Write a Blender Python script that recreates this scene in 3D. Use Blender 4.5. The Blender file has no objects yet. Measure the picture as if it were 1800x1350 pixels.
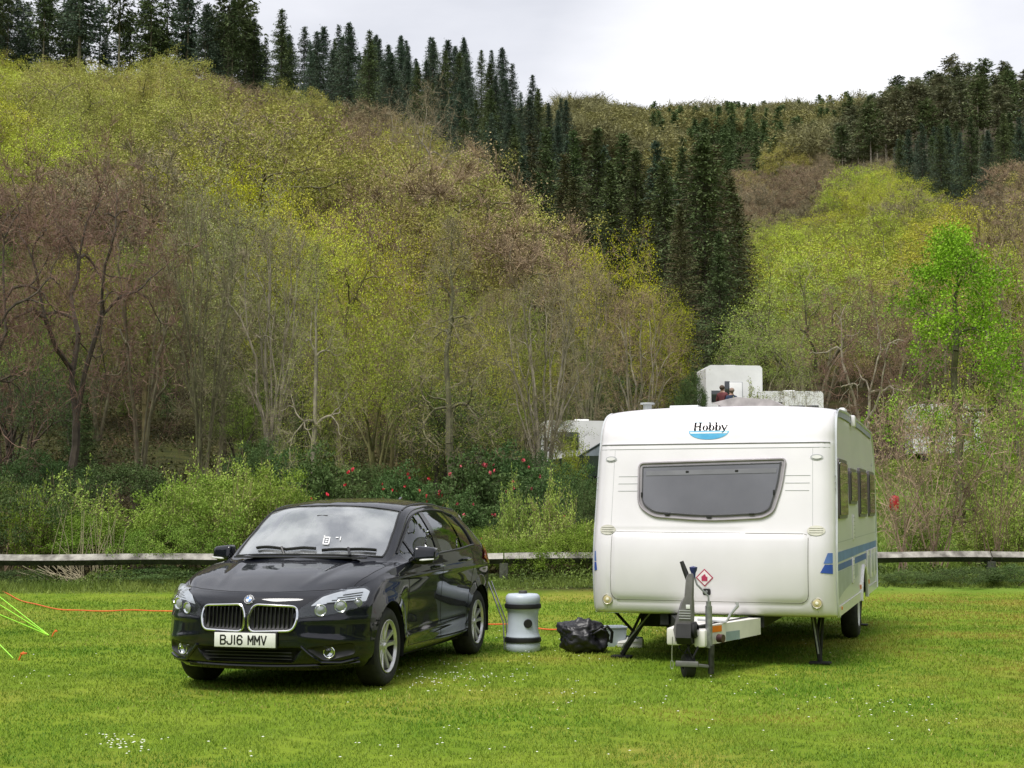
import bpy, bmesh, math, random
import numpy as np
from mathutils import Vector, Matrix, noise
from mathutils.bvhtree import BVHTree

# ------------------------------------------------------------------ camera, sky, sun, exposure
scene = bpy.context.scene
F_PX, HORIZON, EYE = 2540.0, 891.5, 1.47          # focal length in pixels of the 1800 px wide photo, horizon row, eye height
cam_data = bpy.data.cameras.new("camera")
cam = bpy.data.objects.new("camera", cam_data)
scene.collection.objects.link(cam)
cam.location = (0, 0, EYE)
PITCH = math.atan((HORIZON - 675) / F_PX)
cam.rotation_euler = (math.pi / 2 + PITCH, 0, 0)
cam_data.sensor_width = 36
cam_data.lens = F_PX / 1800 * 36
cam_data.clip_start = 0.1
cam_data.clip_end = 6000
scene.camera = cam

SUN_EL, SUN_AZ = math.radians(63), math.radians(214)     # soft high sun behind the camera, a little to the left
world = bpy.data.worlds.new("World")
scene.world = world
world.use_nodes = True
wn, wl = world.node_tree.nodes, world.node_tree.links
for n in list(wn): wn.remove(n)
w_out = wn.new("ShaderNodeOutputWorld")
w_bg = wn.new("ShaderNodeBackground")
w_sky = wn.new("ShaderNodeTexSky")
w_sky.sky_type = 'NISHITA'
w_sky.sun_disc = False
w_sky.sun_elevation = SUN_EL
w_sky.sun_rotation = SUN_AZ
w_sky.air_density = 1.2
w_sky.dust_density = 3.0
w_bg.inputs['Strength'].default_value = 0.1
# overcast: a cloud sheet mixed over the sky texture, brightest in a gap low over the far ridge
w_tc = wn.new("ShaderNodeTexCoord")
w_map = wn.new("ShaderNodeMapping"); w_map.inputs['Scale'].default_value = (1.0, 1.0, 3.2)
w_noise = wn.new("ShaderNodeTexNoise"); w_noise.inputs['Scale'].default_value = 2.6
w_noise.inputs['Detail'].default_value = 6; w_noise.inputs['Roughness'].default_value = 0.55
w_ramp = wn.new("ShaderNodeValToRGB")
w_ramp.color_ramp.elements[0].position = 0.32; w_ramp.color_ramp.elements[0].color = (4.5, 4.6, 5.0, 1)
w_ramp.color_ramp.elements[1].position = 0.68; w_ramp.color_ramp.elements[1].color = (6.3, 6.3, 6.6, 1)
w_dot = wn.new("ShaderNodeVectorMath"); w_dot.operation = 'DOT_PRODUCT'
gap = Vector((0.165, 0.95, 0.262)).normalized()
w_dot.inputs[1].default_value = gap
w_gr = wn.new("ShaderNodeValToRGB")
w_gr.color_ramp.elements[0].position = 0.988; w_gr.color_ramp.elements[0].color = (0, 0, 0, 1)
w_gr.color_ramp.elements[1].position = 1.0; w_gr.color_ramp.elements[1].color = (2.0, 1.9, 1.7, 1)
w_add = wn.new("ShaderNodeMixRGB"); w_add.blend_type = 'ADD'; w_add.inputs[0].default_value = 1
w_mix = wn.new("ShaderNodeMixRGB"); w_mix.inputs[0].default_value = 0.93
w_norm = wn.new("ShaderNodeVectorMath"); w_norm.operation = 'NORMALIZE'
wl.new(w_tc.outputs['Generated'], w_map.inputs['Vector'])
wl.new(w_map.outputs['Vector'], w_noise.inputs['Vector'])
wl.new(w_noise.outputs['Fac'], w_ramp.inputs['Fac'])
wl.new(w_tc.outputs['Generated'], w_norm.inputs[0])
wl.new(w_norm.outputs['Vector'], w_dot.inputs[0])
wl.new(w_dot.outputs['Value'], w_gr.inputs['Fac'])
wl.new(w_ramp.outputs['Color'], w_add.inputs[1])
wl.new(w_gr.outputs['Color'], w_add.inputs[2])
wl.new(w_sky.outputs['Color'], w_mix.inputs[1])
wl.new(w_add.outputs['Color'], w_mix.inputs[2])
wl.new(w_mix.outputs['Color'], w_bg.inputs['Color'])
wl.new(w_bg.outputs['Background'], w_out.inputs['Surface'])

sun_data = bpy.data.lights.new("sun", 'SUN')
sun_data.energy = 2.1
sun_data.angle = math.radians(24)
sun_data.color = (1.0, 0.97, 0.92)
sun = bpy.data.objects.new("sun", sun_data)
scene.collection.objects.link(sun)
# sun_rotation of the sky is measured from +Y, clockwise seen from above
sd = Vector((math.sin(SUN_AZ) * math.cos(SUN_EL), math.cos(SUN_AZ) * math.cos(SUN_EL), math.sin(SUN_EL)))
sun.rotation_euler = sd.to_track_quat('Z', 'Y').to_euler()

scene.view_settings.view_transform = 'Standard'
scene.view_settings.look = 'None'
scene.view_settings.gamma = 1
scene.view_settings.exposure = 0.76
try:
    scene.cycles.max_bounces = 8
    scene.cycles.transparent_max_bounces = 12
    scene.cycles.use_denoising = True
except Exception:
    pass

C = scene.collection
PI = math.pi
R = math.radians

# ------------------------------------------------------------------ helpers
def px(u, Y):
    """ground x of picture column u at depth Y"""
    return (u - 900) / F_PX * Y
def pz(v, Y):
    """height of picture row v at depth Y"""
    return EYE + (HORIZON - v) / F_PX * Y

def tag(o, label=None, cat=None, group=None, kind=None):
    if label: o['label'] = label
    if cat: o['category'] = cat
    if group: o['group'] = group
    if kind: o['kind'] = kind
    return o

def empty(name, loc=(0, 0, 0), rz=0.0, label=None, cat=None, group=None):
    o = bpy.data.objects.new(name, None)
    C.objects.link(o)
    o.location = loc
    o.rotation_euler = (0, 0, rz)
    o.empty_display_size = 0.3
    return tag(o, label, cat, group)

def link_mesh(name, me, parent=None, loc=None):
    o = bpy.data.objects.new(name, me)
    C.objects.link(o)
    if parent: o.parent = parent
    if loc: o.location = loc
    return o

def N(nt, typ, **kw):
    n = nt.nodes.new(typ)
    for k, v in kw.items():
        if k in n.inputs.keys() if hasattr(n.inputs, 'keys') else False:
            n.inputs[k].default_value = v
        else:
            setattr(n, k, v)
    return n

MATS = {}
def mat(name, col, rough=0.6, metal=0.0, coat=0.0, var=0.12, scale=4.0, bump=0.0, bscale=40.0, col2=None,
        spec=0.5, coords='Object', sheen=0, objvar=0.0, islandvar=0.0, transl=0.0, emit=0.0):
    """procedural principled material: base colour broken up by noise, optional bump, per-object and per-leaf variation"""
    if name in MATS: return MATS[name]
    m = bpy.data.materials.new(name)
    m.use_nodes = True
    nt = m.node_tree
    b = nt.nodes['Principled BSDF']
    out = nt.nodes['Material Output']
    L = nt.links
    tc = nt.nodes.new('ShaderNodeTexCoord')
    no = nt.nodes.new('ShaderNodeTexNoise')
    no.inputs['Scale'].default_value = scale
    no.inputs['Detail'].default_value = 5
    L.new(tc.outputs[coords], no.inputs['Vector'])
    rp = nt.nodes.new('ShaderNodeValToRGB')
    c1 = tuple(max(0, c * (1 - var)) for c in col)
    c2 = col2 if col2 else tuple(c * (1 + var) for c in col)
    rp.color_ramp.elements[0].position = 0.35; rp.color_ramp.elements[0].color = (*c1, 1)
    rp.color_ramp.elements[1].position = 0.65; rp.color_ramp.elements[1].color = (*c2, 1)
    L.new(no.outputs['Fac'], rp.inputs['Fac'])
    cur = rp.outputs['Color']
    if objvar or islandvar:
        hs = nt.nodes.new('ShaderNodeHueSaturation')
        L.new(cur, hs.inputs['Color'])
        if objvar:
            oi = nt.nodes.new('ShaderNodeObjectInfo')
            mr = nt.nodes.new('ShaderNodeMapRange')
            mr.inputs['To Min'].default_value = 1 - objvar; mr.inputs['To Max'].default_value = 1 + objvar
            L.new(oi.outputs['Random'], mr.inputs['Value'])
            L.new(mr.outputs['Result'], hs.inputs['Value'])
            m2 = nt.nodes.new('ShaderNodeMath'); m2.operation = 'MULTIPLY'; m2.inputs[1].default_value = 7.31
            m3 = nt.nodes.new('ShaderNodeMath'); m3.operation = 'FRACT'
            mr2 = nt.nodes.new('ShaderNodeMapRange')
            mr2.inputs['To Min'].default_value = 0.5 - objvar * 0.09; mr2.inputs['To Max'].default_value = 0.5 + objvar * 0.09
            L.new(oi.outputs['Random'], m2.inputs[0]); L.new(m2.outputs[0], m3.inputs[0])
            L.new(m3.outputs[0], mr2.inputs['Value']); L.new(mr2.outputs['Result'], hs.inputs['Hue'])
        cur = hs.outputs['Color']
        if islandvar:
            at = nt.nodes.new('ShaderNodeAttribute'); at.attribute_name = 'rnd'
            mr = nt.nodes.new('ShaderNodeMapRange')
            mr.inputs['To Min'].default_value = 1 - islandvar; mr.inputs['To Max'].default_value = 1 + islandvar
            L.new(at.outputs['Fac'], mr.inputs['Value'])
            h2 = nt.nodes.new('ShaderNodeHueSaturation')
            L.new(cur, h2.inputs['Color']); L.new(mr.outputs['Result'], h2.inputs['Value'])
            cur = h2.outputs['Color']
    L.new(cur, b.inputs['Base Color'])
    b.inputs['Roughness'].default_value = rough
    b.inputs['Metallic'].default_value = metal
    b.inputs['Specular IOR Level'].default_value = spec
    if coat:
        b.inputs['Coat Weight'].default_value = coat
        b.inputs['Coat Roughness'].default_value = 0.03
    if bump:
        n2 = nt.nodes.new('ShaderNodeTexNoise'); n2.inputs['Scale'].default_value = bscale
        n2.inputs['Detail'].default_value = 6
        L.new(tc.outputs[coords], n2.inputs['Vector'])
        bp = nt.nodes.new('ShaderNodeBump'); bp.inputs['Strength'].default_value = bump
        bp.inputs['Distance'].default_value = 0.02
        L.new(n2.outputs['Fac'], bp.inputs['Height'])
        L.new(bp.outputs['Normal'], b.inputs['Normal'])
    if transl:
        tr = nt.nodes.new('ShaderNodeBsdfTranslucent')
        mx = nt.nodes.new('ShaderNodeMixShader'); mx.inputs[0].default_value = transl
        L.new(cur, tr.inputs['Color'])
        L.new(b.outputs[0], mx.inputs[1]); L.new(tr.outputs[0], mx.inputs[2])
        L.new(mx.outputs[0], out.inputs['Surface'])
    if emit:
        L.new(cur, b.inputs['Emission Color'])
        b.inputs['Emission Strength'].default_value = emit
    MATS[name] = m
    return m

def glass_mat(name, tint=(0.5, 0.55, 0.55), refl=1.9, rough=0.02, sky_mottle=0.0):
    if name in MATS: return MATS[name]
    m = bpy.data.materials.new(name); m.use_nodes = True
    nt = m.node_tree; L = nt.links
    nt.nodes.remove(nt.nodes['Principled BSDF'])
    out = nt.nodes['Material Output']
    tr = nt.nodes.new('ShaderNodeBsdfTransparent'); tr.inputs[0].default_value = (*tint, 1)
    gl = nt.nodes.new('ShaderNodeBsdfGlossy'); gl.inputs['Roughness'].default_value = rough
    gl.inputs['Color'].default_value = (0.95, 0.98, 1, 1)
    # Schlick reflectance that is the same from both sides of the thin sheet
    f0 = ((refl - 1) / (refl + 1)) ** 2 * 1.6
    lw = nt.nodes.new('ShaderNodeLayerWeight'); lw.inputs['Blend'].default_value = .5
    pw = nt.nodes.new('ShaderNodeMath'); pw.operation = 'POWER'; pw.inputs[1].default_value = 4.0
    fr = nt.nodes.new('ShaderNodeMath'); fr.operation = 'MULTIPLY_ADD'; fr.use_clamp = True
    fr.inputs[1].default_value = 1 - f0; fr.inputs[2].default_value = f0
    L.new(lw.outputs['Facing'], pw.inputs[0]); L.new(pw.outputs[0], fr.inputs[0])
    mx = nt.nodes.new('ShaderNodeMixShader')
    L.new(fr.outputs[0], mx.inputs[0]); L.new(tr.outputs[0], mx.inputs[1]); L.new(gl.outputs[0], mx.inputs[2])
    cur = mx.outputs[0]
    if sky_mottle:  # pale patchy film paints a broken sky reflection into the glass
        df = nt.nodes.new('ShaderNodeBsdfDiffuse'); df.inputs[0].default_value = (0.55, 0.57, 0.58, 1)
        tc = nt.nodes.new('ShaderNodeTexCoord'); no = nt.nodes.new('ShaderNodeTexNoise'); no.inputs['Scale'].default_value = 3.2
        no.inputs['Detail'].default_value = 4
        L.new(tc.outputs['Object'], no.inputs['Vector'])
        mu = nt.nodes.new('ShaderNodeMapRange'); mu.inputs['From Min'].default_value = .38; mu.inputs['From Max'].default_value = .66
        mu.inputs['To Min'].default_value = sky_mottle * .3; mu.inputs['To Max'].default_value = sky_mottle * 2.2
        L.new(no.outputs['Fac'], mu.inputs['Value'])
        m2 = nt.nodes.new('ShaderNodeMixShader')
        L.new(mu.outputs[0], m2.inputs[0]); L.new(cur, m2.inputs[1]); L.new(df.outputs[0], m2.inputs[2])
        cur = m2.outputs[0]
    L.new(cur, out.inputs['Surface'])
    MATS[name] = m
    return m

class MB:
    """collects shapes and links them as one mesh object"""
    def __init__(self):
        self.v = []; self.f = []; self.m = []; self.cur = 0
    def add(self, verts, faces):
        o = len(self.v)
        self.v.extend([tuple(p) for p in verts])
        for f in faces:
            self.f.append(tuple(i + o for i in f)); self.m.append(self.cur)
        return self
    def box(self, c, s, rz=0.0, rx=0.0, ry=0.0, bevel=0.0, taper=1.0):
        hx, hy, hz = s[0] / 2, s[1] / 2, s[2] / 2
        M = Matrix.Translation(Vector(c)) @ Matrix.Rotation(rz, 4, 'Z') @ Matrix.Rotation(ry, 4, 'Y') @ Matrix.Rotation(rx, 4, 'X')
        if bevel <= 0:
            pts = [(-hx, -hy, -hz), (hx, -hy, -hz), (hx, hy, -hz), (-hx, hy, -hz)] + [(x * taper, y * taper, hz) for x, y in ((-hx, -hy), (hx, -hy), (hx, hy), (-hx, hy))]
            fs = [(0, 3, 2, 1), (4, 5, 6, 7), (0, 1, 5, 4), (1, 2, 6, 5), (2, 3, 7, 6), (3, 0, 4, 7)]
            self.add([M @ Vector(p) for p in pts], fs)
        else:
            bm = bmesh.new()
            bmesh.ops.create_cube(bm, size=1)
            for v in bm.verts:
                t = taper if v.co.z > 0 else 1
                v.co = Vector((v.co.x * s[0] * t, v.co.y * s[1] * t, v.co.z * s[2]))
            bmesh.ops.bevel(bm, geom=bm.edges[:], offset=bevel, segments=2, affect='EDGES', profile=0.5)
            bm.verts.index_update()
            self.add([M @ v.co for v in bm.verts], [[v.index for v in f.verts] for f in bm.faces])
            bm.free()
        return self
    def tube(self, pts, rad, n=8, cap=True, closed=False):
        pts = [Vector(p) for p in pts]
        if not hasattr(rad, '__len__'): rad = [rad] * len(pts)
        rings = []
        up0 = None
        for i, p in enumerate(pts):
            a = pts[i - 1] if i > 0 else (pts[-1] if closed else p)
            b = pts[i + 1] if i < len(pts) - 1 else (pts[0] if closed else p)
            d = (b - a)
            d = d.normalized() if d.length > 1e-9 else Vector((0, 0, 1))
            if up0 is None:
                up0 = Vector((0, 0, 1)) if abs(d.z) < 0.9 else Vector((1, 0, 0))
            x = up0 - d * up0.dot(d)
            x = x.normalized() if x.length > 1e-6 else d.orthogonal().normalized()
            up0 = x
            y = d.cross(x)
            rings.append([p + (x * math.cos(2 * PI * k / n) + y * math.sin(2 * PI * k / n)) * rad[i] for k in range(n)])
        vs = [q for r in rings for q in r]
        fs = []
        m = len(rings)
        for i in range(m if closed else m - 1):
            j = (i + 1) % m
            for k in range(n):
                fs.append((i * n + k, i * n + (k + 1) % n, j * n + (k + 1) % n, j * n + k))
        if cap and not closed:
            fs.append(tuple(range(n))[::-1]); fs.append(tuple((m - 1) * n + k for k in range(n)))
        return self.add(vs, fs)
    def lathe(self, prof, n=32, c=(0, 0, 0), axis='Z', cap=False):
        """prof: (radius, height) pairs"""
        vs = []
        for r, h in prof:
            for k in range(n):
                a = 2 * PI * k / n
                p = (r * math.cos(a), r * math.sin(a), h)
                if axis == 'Y': p = (p[0], h, p[1])
                elif axis == 'X': p = (h, p[0], p[1])
                vs.append((p[0] + c[0], p[1] + c[1], p[2] + c[2]))
        fs = []
        for i in range(len(prof) - 1):
            for k in range(n):
                fs.append((i * n + k, i * n + (k + 1) % n, (i + 1) * n + (k + 1) % n, (i + 1) * n + k))
        if cap:
            fs.append(tuple(range(n))); fs.append(tuple((len(prof) - 1) * n + k for k in range(n)))
        return self.add(vs, fs)
    def prism(self, poly, d0, d1, axis='Y'):
        """polygon in the plane across axis, extruded from d0 to d1"""
        n = len(poly)
        def P(a, b, d):
            return (a, d, b) if axis == 'Y' else ((d, a, b) if axis == 'X' else (a, b, d))
        vs = [P(a, b, d0) for a, b in poly] + [P(a, b, d1) for a, b in poly]
        fs = [tuple(range(n))[::-1], tuple(range(n, 2 * n))] + [(i, (i + 1) % n, n + (i + 1) % n, n + i) for i in range(n)]
        return self.add(vs, fs)
    def build(self, name, mats, parent=None, smooth=True, angle=40, recalc=True, M=None):
        me = bpy.data.meshes.new(name)
        vs = self.v
        if M is not None: vs = [tuple(M @ Vector(p)) for p in vs]
        me.from_pydata(vs, [], self.f)
        if not isinstance(mats, (list, tuple)): mats = [mats]
        for m in mats: me.materials.append(m)
        if len(mats) > 1: me.polygons.foreach_set('material_index', self.m)
        if recalc:
            bm = bmesh.new(); bm.from_mesh(me)
            bmesh.ops.recalc_face_normals(bm, faces=bm.faces[:]); bm.to_mesh(me); bm.free()
        if smooth:
            me.polygons.foreach_set('use_smooth', [True] * len(me.polygons))
            try: me.set_sharp_from_angle(angle=R(angle))
            except Exception: pass
        me.update()
        return link_mesh(name, me, parent)

def copy_tree(o, parent=None):
    c = o.copy(); C.objects.link(c)
    if parent: c.parent = parent
    for ch in list(o.children): copy_tree(ch, c)
    return c

def text_mesh(s, size=1.0, offset=0.0, depth=0.002, sx=1.0, align='CENTER'):
    cu = bpy.data.curves.new('lettering', 'FONT')
    cu.body = s; cu.size = size; cu.offset = offset; cu.extrude = depth
    cu.align_x = align; cu.align_y = 'CENTER'; cu.resolution_u = 4
    ob = bpy.data.objects.new('lettering', cu); C.objects.link(ob)
    bpy.context.view_layer.update()
    me = bpy.data.meshes.new_from_object(ob.evaluated_get(bpy.context.evaluated_depsgraph_get()))
    bpy.data.objects.remove(ob); bpy.data.curves.remove(cu)
    vs = [(v.co.x * sx, v.co.y, v.co.z) for v in me.vertices]
    fs = [tuple(p.vertices) for p in me.polygons]
    bpy.data.meshes.remove(me)
    return vs, fs

def crom(P, t):
    """Catmull-Rom through the points P at parameter t"""
    n = len(P) - 1
    i = min(max(int(t), 0), n - 1); f = t - i
    p1, p2 = P[i], P[i + 1]
    p0 = P[i - 1] if i > 0 else 2 * p1 - p2
    p3 = P[i + 2] if i + 2 <= n else 2 * p2 - p1
    return 0.5 * ((2 * p1) + (-p0 + p2) * f + (2 * p0 - 5 * p1 + 4 * p2 - p3) * f * f + (-p0 + 3 * p1 - 3 * p2 + p3) * f ** 3)

def grid_surface(G, su, sv):
    """interpolated dense grid from control grid G[i][j] (numpy, ni x nj x 3); su, sv samples per cell"""
    G = np.array(G, float)
    ni, nj = G.shape[:2]
    A = np.array([crom(G, t) for t in np.linspace(0, ni - 1, (ni - 1) * su + 1)])
    A = A.transpose(1, 0, 2)
    B = np.array([crom(A, t) for t in np.linspace(0, nj - 1, (nj - 1) * sv + 1)])
    return B.transpose(1, 0, 2)

def drape(bvh, poly, axis, off, step=0.04, start=3.0, mat_=None, name='patch', parent=None, thick=0.0, sgn=1, sm=True, org=None):
    """a patch with the outline poly laid on the surface: seen from axis 'X' (poly in y,z), 'Y' (x,z) or 'Z' (x,y)"""
    bm = bmesh.new()
    vs = [bm.verts.new((a, b, 0)) for a, b in poly]
    bm.faces.new(vs)
    xs = [p[0] for p in poly]; ys = [p[1] for p in poly]
    for k in range(int((max(xs) - min(xs)) / step)):
        bmesh.ops.bisect_plane(bm, geom=bm.verts[:] + bm.edges[:] + bm.faces[:], plane_co=(min(xs) + (k + 1) * step, 0, 0), plane_no=(1, 0, 0))
    for k in range(int((max(ys) - min(ys)) / step)):
        bmesh.ops.bisect_plane(bm, geom=bm.verts[:] + bm.edges[:] + bm.faces[:], plane_co=(0, min(ys) + (k + 1) * step, 0), plane_no=(0, 1, 0))
    last = None
    for v in bm.verts:
        a, b = v.co.x, v.co.y
        if axis == 'X': o = Vector((start * sgn, a, b)); d = Vector((-sgn, 0, 0))
        elif axis == 'Y': o = Vector((a, start * sgn, b)); d = Vector((0, -sgn, 0))
        else: o = Vector((a, b, start)); d = Vector((0, 0, -1))
        hit, nrm, idx, dist = bvh.ray_cast(o, d)
        if hit is None:
            hit, nrm, idx, dist = bvh.find_nearest(o)
        if nrm.dot(d) > 0: nrm = -nrm
        v.co = hit + nrm * off
    if thick:
        bmesh.ops.solidify(bm, geom=bm.faces[:], thickness=thick)
    bmesh.ops.recalc_face_normals(bm, faces=bm.faces[:])
    me = bpy.data.meshes.new(name); bm.to_mesh(me); bm.free()
    me.materials.append(mat_)
    if sm:
        me.polygons.foreach_set('use_smooth', [True] * len(me.polygons))
        try: me.set_sharp_from_angle(angle=R(50))
        except Exception: pass
    return link_mesh(name, me, parent)

def snap(bvh, pts, axis, off, sgn=1, start=3.0):
    out = []
    for a, b in pts:
        if axis == 'X': o = Vector((start * sgn, a, b)); d = Vector((-sgn, 0, 0))
        elif axis == 'Y': o = Vector((a, start * sgn, b)); d = Vector((0, -sgn, 0))
        else: o = Vector((a, b, start)); d = Vector((0, 0, -1))
        hit, nrm, idx, dist = bvh.ray_cast(o, d)
        if hit is None: continue
        if nrm.dot(d) > 0: nrm = -nrm
        out.append(hit + nrm * off)
    return out

def dense(pts, step=0.03, closed=False):
    out = []
    n = len(pts)
    for i in range(n if closed else n - 1):
        a, b = pts[i], pts[(i + 1) % n]
        L_ = math.dist(a, b); k = max(1, int(L_ / step))
        for j in range(k): out.append(tuple(a[q] + (b[q] - a[q]) * j / k for q in range(len(a))))
    if not closed: out.append(tuple(pts[-1]))
    return out

def rounded(poly, r, seg=5):
    """round the corners of a polygon"""
    out = []
    n = len(poly)
    for i in range(n):
        p = Vector(poly[i]); a = Vector(poly[i - 1]); b = Vector(poly[(i + 1) % n])
        ra = r[i] if hasattr(r, '__len__') else r
        da = (a - p); db = (b - p)
        rr = min(ra, da.length * 0.45, db.length * 0.45)
        p1 = p + da.normalized() * rr; p2 = p + db.normalized() * rr
        for k in range(seg + 1):
            t = k / seg
            q = p1 * (1 - t) ** 2 + p * 2 * t * (1 - t) + p2 * t * t
            out.append((q.x, q.y))
    return out

def ellipse(cx, cy, a, b, n=20, rot=0):
    return [(cx + a * math.cos(2 * PI * k / n) * math.cos(rot) - b * math.sin(2 * PI * k / n) * math.sin(rot),
             cy + a * math.cos(2 * PI * k / n) * math.sin(rot) + b * math.sin(2 * PI * k / n) * math.cos(rot)) for k in range(n)]

def offset_poly(poly, d):
    """move the outline outward by d (counter-clockwise or clockwise both work)"""
    area = sum(poly[i][0] * poly[(i + 1) % len(poly)][1] - poly[(i + 1) % len(poly)][0] * poly[i][1] for i in range(len(poly)))
    s = 1 if area > 0 else -1
    out = []
    n = len(poly)
    for i in range(n):
        a, p, b = Vector(poly[i - 1]), Vector(poly[i]), Vector(poly[(i + 1) % n])
        e1 = (p - a); e2 = (b - p)
        if e1.length < 1e-7: e1 = e2
        if e2.length < 1e-7: e2 = e1
        n1 = Vector((e1.y, -e1.x)).normalized(); n2 = Vector((e2.y, -e2.x)).normalized()
        nn = (n1 + n2)
        nn = nn.normalized() if nn.length > 1e-6 else n1
        k = 1 / max(0.5, nn.dot(n1))
        out.append((p.x + nn.x * d * s * k, p.y + nn.y * d * s * k))
    return out
# ------------------------------------------------------------------ the black car
def pip(x, y, poly):
    c = False; n = len(poly); j = n - 1
    for i in range(n):
        xi, yi = poly[i]; xj, yj = poly[j]
        if (yi > y) != (yj > y) and x < (xj - xi) * (y - yi) / (yj - yi) + xi: c = not c
        j = i
    return c
def pdist(x, y, poly):
    best = 9
    n = len(poly)
    for i in range(n):
        ax, ay = poly[i - 1]; bx, by = poly[i]
        dx, dy = bx - ax, by - ay; l2 = dx * dx + dy * dy
        t = 0 if l2 == 0 else max(0, min(1, ((x - ax) * dx + (y - ay) * dy) / l2))
        best = min(best, math.hypot(x - ax - t * dx, y - ay - t * dy))
    return best

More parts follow.
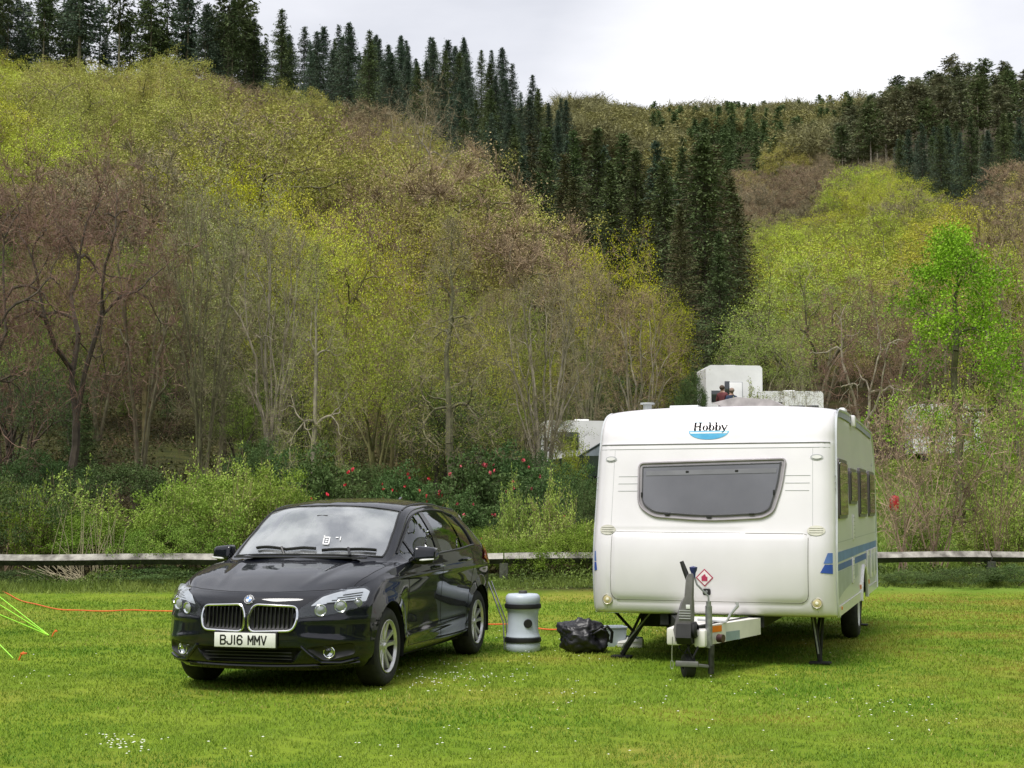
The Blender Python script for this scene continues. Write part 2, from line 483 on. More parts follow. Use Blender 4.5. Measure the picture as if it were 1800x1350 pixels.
def build_car():
    ct = 0.256
    root = empty('parked_car', (-1.870, 12.312, 0), math.atan2(-math.cos(ct), -math.sin(ct)),
                 'glossy black compact car parked on the grass beside the white caravan', 'car')
    paint = mat('car_paint', (0.003, 0.004, 0.008), rough=0.5, metal=0.0, coat=1.0, var=0.25, scale=900, spec=0.08)
    paint.node_tree.nodes['Principled BSDF'].inputs['Coat IOR'].default_value = 1.52
    trim = mat('black_trim', (0.012, 0.012, 0.013), rough=0.45, var=0.2, scale=30)
    gloss = mat('gloss_black', (0.008, 0.008, 0.009), rough=0.12, var=0.1)
    chrome = mat('chrome', (0.78, 0.79, 0.80), rough=0.12, metal=1.0, var=0.03)
    satin = mat('alloy_silver', (0.62, 0.61, 0.61), rough=0.30, metal=0.7, var=0.12, scale=20)
    rubber = mat('tyre_rubber', (0.018, 0.018, 0.018), rough=0.8, var=0.35, scale=25, bump=0.25, bscale=90)
    dark = mat('wheel_well_dark', (0.006, 0.006, 0.006), rough=0.9)
    glass = glass_mat('car_glass', (0.42, 0.47, 0.46), 1.55)
    screen = glass_mat('windscreen_glass', (0.60, 0.68, 0.68), 2.9, 0.03, 0.20)
    U = [
     [(.46,.72,.80),(.56,.62,.802),(.63,.50,.80),(.69,.36,.797),(.74,.19,.793),(.76,0,.79)],
     [(.20,.815,.885),(.27,.73,.898),(.32,.60,.908),(.35,.44,.908),(.38,.23,.915),(.39,0,.92)],
     [(-.15,.842,.955),(-.10,.765,.972),(-.06,.65,.985),(-.02,.50,.985),(.01,.27,.992),(.02,0,.995)],
     [(-.50,.852,.990),(-.46,.81,1.005),(-.42,.755,1.02),(-.36,.69,1.03),(-.22,.38,1.045),(-.17,0,1.05)],
     [(-.80,.862,1.008),(-.78,.80,1.10),(-.76,.732,1.195),(-.70,.680,1.232),(-.56,.37,1.28),(-.52,0,1.292)],
     [(-1.15,.868,1.022),(-1.13,.797,1.21),(-1.12,.690,1.385),(-1.06,.632,1.437),(-.94,.35,1.483),(-.90,0,1.496)],
     [(-1.62,.870,1.035),(-1.60,.795,1.24),(-1.58,.668,1.440),(-1.56,.602,1.495),(-1.56,.31,1.545),(-1.56,0,1.555)],
     [(-2.08,.867,1.05),(-2.07,.788,1.25),(-2.05,.652,1.437),(-2.05,.585,1.492),(-2.05,.31,1.542),(-2.05,0,1.552)],
     [(-2.50,.855,1.075),(-2.48,.760,1.25),(-2.46,.620,1.402),(-2.46,.550,1.466),(-2.48,.30,1.520),(-2.48,0,1.530)],
     [(-2.97,.825,1.09),(-2.97,.725,1.22),(-2.94,.615,1.345),(-2.97,.54,1.43),(-3.0,.30,1.49),(-3.01,0,1.50)],
     [(-3.22,.755,1.08),(-3.20,.66,1.15),(-3.16,.59,1.245),(-3.12,.52,1.345),(-3.20,.3,1.40),(-3.21,0,1.41)],
     [(-3.36,.64,1.06),(-3.39,.54,1.06),(-3.41,.42,1.06),(-3.43,.28,1.06),(-3.445,.14,1.06),(-3.45,0,1.06)]]
    Lw = [
     [(.74,0,.19),(.83,0,.28),(.865,0,.40),(.862,0,.53),(.845,0,.65),(.812,0,.745)],
     [(.735,.20,.19),(.825,.20,.28),(.86,.20,.40),(.856,.20,.53),(.838,.20,.65),(.80,.195,.745)],
     [(.71,.38,.19),(.80,.38,.28),(.832,.38,.40),(.828,.38,.53),(.80,.375,.65),(.755,.37,.748)],
     [(.66,.52,.19),(.755,.535,.28),(.78,.54,.40),(.772,.54,.53),(.745,.53,.65),(.70,.515,.75)],
     [(.56,.66,.19),(.66,.69,.28),(.68,.70,.40),(.67,.695,.53),(.655,.68,.66),(.615,.65,.757)],
     [(.45,.75,.20),(.53,.80,.28),(.54,.815,.40),(.535,.81,.53),(.53,.79,.66),(.50,.755,.755)],
     [(.36,.80,.20),(.37,.865,.28),(.37,.88,.41),(.36,.888,.56),(.33,.882,.70),(.27,.862,.81)],
     [(-.12,.80,.20),(-.12,.87,.28),(-.12,.888,.42),(-.12,.897,.58),(-.13,.897,.74),(-.14,.880,.875)],
     [(-.50,.80,.20),(-.50,.868,.26),(-.50,.876,.42),(-.50,.876,.58),(-.50,.886,.74),(-.50,.884,.90)],
     [(-.85,.80,.20),(-.85,.864,.25),(-.85,.866,.40),(-.85,.866,.56),(-.85,.880,.74),(-.85,.889,.90)],
     [(-1.25,.80,.20),(-1.25,.864,.25),(-1.25,.864,.40),(-1.25,.864,.56),(-1.25,.878,.74),(-1.25,.892,.905)],
     [(-1.7,.80,.20),(-1.7,.864,.25),(-1.7,.864,.40),(-1.7,.866,.56),(-1.7,.880,.74),(-1.7,.894,.92)],
     [(-2.15,.80,.20),(-2.15,.866,.26),(-2.15,.872,.41),(-2.15,.878,.57),(-2.15,.89,.75),(-2.15,.895,.935)],
     [(-2.6,.80,.20),(-2.6,.87,.28),(-2.6,.888,.42),(-2.6,.897,.58),(-2.6,.902,.76),(-2.6,.892,.95)],
     [(-2.98,.79,.22),(-2.98,.86,.30),(-2.98,.882,.42),(-2.98,.888,.58),(-2.98,.888,.76),(-2.98,.868,.965)],
     [(-3.22,.74,.24),(-3.25,.80,.30),(-3.26,.825,.42),(-3.26,.825,.58),(-3.25,.822,.76),(-3.235,.80,.96)],
     [(-3.36,.62,.24),(-3.42,.70,.30),(-3.44,.72,.42),(-3.44,.72,.58),(-3.43,.70,.76),(-3.40,.67,.95)],
     [(-3.39,.52,.24),(-3.45,.55,.30),(-3.47,.56,.42),(-3.47,.56,.58),(-3.46,.56,.76),(-3.43,.55,.95)],
     [(-3.40,.4,.24),(-3.46,.42,.30),(-3.48,.42,.42),(-3.48,.42,.58),(-3.47,.42,.76),(-3.44,.42,.95)],
     [(-3.41,.28,.24),(-3.47,.28,.30),(-3.49,.28,.42),(-3.49,.28,.58),(-3.48,.28,.76),(-3.45,.28,.95)],
     [(-3.41,.14,.24),(-3.47,.14,.30),(-3.49,.14,.42),(-3.49,.14,.58),(-3.48,.14,.76),(-3.46,.14,.95)],
     [(-3.41,0,.24),(-3.47,0,.30),(-3.49,0,.42),(-3.49,0,.58),(-3.48,0,.76),(-3.46,0,.95)]]
    top = [U[0][5 - k] for k in range(6)] + [U[c][0] for c in range(1, 11)] + [U[11][k] for k in range(0, 6)]
    assert len(top) == len(Lw), (len(top), len(Lw))
    for k in range(len(Lw)): Lw[k] = Lw[k] + [top[k]]
    S = 12
    GU = grid_surface(U, S, S); GL = grid_surface(Lw, S, S)
    WHEELS = [(0.0, .325), (-2.67, .325)]
    verts = []; faces = []; key = {}
    def vid(p):
        k = (round(p[0], 4), round(p[1], 4), round(p[2], 4))
        if k not in key: key[k] = len(verts); verts.append(list(p))
        return key[k]
    ci = lambda c: int(round(c * S))
    def in_screen(i, j): return ci(3.10) <= i < ci(4.93) and j >= ci(3.12)
    def in_rear(i, j): return ci(9.25) <= i < ci(10.7) and j >= ci(3.2)
    def in_side(i, j):
        if not (ci(3.34) <= i < ci(8.22)): return False
        if not (ci(.12) <= j < ci(1.98)): return False
        if ci(5.52) <= i < ci(5.78): return False
        if ci(7.22) <= i < ci(7.34): return False
        if ci(3.92) <= i < ci(4.0): return False
        return True
    glass_cells = {'s': [], 'r': [], 'w': []}
    for i in range(GU.shape[0] - 1):
        for j in range(GU.shape[1] - 1):
            q = [GU[i, j], GU[i + 1, j], GU[i + 1, j + 1], GU[i, j + 1]]
            if in_screen(i, j): glass_cells['s'].append(q); continue
            if in_rear(i, j): glass_cells['r'].append(q); continue
            if in_side(i, j): glass_cells['w'].append((i, q)); continue
            faces.append([vid(p) for p in q])
    for i in range(GL.shape[0] - 1):
        for j in range(GL.shape[1] - 1):
            q = [GL[i, j], GL[i, j + 1], GL[i + 1, j + 1], GL[i + 1, j]]
            c = sum(q) / 4
            if any(math.hypot(c[0] - wx, c[2] - wz) < .372 for wx, wz in WHEELS) and c[1] > .6 and abs(c[0] + 1.3) < 1.75: continue
            faces.append([vid(p) for p in q])
    # arch edge exactly round
    for v in verts:
        for wx, wz in WHEELS:
            d = math.hypot(v[0] - wx, v[2] - wz)
            if d < .389 and v[1] > .6 and v[2] < .95:
                v[0] = wx + (v[0] - wx) * .372 / d if d < .385 else v[0]; v[2] = wz + (v[2] - wz) * .372 / d if d < .385 else v[2]
            d = math.hypot(v[0] - wx, v[2] - wz)
            if d < .46 and v[1] > .6 and v[2] < .95:      # flared arch
                v[1] += .012 * (1 - (d - .37) / .09)
    smooth_v = [tuple(v) for v in verts]
    # sculpted recesses and crease lines of the front
    KID = rounded([(.028, .50), (.375, .51), (.405, .60), (.39, .685), (.055, .70), (.02, .62)], .05)
    INT = rounded([(-.45, .375), (-.37, .258), (.37, .258), (.45, .375)], .02)
    FOG = rounded([(.475, .372), (.79, .405), (.80, .315), (.60, .268)], .03)
    for v in verts:
        if v[0] > .3:
            a, b = abs(v[1]), v[2]
            for P, dp, w in ((KID, .035, .02), (INT, .06, .02), (FOG, .05, .03)):
                if pip(a, b, P): v[0] -= dp * min(1, pdist(a, b, P) / w)
            # two horizontal creases under the lamps
            for z0, amp in ((.585, .010), (.475, .012)):
                zc = z0 - .06 * (a / .8) ** 2 if z0 < .5 else z0 + .0 * a
                if a > .40: v[0] += amp * math.exp(-((b - zc) / .022) ** 2) * min(1, (a - .40) / .1)
        # bonnet ridges running back from the kidneys
        if v[0] > -.35 and v[2] > .77 and abs(v[1]) < .7:
            t = (.76 - v[0]) / 1.1
            yc = .33 + .22 * t
            v[2] += .010 * math.exp(-((abs(v[1]) - yc) / .04) ** 2) * max(0, min(1, (t - .12) * 3))
        # swage line on the side
        if v[1] > .8 and -3.2 < v[0] < .1:
            zl = .875 + .03 * (-v[0] / 3)
            v[1] += .007 * math.exp(-((v[2] - zl) / .016) ** 2)
            zl = .36 + .05 * (-v[0] / 3)
            v[1] += .010 * math.exp(-((v[2] - zl) / .03) ** 2) * (1 if abs(v[0] + 1.3) < .95 else 0)
    n0 = len(verts)
    mir = []
    for k, v in enumerate(verts):
        if abs(v[1]) < 1e-4: mir.append(k)
        else: mir.append(len(verts) + sum(0 for _ in ())) if False else mir.append(None)
    allv = [tuple(v) for v in verts]
    for k in range(n0):
        if mir[k] is None: mir[k] = len(allv); allv.append((verts[k][0], -verts[k][1], verts[k][2]))
    allf = [tuple(f) for f in faces if len(set(f)) > 2] + [tuple(mir[a] for a in reversed(f)) for f in faces if len(set(f)) > 2]
    b = MB(); b.add(allv, allf)
    body = b.build('body', paint, root, angle=60)
    bvh = BVHTree.FromPolygons(allv, [tuple(f) for f in allf])
    sv_ = list(smooth_v) + [None] * (len(allv) - n0)
    for k in range(n0):
        if mir[k] >= n0: sv_[mir[k]] = (smooth_v[k][0], -smooth_v[k][1], smooth_v[k][2])
    bvh0 = BVHTree.FromPolygons(sv_, [tuple(f) for f in allf])
    # arch lips and wheel wells, underside
    m = MB()
    for sy in (1, -1):
        for wx, wz in WHEELS:
            ring = []
            for k in range(25):
                a = R(-18) + R(216) * k / 24
                ring.append((wx + .374 * math.cos(a), wz + .374 * math.sin(a)))
            vs = [(x, sy * (.885 if abs(z - .2) < 2 else .88), z) for x, z in ring] + [(x, sy * .45, z) for x, z in ring]
            m.add(vs, [(i, i + 1, 26 + i, 25 + i) for i in range(24)])
            m.add([(wx + .374 * math.cos(R(t)), sy * .45, wz + .374 * math.sin(R(t))) for t in range(-20, 201, 10)], [tuple(range(23))])
    m.box((-1.3, 0, .22), (1.9, 1.6, .05)); m.box((-1.3, 0, .24), (4.0, .9, .06)); m.box((.55, 0, .225), (.34, 1.1, .03))
    m.build('underbody', dark, root, angle=30)
    # glazing
    def sheet(cells, name, material, off=.006, parent=root, both=True):
        m = MB()
        for sy in ((1, -1) if both else (1,)):
            for q in cells:
                pts = []
                for p in q:
                    pts.append((p[0], sy * p[1], p[2] - off * .7) if name != 'side_window' else (p[0], sy * (p[1] - off), p[2] - off * .3))
                m.add(pts, [(0, 1, 2, 3)])
        o = m.build(name, material, parent, angle=80)
        bm = bmesh.new(); bm.from_mesh(o.data); bmesh.ops.remove_doubles(bm, verts=bm.verts, dist=.0015)
        bmesh.ops.recalc_face_normals(bm, faces=bm.faces[:]); bm.to_mesh(o.data); bm.free()
        return o
    ws = sheet(glass_cells['s'], 'windscreen', screen)
    sheet(glass_cells['r'], 'rear_window', glass)
    for lo, hi in ((3.34, 3.92), (4.0, 5.52), (5.78, 7.22), (7.34, 8.22)):
        for sy in (1, -1):
            m = MB()
            for i, q in glass_cells['w']:
                if ci(lo) <= i < ci(hi): m.add([(p[0], sy * (p[1] - .006), p[2]) for p in q], [(0, 1, 2, 3)])
            o = m.build('side_window', glass, root, angle=80)
            bm = bmesh.new(); bm.from_mesh(o.data); bmesh.ops.remove_doubles(bm, verts=bm.verts, dist=.0015)
            bm.to_mesh(o.data); bm.free()
    # seals and gloss pillars
    m = MB(); g = MB()
    def GP(i, j, sy, out=0.0):
        p = GU[int(i), int(j)]
        return (p[0], sy * (p[1] + out), p[2] + out * .3)
    for sy in (1, -1):
        js = range(ci(3.12), 5 * S + 1)
        m.tube([GP(ci(3.10), j, sy) for j in js] , .010, 6)
        m.tube([GP(i, ci(3.12), sy) for i in range(ci(3.10), ci(4.93) + 1)], .009, 6)
        m.tube([GP(ci(4.93), j, sy) for j in js], .007, 6)
        m.tube([GP(i, ci(.12), sy, .003) for i in range(ci(3.34), ci(8.22) + 1)], .010, 6)
        m.tube([GP(i, ci(1.98), sy, .003) for i in range(ci(3.34), ci(8.22) + 1)], .009, 6)
        m.tube([GP(ci(8.22), j, sy, .003) for j in range(ci(.12), ci(1.98) + 1)], .010, 6)
        for lo, hi in ((5.52, 5.78), (7.22, 7.34), (3.92, 4.0)):
            g = MB()
            for i in range(ci(lo), ci(hi)):
                for j in range(ci(.12), ci(1.98)):
                    g.add([GP(i, j, sy, .0025), GP(i + 1, j, sy, .0025), GP(i + 1, j + 1, sy, .0025), GP(i, j + 1, sy, .0025)], [(0, 1, 2, 3)])
            g.build('pillar_trim', gloss, root)
    m.build('window_seal', trim, root)
    # shut lines
    m = MB()
    def seam(pts, axis, r=.0032, sgn=1, both=True):
        d = dense(pts, .03)
        P = snap(bvh, d, axis, -.001, sgn)
        if len(P) > 2:
            m.tube(P, r, 5)
            if both: m.tube([(p.x, -p.y, p.z) for p in P], r, 5)
    seam([(-.46, .97), (-.50, .80), (-.52, .50), (-.52, .30)], 'Y')
    seam([(-1.44, 1.02), (-1.46, .80), (-1.47, .50), (-1.47, .27)], 'Y')
    seam([(-2.48, 1.06), (-2.46, .90), (-2.34, .70), (-2.28, .50), (-2.24, .27)], 'Y')
    seam([(-.52, .285), (-1.53, .275), (-2.24, .28)], 'Y')
    seam([(-2.95, .72), (-3.1, .80), (-3.3, .85)], 'Y')
    seam([(.74, 0), (.725, .2), (.665, .38), (.60, .52), (.50, .66), (.44, .715), (.20, .765), (-.1, .79), (-.40, .805)], 'Z')
    # lower edge of bonnet above the kidneys is inside the nose, the wing joint runs down from the lamp
    m.build('panel_gap', mat('gap_black', (0.002, 0.002, 0.002), rough=.9), root)
    # kidneys
    for sy in (1, -1):
        P = [(a * sy, c) for a, c in KID]
        kid = drape(bvh, P, 'X', .002, .03, 2.0, mat('grille_black', (0.003, 0.003, 0.004), rough=.6), 'kidney_grille', root)
        s = MB()
        s.tube(snap(bvh0, dense(offset_poly(P, .004), .02, True), 'X', .004), .0115, 8, closed=True)
        s.build('grille_surround', chrome, kid)
        s = MB()
        for k in range(10):
            y = sy * (.06 + k * .0345)
            s.box((.832 - .03 * (abs(y) / .4) ** 2 + .0, y, .60), (.03, .008, .168), bevel=.002)
        s.build('grille_bar', mat('bar_dark', (0.012, 0.012, 0.013), rough=.3), kid)
    # lower intakes and fog lamps
    drape(bvh, INT, 'X', .003, .04, 2.0, MATS['grille_black'], 'air_intake', root)
    s = MB()
    for zz in (.285, .31, .335): s.box((.815, 0, zz), (.02, .74, .006))
    s.build('intake_slat', trim, root)
    for sy in (1, -1):
        drape(bvh, [(a * sy, c) for a, c in FOG], 'X', .003, .03, 2.0, trim, 'side_intake', root)
        h = snap(bvh, [(.625 * sy, .335)], 'X', .0)[0]
        s = MB()
        s.lathe([(0, .0), (.030, .004), (.038, .012), (.040, .020)], 20, (0, 0, 0), 'X')
        s.tube([(.02, .043 * math.cos(t * PI / 12), .043 * math.sin(t * PI / 12)) for t in range(24)], .005, 6, closed=True)
        fo = s.build('fog_lamp', chrome, root, M=Matrix.Translation(h) @ Matrix.Rotation(sy * .25, 4, 'Z'))
        s = MB(); s.lathe([(0, .027), (.02, .025), (.039, .017)], 20, (0, 0, 0), 'X')
        s.build('lens', glass_mat('lamp_glass', (.9, .92, .93), 1.5), fo, M=Matrix.Translation(h) @ Matrix.Rotation(sy * .25, 4, 'Z'))
        s = MB()
        s.tube(snap(bvh, dense([(.44 * sy, .385), (.50 * sy, .325), (.575 * sy, .262), (.70 * sy, .255), (.81 * sy, .278)], .03), 'X', .006), [.012] * 2 + [.014] * 60 if False else .012, 8)
        s.build('bumper_blade', paint, root)
    s = MB()
    s.tube(snap(bvh, dense([(y / 20, .225 + .02 * (y / 16) ** 2) for y in range(-16, 17)], .03), 'X', .004), .014, 8)
    s.build('bumper_lip', paint, root)
    # head lamps
    LMP = [(.385, .598), (.62, .618), (.79, .665), (.832, .70), (.838, .79), (.80, .812), (.70, .806), (.56, .757), (.42, .67)]
    UP = [(.49, .690), (.60, .708), (.72, .722), (.834, .715), (.838, .79), (.80, .812), (.70, .806), (.56, .757)]
    for sy in (1, -1):
        lp = rounded([(a * sy, c) for a, c in LMP], .02, 3)
        hl = drape(bvh, lp, 'X', .004, .02, 2.0, mat('lamp_housing', (0.05, 0.052, 0.055), rough=.2, metal=.7), 'headlight', root)
        drape(bvh, rounded([(a * sy, c) for a, c in UP], .012, 3), 'X', .010, .02, 2.0,
              mat('lamp_reflector', (0.62, 0.63, 0.65), rough=.22, metal=.7, var=.08, scale=14), 'reflector', hl)
        for yy, zz, rr in ((.565, .664, .047), (.695, .692, .050), (.79, .715, .034)):
            P = snap(bvh, [(yy * sy, zz)], 'X', .0)[0]
            M_ = Matrix.Translation(P) @ Matrix.Rotation(sy * .45, 4, 'Z')
            s = MB(); s.lathe([(rr * .35, .002), (rr * .8, .012), (rr, .024), (rr * .94, .026), (rr * .7, .016)], 20, (0, 0, 0), 'X')
            o = s.build('projector', chrome, hl, M=M_)
            s = MB(); s.lathe([(0, .032), (rr * .4, .029), (rr * .75, .017)], 16, (0, 0, 0), 'X')
            s.build('lens', mat('lens_grey', (0.35, 0.36, 0.37), rough=.05, coat=1, metal=.3), hl, M=M_)
        for k in range(4):
            zz = .715 + .018 * k
            P_ = snap(bvh, dense([((.60 + .03 * k) * sy, zz - .004), (.80 * sy, zz + .012)], .03), 'X', .013)
            if len(P_) > 2:
                s = MB(); s.tube(P_, .003, 5); s.build('reflector_rib', mat('lamp_housing', (0.05, .05, .05)), hl)
        cover = drape(bvh, lp, 'X', .034, .03, 2.0, glass_mat('lamp_cover', (.93, .95, .96), 1.35), 'lamp_cover', hl)
        # tail lamp round the rear corner
        T = rounded([(-2.84, .955), (-2.98, 1.045), (-3.14, 1.085), (-3.36, 1.05), (-3.40, .88), (-3.16, .885), (-2.98, .93)], .02, 3)
        drape(bvh, T, 'Y', .016, .03, 2.0, mat('tail_red', (0.62, 0.03, 0.02), rough=.12, coat=1), 'tail_light', root, sgn=sy)
    # badge
    P = snap(bvh, [(.0, .742)], 'X', .0)[0]
    Mb = Matrix.Translation(P + Vector((.004, 0, 0))) @ Matrix.Rotation(-.62, 4, 'Y')
    s = MB(); s.lathe([(0, .006), (.040, .006), (.041, .003), (.041, -.01)], 32, (0, 0, 0), 'X')
    bd = s.build('badge', chrome, root, M=Mb)
    white = mat('badge_white', (.8, .8, .8), rough=.3); blue = mat('badge_blue', (.05, .2, .55), rough=.3)
    blk = mat('badge_ring', (.02, .02, .025), rough=.3)
    s = MB()
    s.add([(.008, .037 * math.cos(k * PI / 16), .037 * math.sin(k * PI / 16)) for k in range(32)] + [(.008, .025 * math.cos(k * PI / 16), .025 * math.sin(k * PI / 16)) for k in range(32)],
          [(k, (k + 1) % 32, 32 + (k + 1) % 32, 32 + k) for k in range(32)])
    s.build('badge_band', blk, bd, M=Mb)
    for q in range(4):
        s = MB()
        s.add([(.0085, 0, 0)] + [(.0085, .0245 * math.cos(q * PI / 2 + k * PI / 16), .0245 * math.sin(q * PI / 2 + k * PI / 16)) for k in range(9)], [tuple(range(10))])
        s.build('badge_quarter', blue if q in (1, 3) else white, bd, M=Mb)
    s = MB()
    for ch, ang in (('B', 125), ('M', 90), ('W', 55)):
        vs, fs = text_mesh(ch, .013, .0006, .0003)
        a = R(ang); ro = a - PI / 2
        s.add([(.0092, .031 * math.cos(a) + x * math.cos(ro) - y * math.sin(ro), .031 * math.sin(a) + x * math.sin(ro) + y * math.cos(ro)) for x, y, z in vs], fs)
    s.build('badge_letters', white, bd, M=Mb, smooth=False)
    # number plate
    s = MB(); s.box((.884, 0, .432), (.012, .52, .112), bevel=.004)
    pl = s.build('number_plate', mat('plate_white', (.80, .80, .78), rough=.35, var=.04), root)
    GL_ = {'B': [[(0,0),(0,1)],[(0,1),(.75,1),(1,.86),(1,.66),(.75,.52),(0,.52)],[(.75,.52),(1,.38),(1,.14),(.75,0),(0,0)]],
           'J': [[(1,1),(1,.2),(.8,0),(.25,0),(0,.2),(0,.3)]], '1': [[(.5,0),(.5,1)]],
           '6': [[(1,.8),(.8,1),(.25,1),(0,.75),(0,.2),(.25,0),(.75,0),(1,.2),(1,.38),(.75,.56),(.25,.56),(0,.42)]],
           'M': [[(0,0),(0,1),(.5,.35),(1,1),(1,0)]], 'V': [[(0,1),(.5,0),(1,1)]]}
    x = -.205
    for ch in 'BJ16 MMV':
        if ch == ' ': x += .038; continue
        s = MB(); wch = .040 if ch != '1' else .016
        for st in GL_[ch]:
            for k in range(len(st) - 1):
                p = Vector((x + st[k][0] * wch, .3985 + st[k][1] * .067)); q = Vector((x + st[k + 1][0] * wch, .3985 + st[k + 1][1] * .067))
                d = (q - p).normalized(); n = Vector((-d.y, d.x)) * .0062; p2 = p - d * .004; q2 = q + d * .004
                if ch == '1': n *= 1.0
                xo = .8906 + .00012 * k + (.0004 if st is not GL_[ch][0] else 0)
                s.add([(xo, p2.x - n.x, p2.y - n.y), (xo, q2.x - n.x, q2.y - n.y), (xo, q2.x + n.x, q2.y + n.y), (xo, p2.x + n.x, p2.y + n.y)], [(0, 1, 2, 3)])
        s.build('plate_character', mat('plate_black', (.01, .01, .01), rough=.5), pl, smooth=False)
        x += wch + (.0155 if ch != 'V' else 0)
    s = MB(); s.box((.872, 0, .432), (.016, .54, .13), bevel=.005); s.build('plate_holder', trim, root)
    # mirrors
    for sy in (1, -1):
        bm = bmesh.new()
        bmesh.ops.create_cube(bm, size=1)
        for v in bm.verts:
            x, y, z = v.co
            v.co = Vector((x * .15 + (-.02 if z > 0 else .01) + (y * -.05), y * .195, z * (.145 if y < 0 else .110)))
        bmesh.ops.bevel(bm, geom=bm.edges[:], offset=.045, segments=5, affect='EDGES', profile=.6)
        bm.verts.index_update()
        s = MB(); s.add([(v.co.x - .72, sy * (v.co.y + .965), v.co.z + 1.06) for v in bm.verts], [[v.index for v in f.verts] for f in bm.faces]); bm.free()
        mo = s.build('wing_mirror', paint, root, angle=60)
        s = MB(); s.tube([(-.68, sy * .84, 1.01), (-.70, sy * .88, 1.0), (-.715, sy * .96, .99), (-.72, sy * 1.03, 1.0)], [.035, .026, .024, .014], 8)
        s.build('mirror_foot', trim, mo)
        s = MB(); s.tube([(-.645, sy * .895, 1.012), (-.64, sy * .96, 1.01), (-.66, sy * 1.055, 1.018)], [.006, .009, .006], 6)
        s.build('indicator_strip', mat('indicator_clear', (.7, .7, .7), rough=.15), mo)
        s = MB(); s.box((-.797, sy * .962, 1.06), (.006, .14, .09), bevel=.002)
        s.build('mirror_glass', chrome, mo)
        # door handles
        for hx, hz in ((-1.30, .935), (-2.18, .965)):
            hp = snap(bvh, [(hx, hz)], 'Y', 0, sy)[0]
            s = MB(); s.tube([(hx + .095, hp.y, hz), (hx + .08, hp.y + sy * .035, hz), (hx - .08, hp.y + sy * .037, hz + .004), (hx - .10, hp.y, hz + .004)], [.012, .015, .015, .012], 8)
            dh = s.build('door_handle', paint, root)
            s = MB(); s.box((hx, hp.y + sy * .052, hz + .002), (.14, .004, .008), bevel=.001); s.build('handle_strip', chrome, dh)
    # wipers
    sb = BVHTree.FromPolygons([tuple(p) for q in glass_cells['s'] for p in q] + [(p[0], -p[1], p[2]) for q in glass_cells['s'] for p in q], [tuple(range(4 * k, 4 * k + 4)) for k in range(2 * len(glass_cells['s']))])
    def on_screen(pts, off):
        out = []
        for x, y in dense(pts, .05):
            h, n, i_, d = sb.ray_cast(Vector((x, y, 3)), Vector((0, 0, -1)))
            if h is not None: out.append(h + Vector((.3, 0, .95)) * off)
        return out
    for pts in ([(-.26, .12), (-.25, -.15), (-.34, -.47)], [(-.245, .18), (-.30, .40), (-.41, .62)]):
        s = MB(); s.tube(on_screen(pts, .022), .010, 6); s.tube(on_screen(pts, .009), .005, 5)
        P = on_screen(pts, .02); mid = P[len(P) // 2]; s.tube([(-.21, mid.y + .05, 1.06), mid + Vector((0, 0, .012))], .012, 6)
        s.build('wiper', trim, root)
    s = MB(); s.box((-.19, 0, 1.040), (.07, 1.2, .012)); s.build('cowl_panel', trim, root)
    # roof aerial and rails
    s = MB(); s.prism([(-2.72, 1.52), (-2.85, 1.515), (-2.87, 1.575), (-2.83, 1.575)], -.012, .012, 'Y'); s.build('roof_aerial', paint, root)
    for sy in (1, -1):
        s = MB(); s.tube([(GU[i, ci(3.0)][0], sy * (GU[i, ci(3.0)][1] - .01), GU[i, ci(3.0)][2] + .002) for i in range(ci(5), ci(9))], .010, 6); s.build('roof_rail', trim, root)
    # interior
    fab = mat('seat_cloth', (0.05, 0.05, 0.055), rough=.9, bump=.2); fab2 = mat('dashboard_dark', (0.02, 0.02, 0.022), rough=.7)
    for sx, sy in ((-1.35, .36), (-1.35, -.36), (-2.25, .36), (-2.25, -.36)):
        s = MB(); s.box((sx, sy, .62), (.52, .50, .18), bevel=.06)
        st = s.build('seat', fab, root)
        s = MB(); s.box((sx - .30, sy, .95), (.15, .48, .62), ry=-.28, bevel=.05); s.build('seat_back', fab, st)
        s = MB(); s.box((sx - .40, sy, 1.27), (.10, .26, .17), ry=-.2, bevel=.04); s.tube([(sx - .39, sy + .06, 1.1), (sx - .39, sy + .06, 1.25)], .008, 6); s.tube([(sx - .39, sy - .06, 1.1), (sx - .39, sy - .06, 1.25)], .008, 6)
        s.build('headrest', fab, st)
    s = MB(); s.box((-.62, 0, .93), (.50, 1.40, .18), bevel=.06); s.box((-.35, 0, .95), (.35, 1.36, .06)); s.box((-1.2, 0, .30), (2.6, 1.5, .04))
    s.build('dashboard', fab2, root)
    s = MB(); s.tube([(-.93 - .06 * math.sin(t * PI / 12), -.37 + .185 * math.cos(t * PI / 12), .98 + .175 * math.sin(t * PI / 12)) for t in range(24)], .014, 6, closed=True)
    s.tube([(-.93, -.55, .98), (-.92, -.37, .98), (-.93, -.19, .98)], .018, 6); s.build('steering_wheel', fab2, root)
    s = MB(); s.box((-.80, 0, 1.36), (.03, .23, .065), bevel=.012); s.tube([(-.74, 0, 1.40), (-.79, 0, 1.37)], .008, 6); s.box((-.73, 0, 1.385), (.10, .11, .03), bevel=.01)
    s.build('interior_mirror', fab2, root)
    # permit on the windscreen
    sw = MATS['badge_white']
    s = MB()
    def WS(y, z):
        x = -.20 - (z - 1.05) * 1.50 - .06 * abs(y)
        return (x + .014, y - (z - 1.135) * .40, z + .014)
    def rect(y0, y1, z0, z1): s.add([WS(y0, z0), WS(y1, z0), WS(y1, z1), WS(y0, z1)], [(0, 1, 2, 3)])
    y0, z0 = .15, 1.135
    rect(y0, y0 + .012, z0, z0 + .075); rect(y0 + .05, y0 + .062, z0, z0 + .062); rect(y0, y0 + .062, z0, z0 + .010); rect(y0, y0 + .05, z0 + .055, z0 + .065)
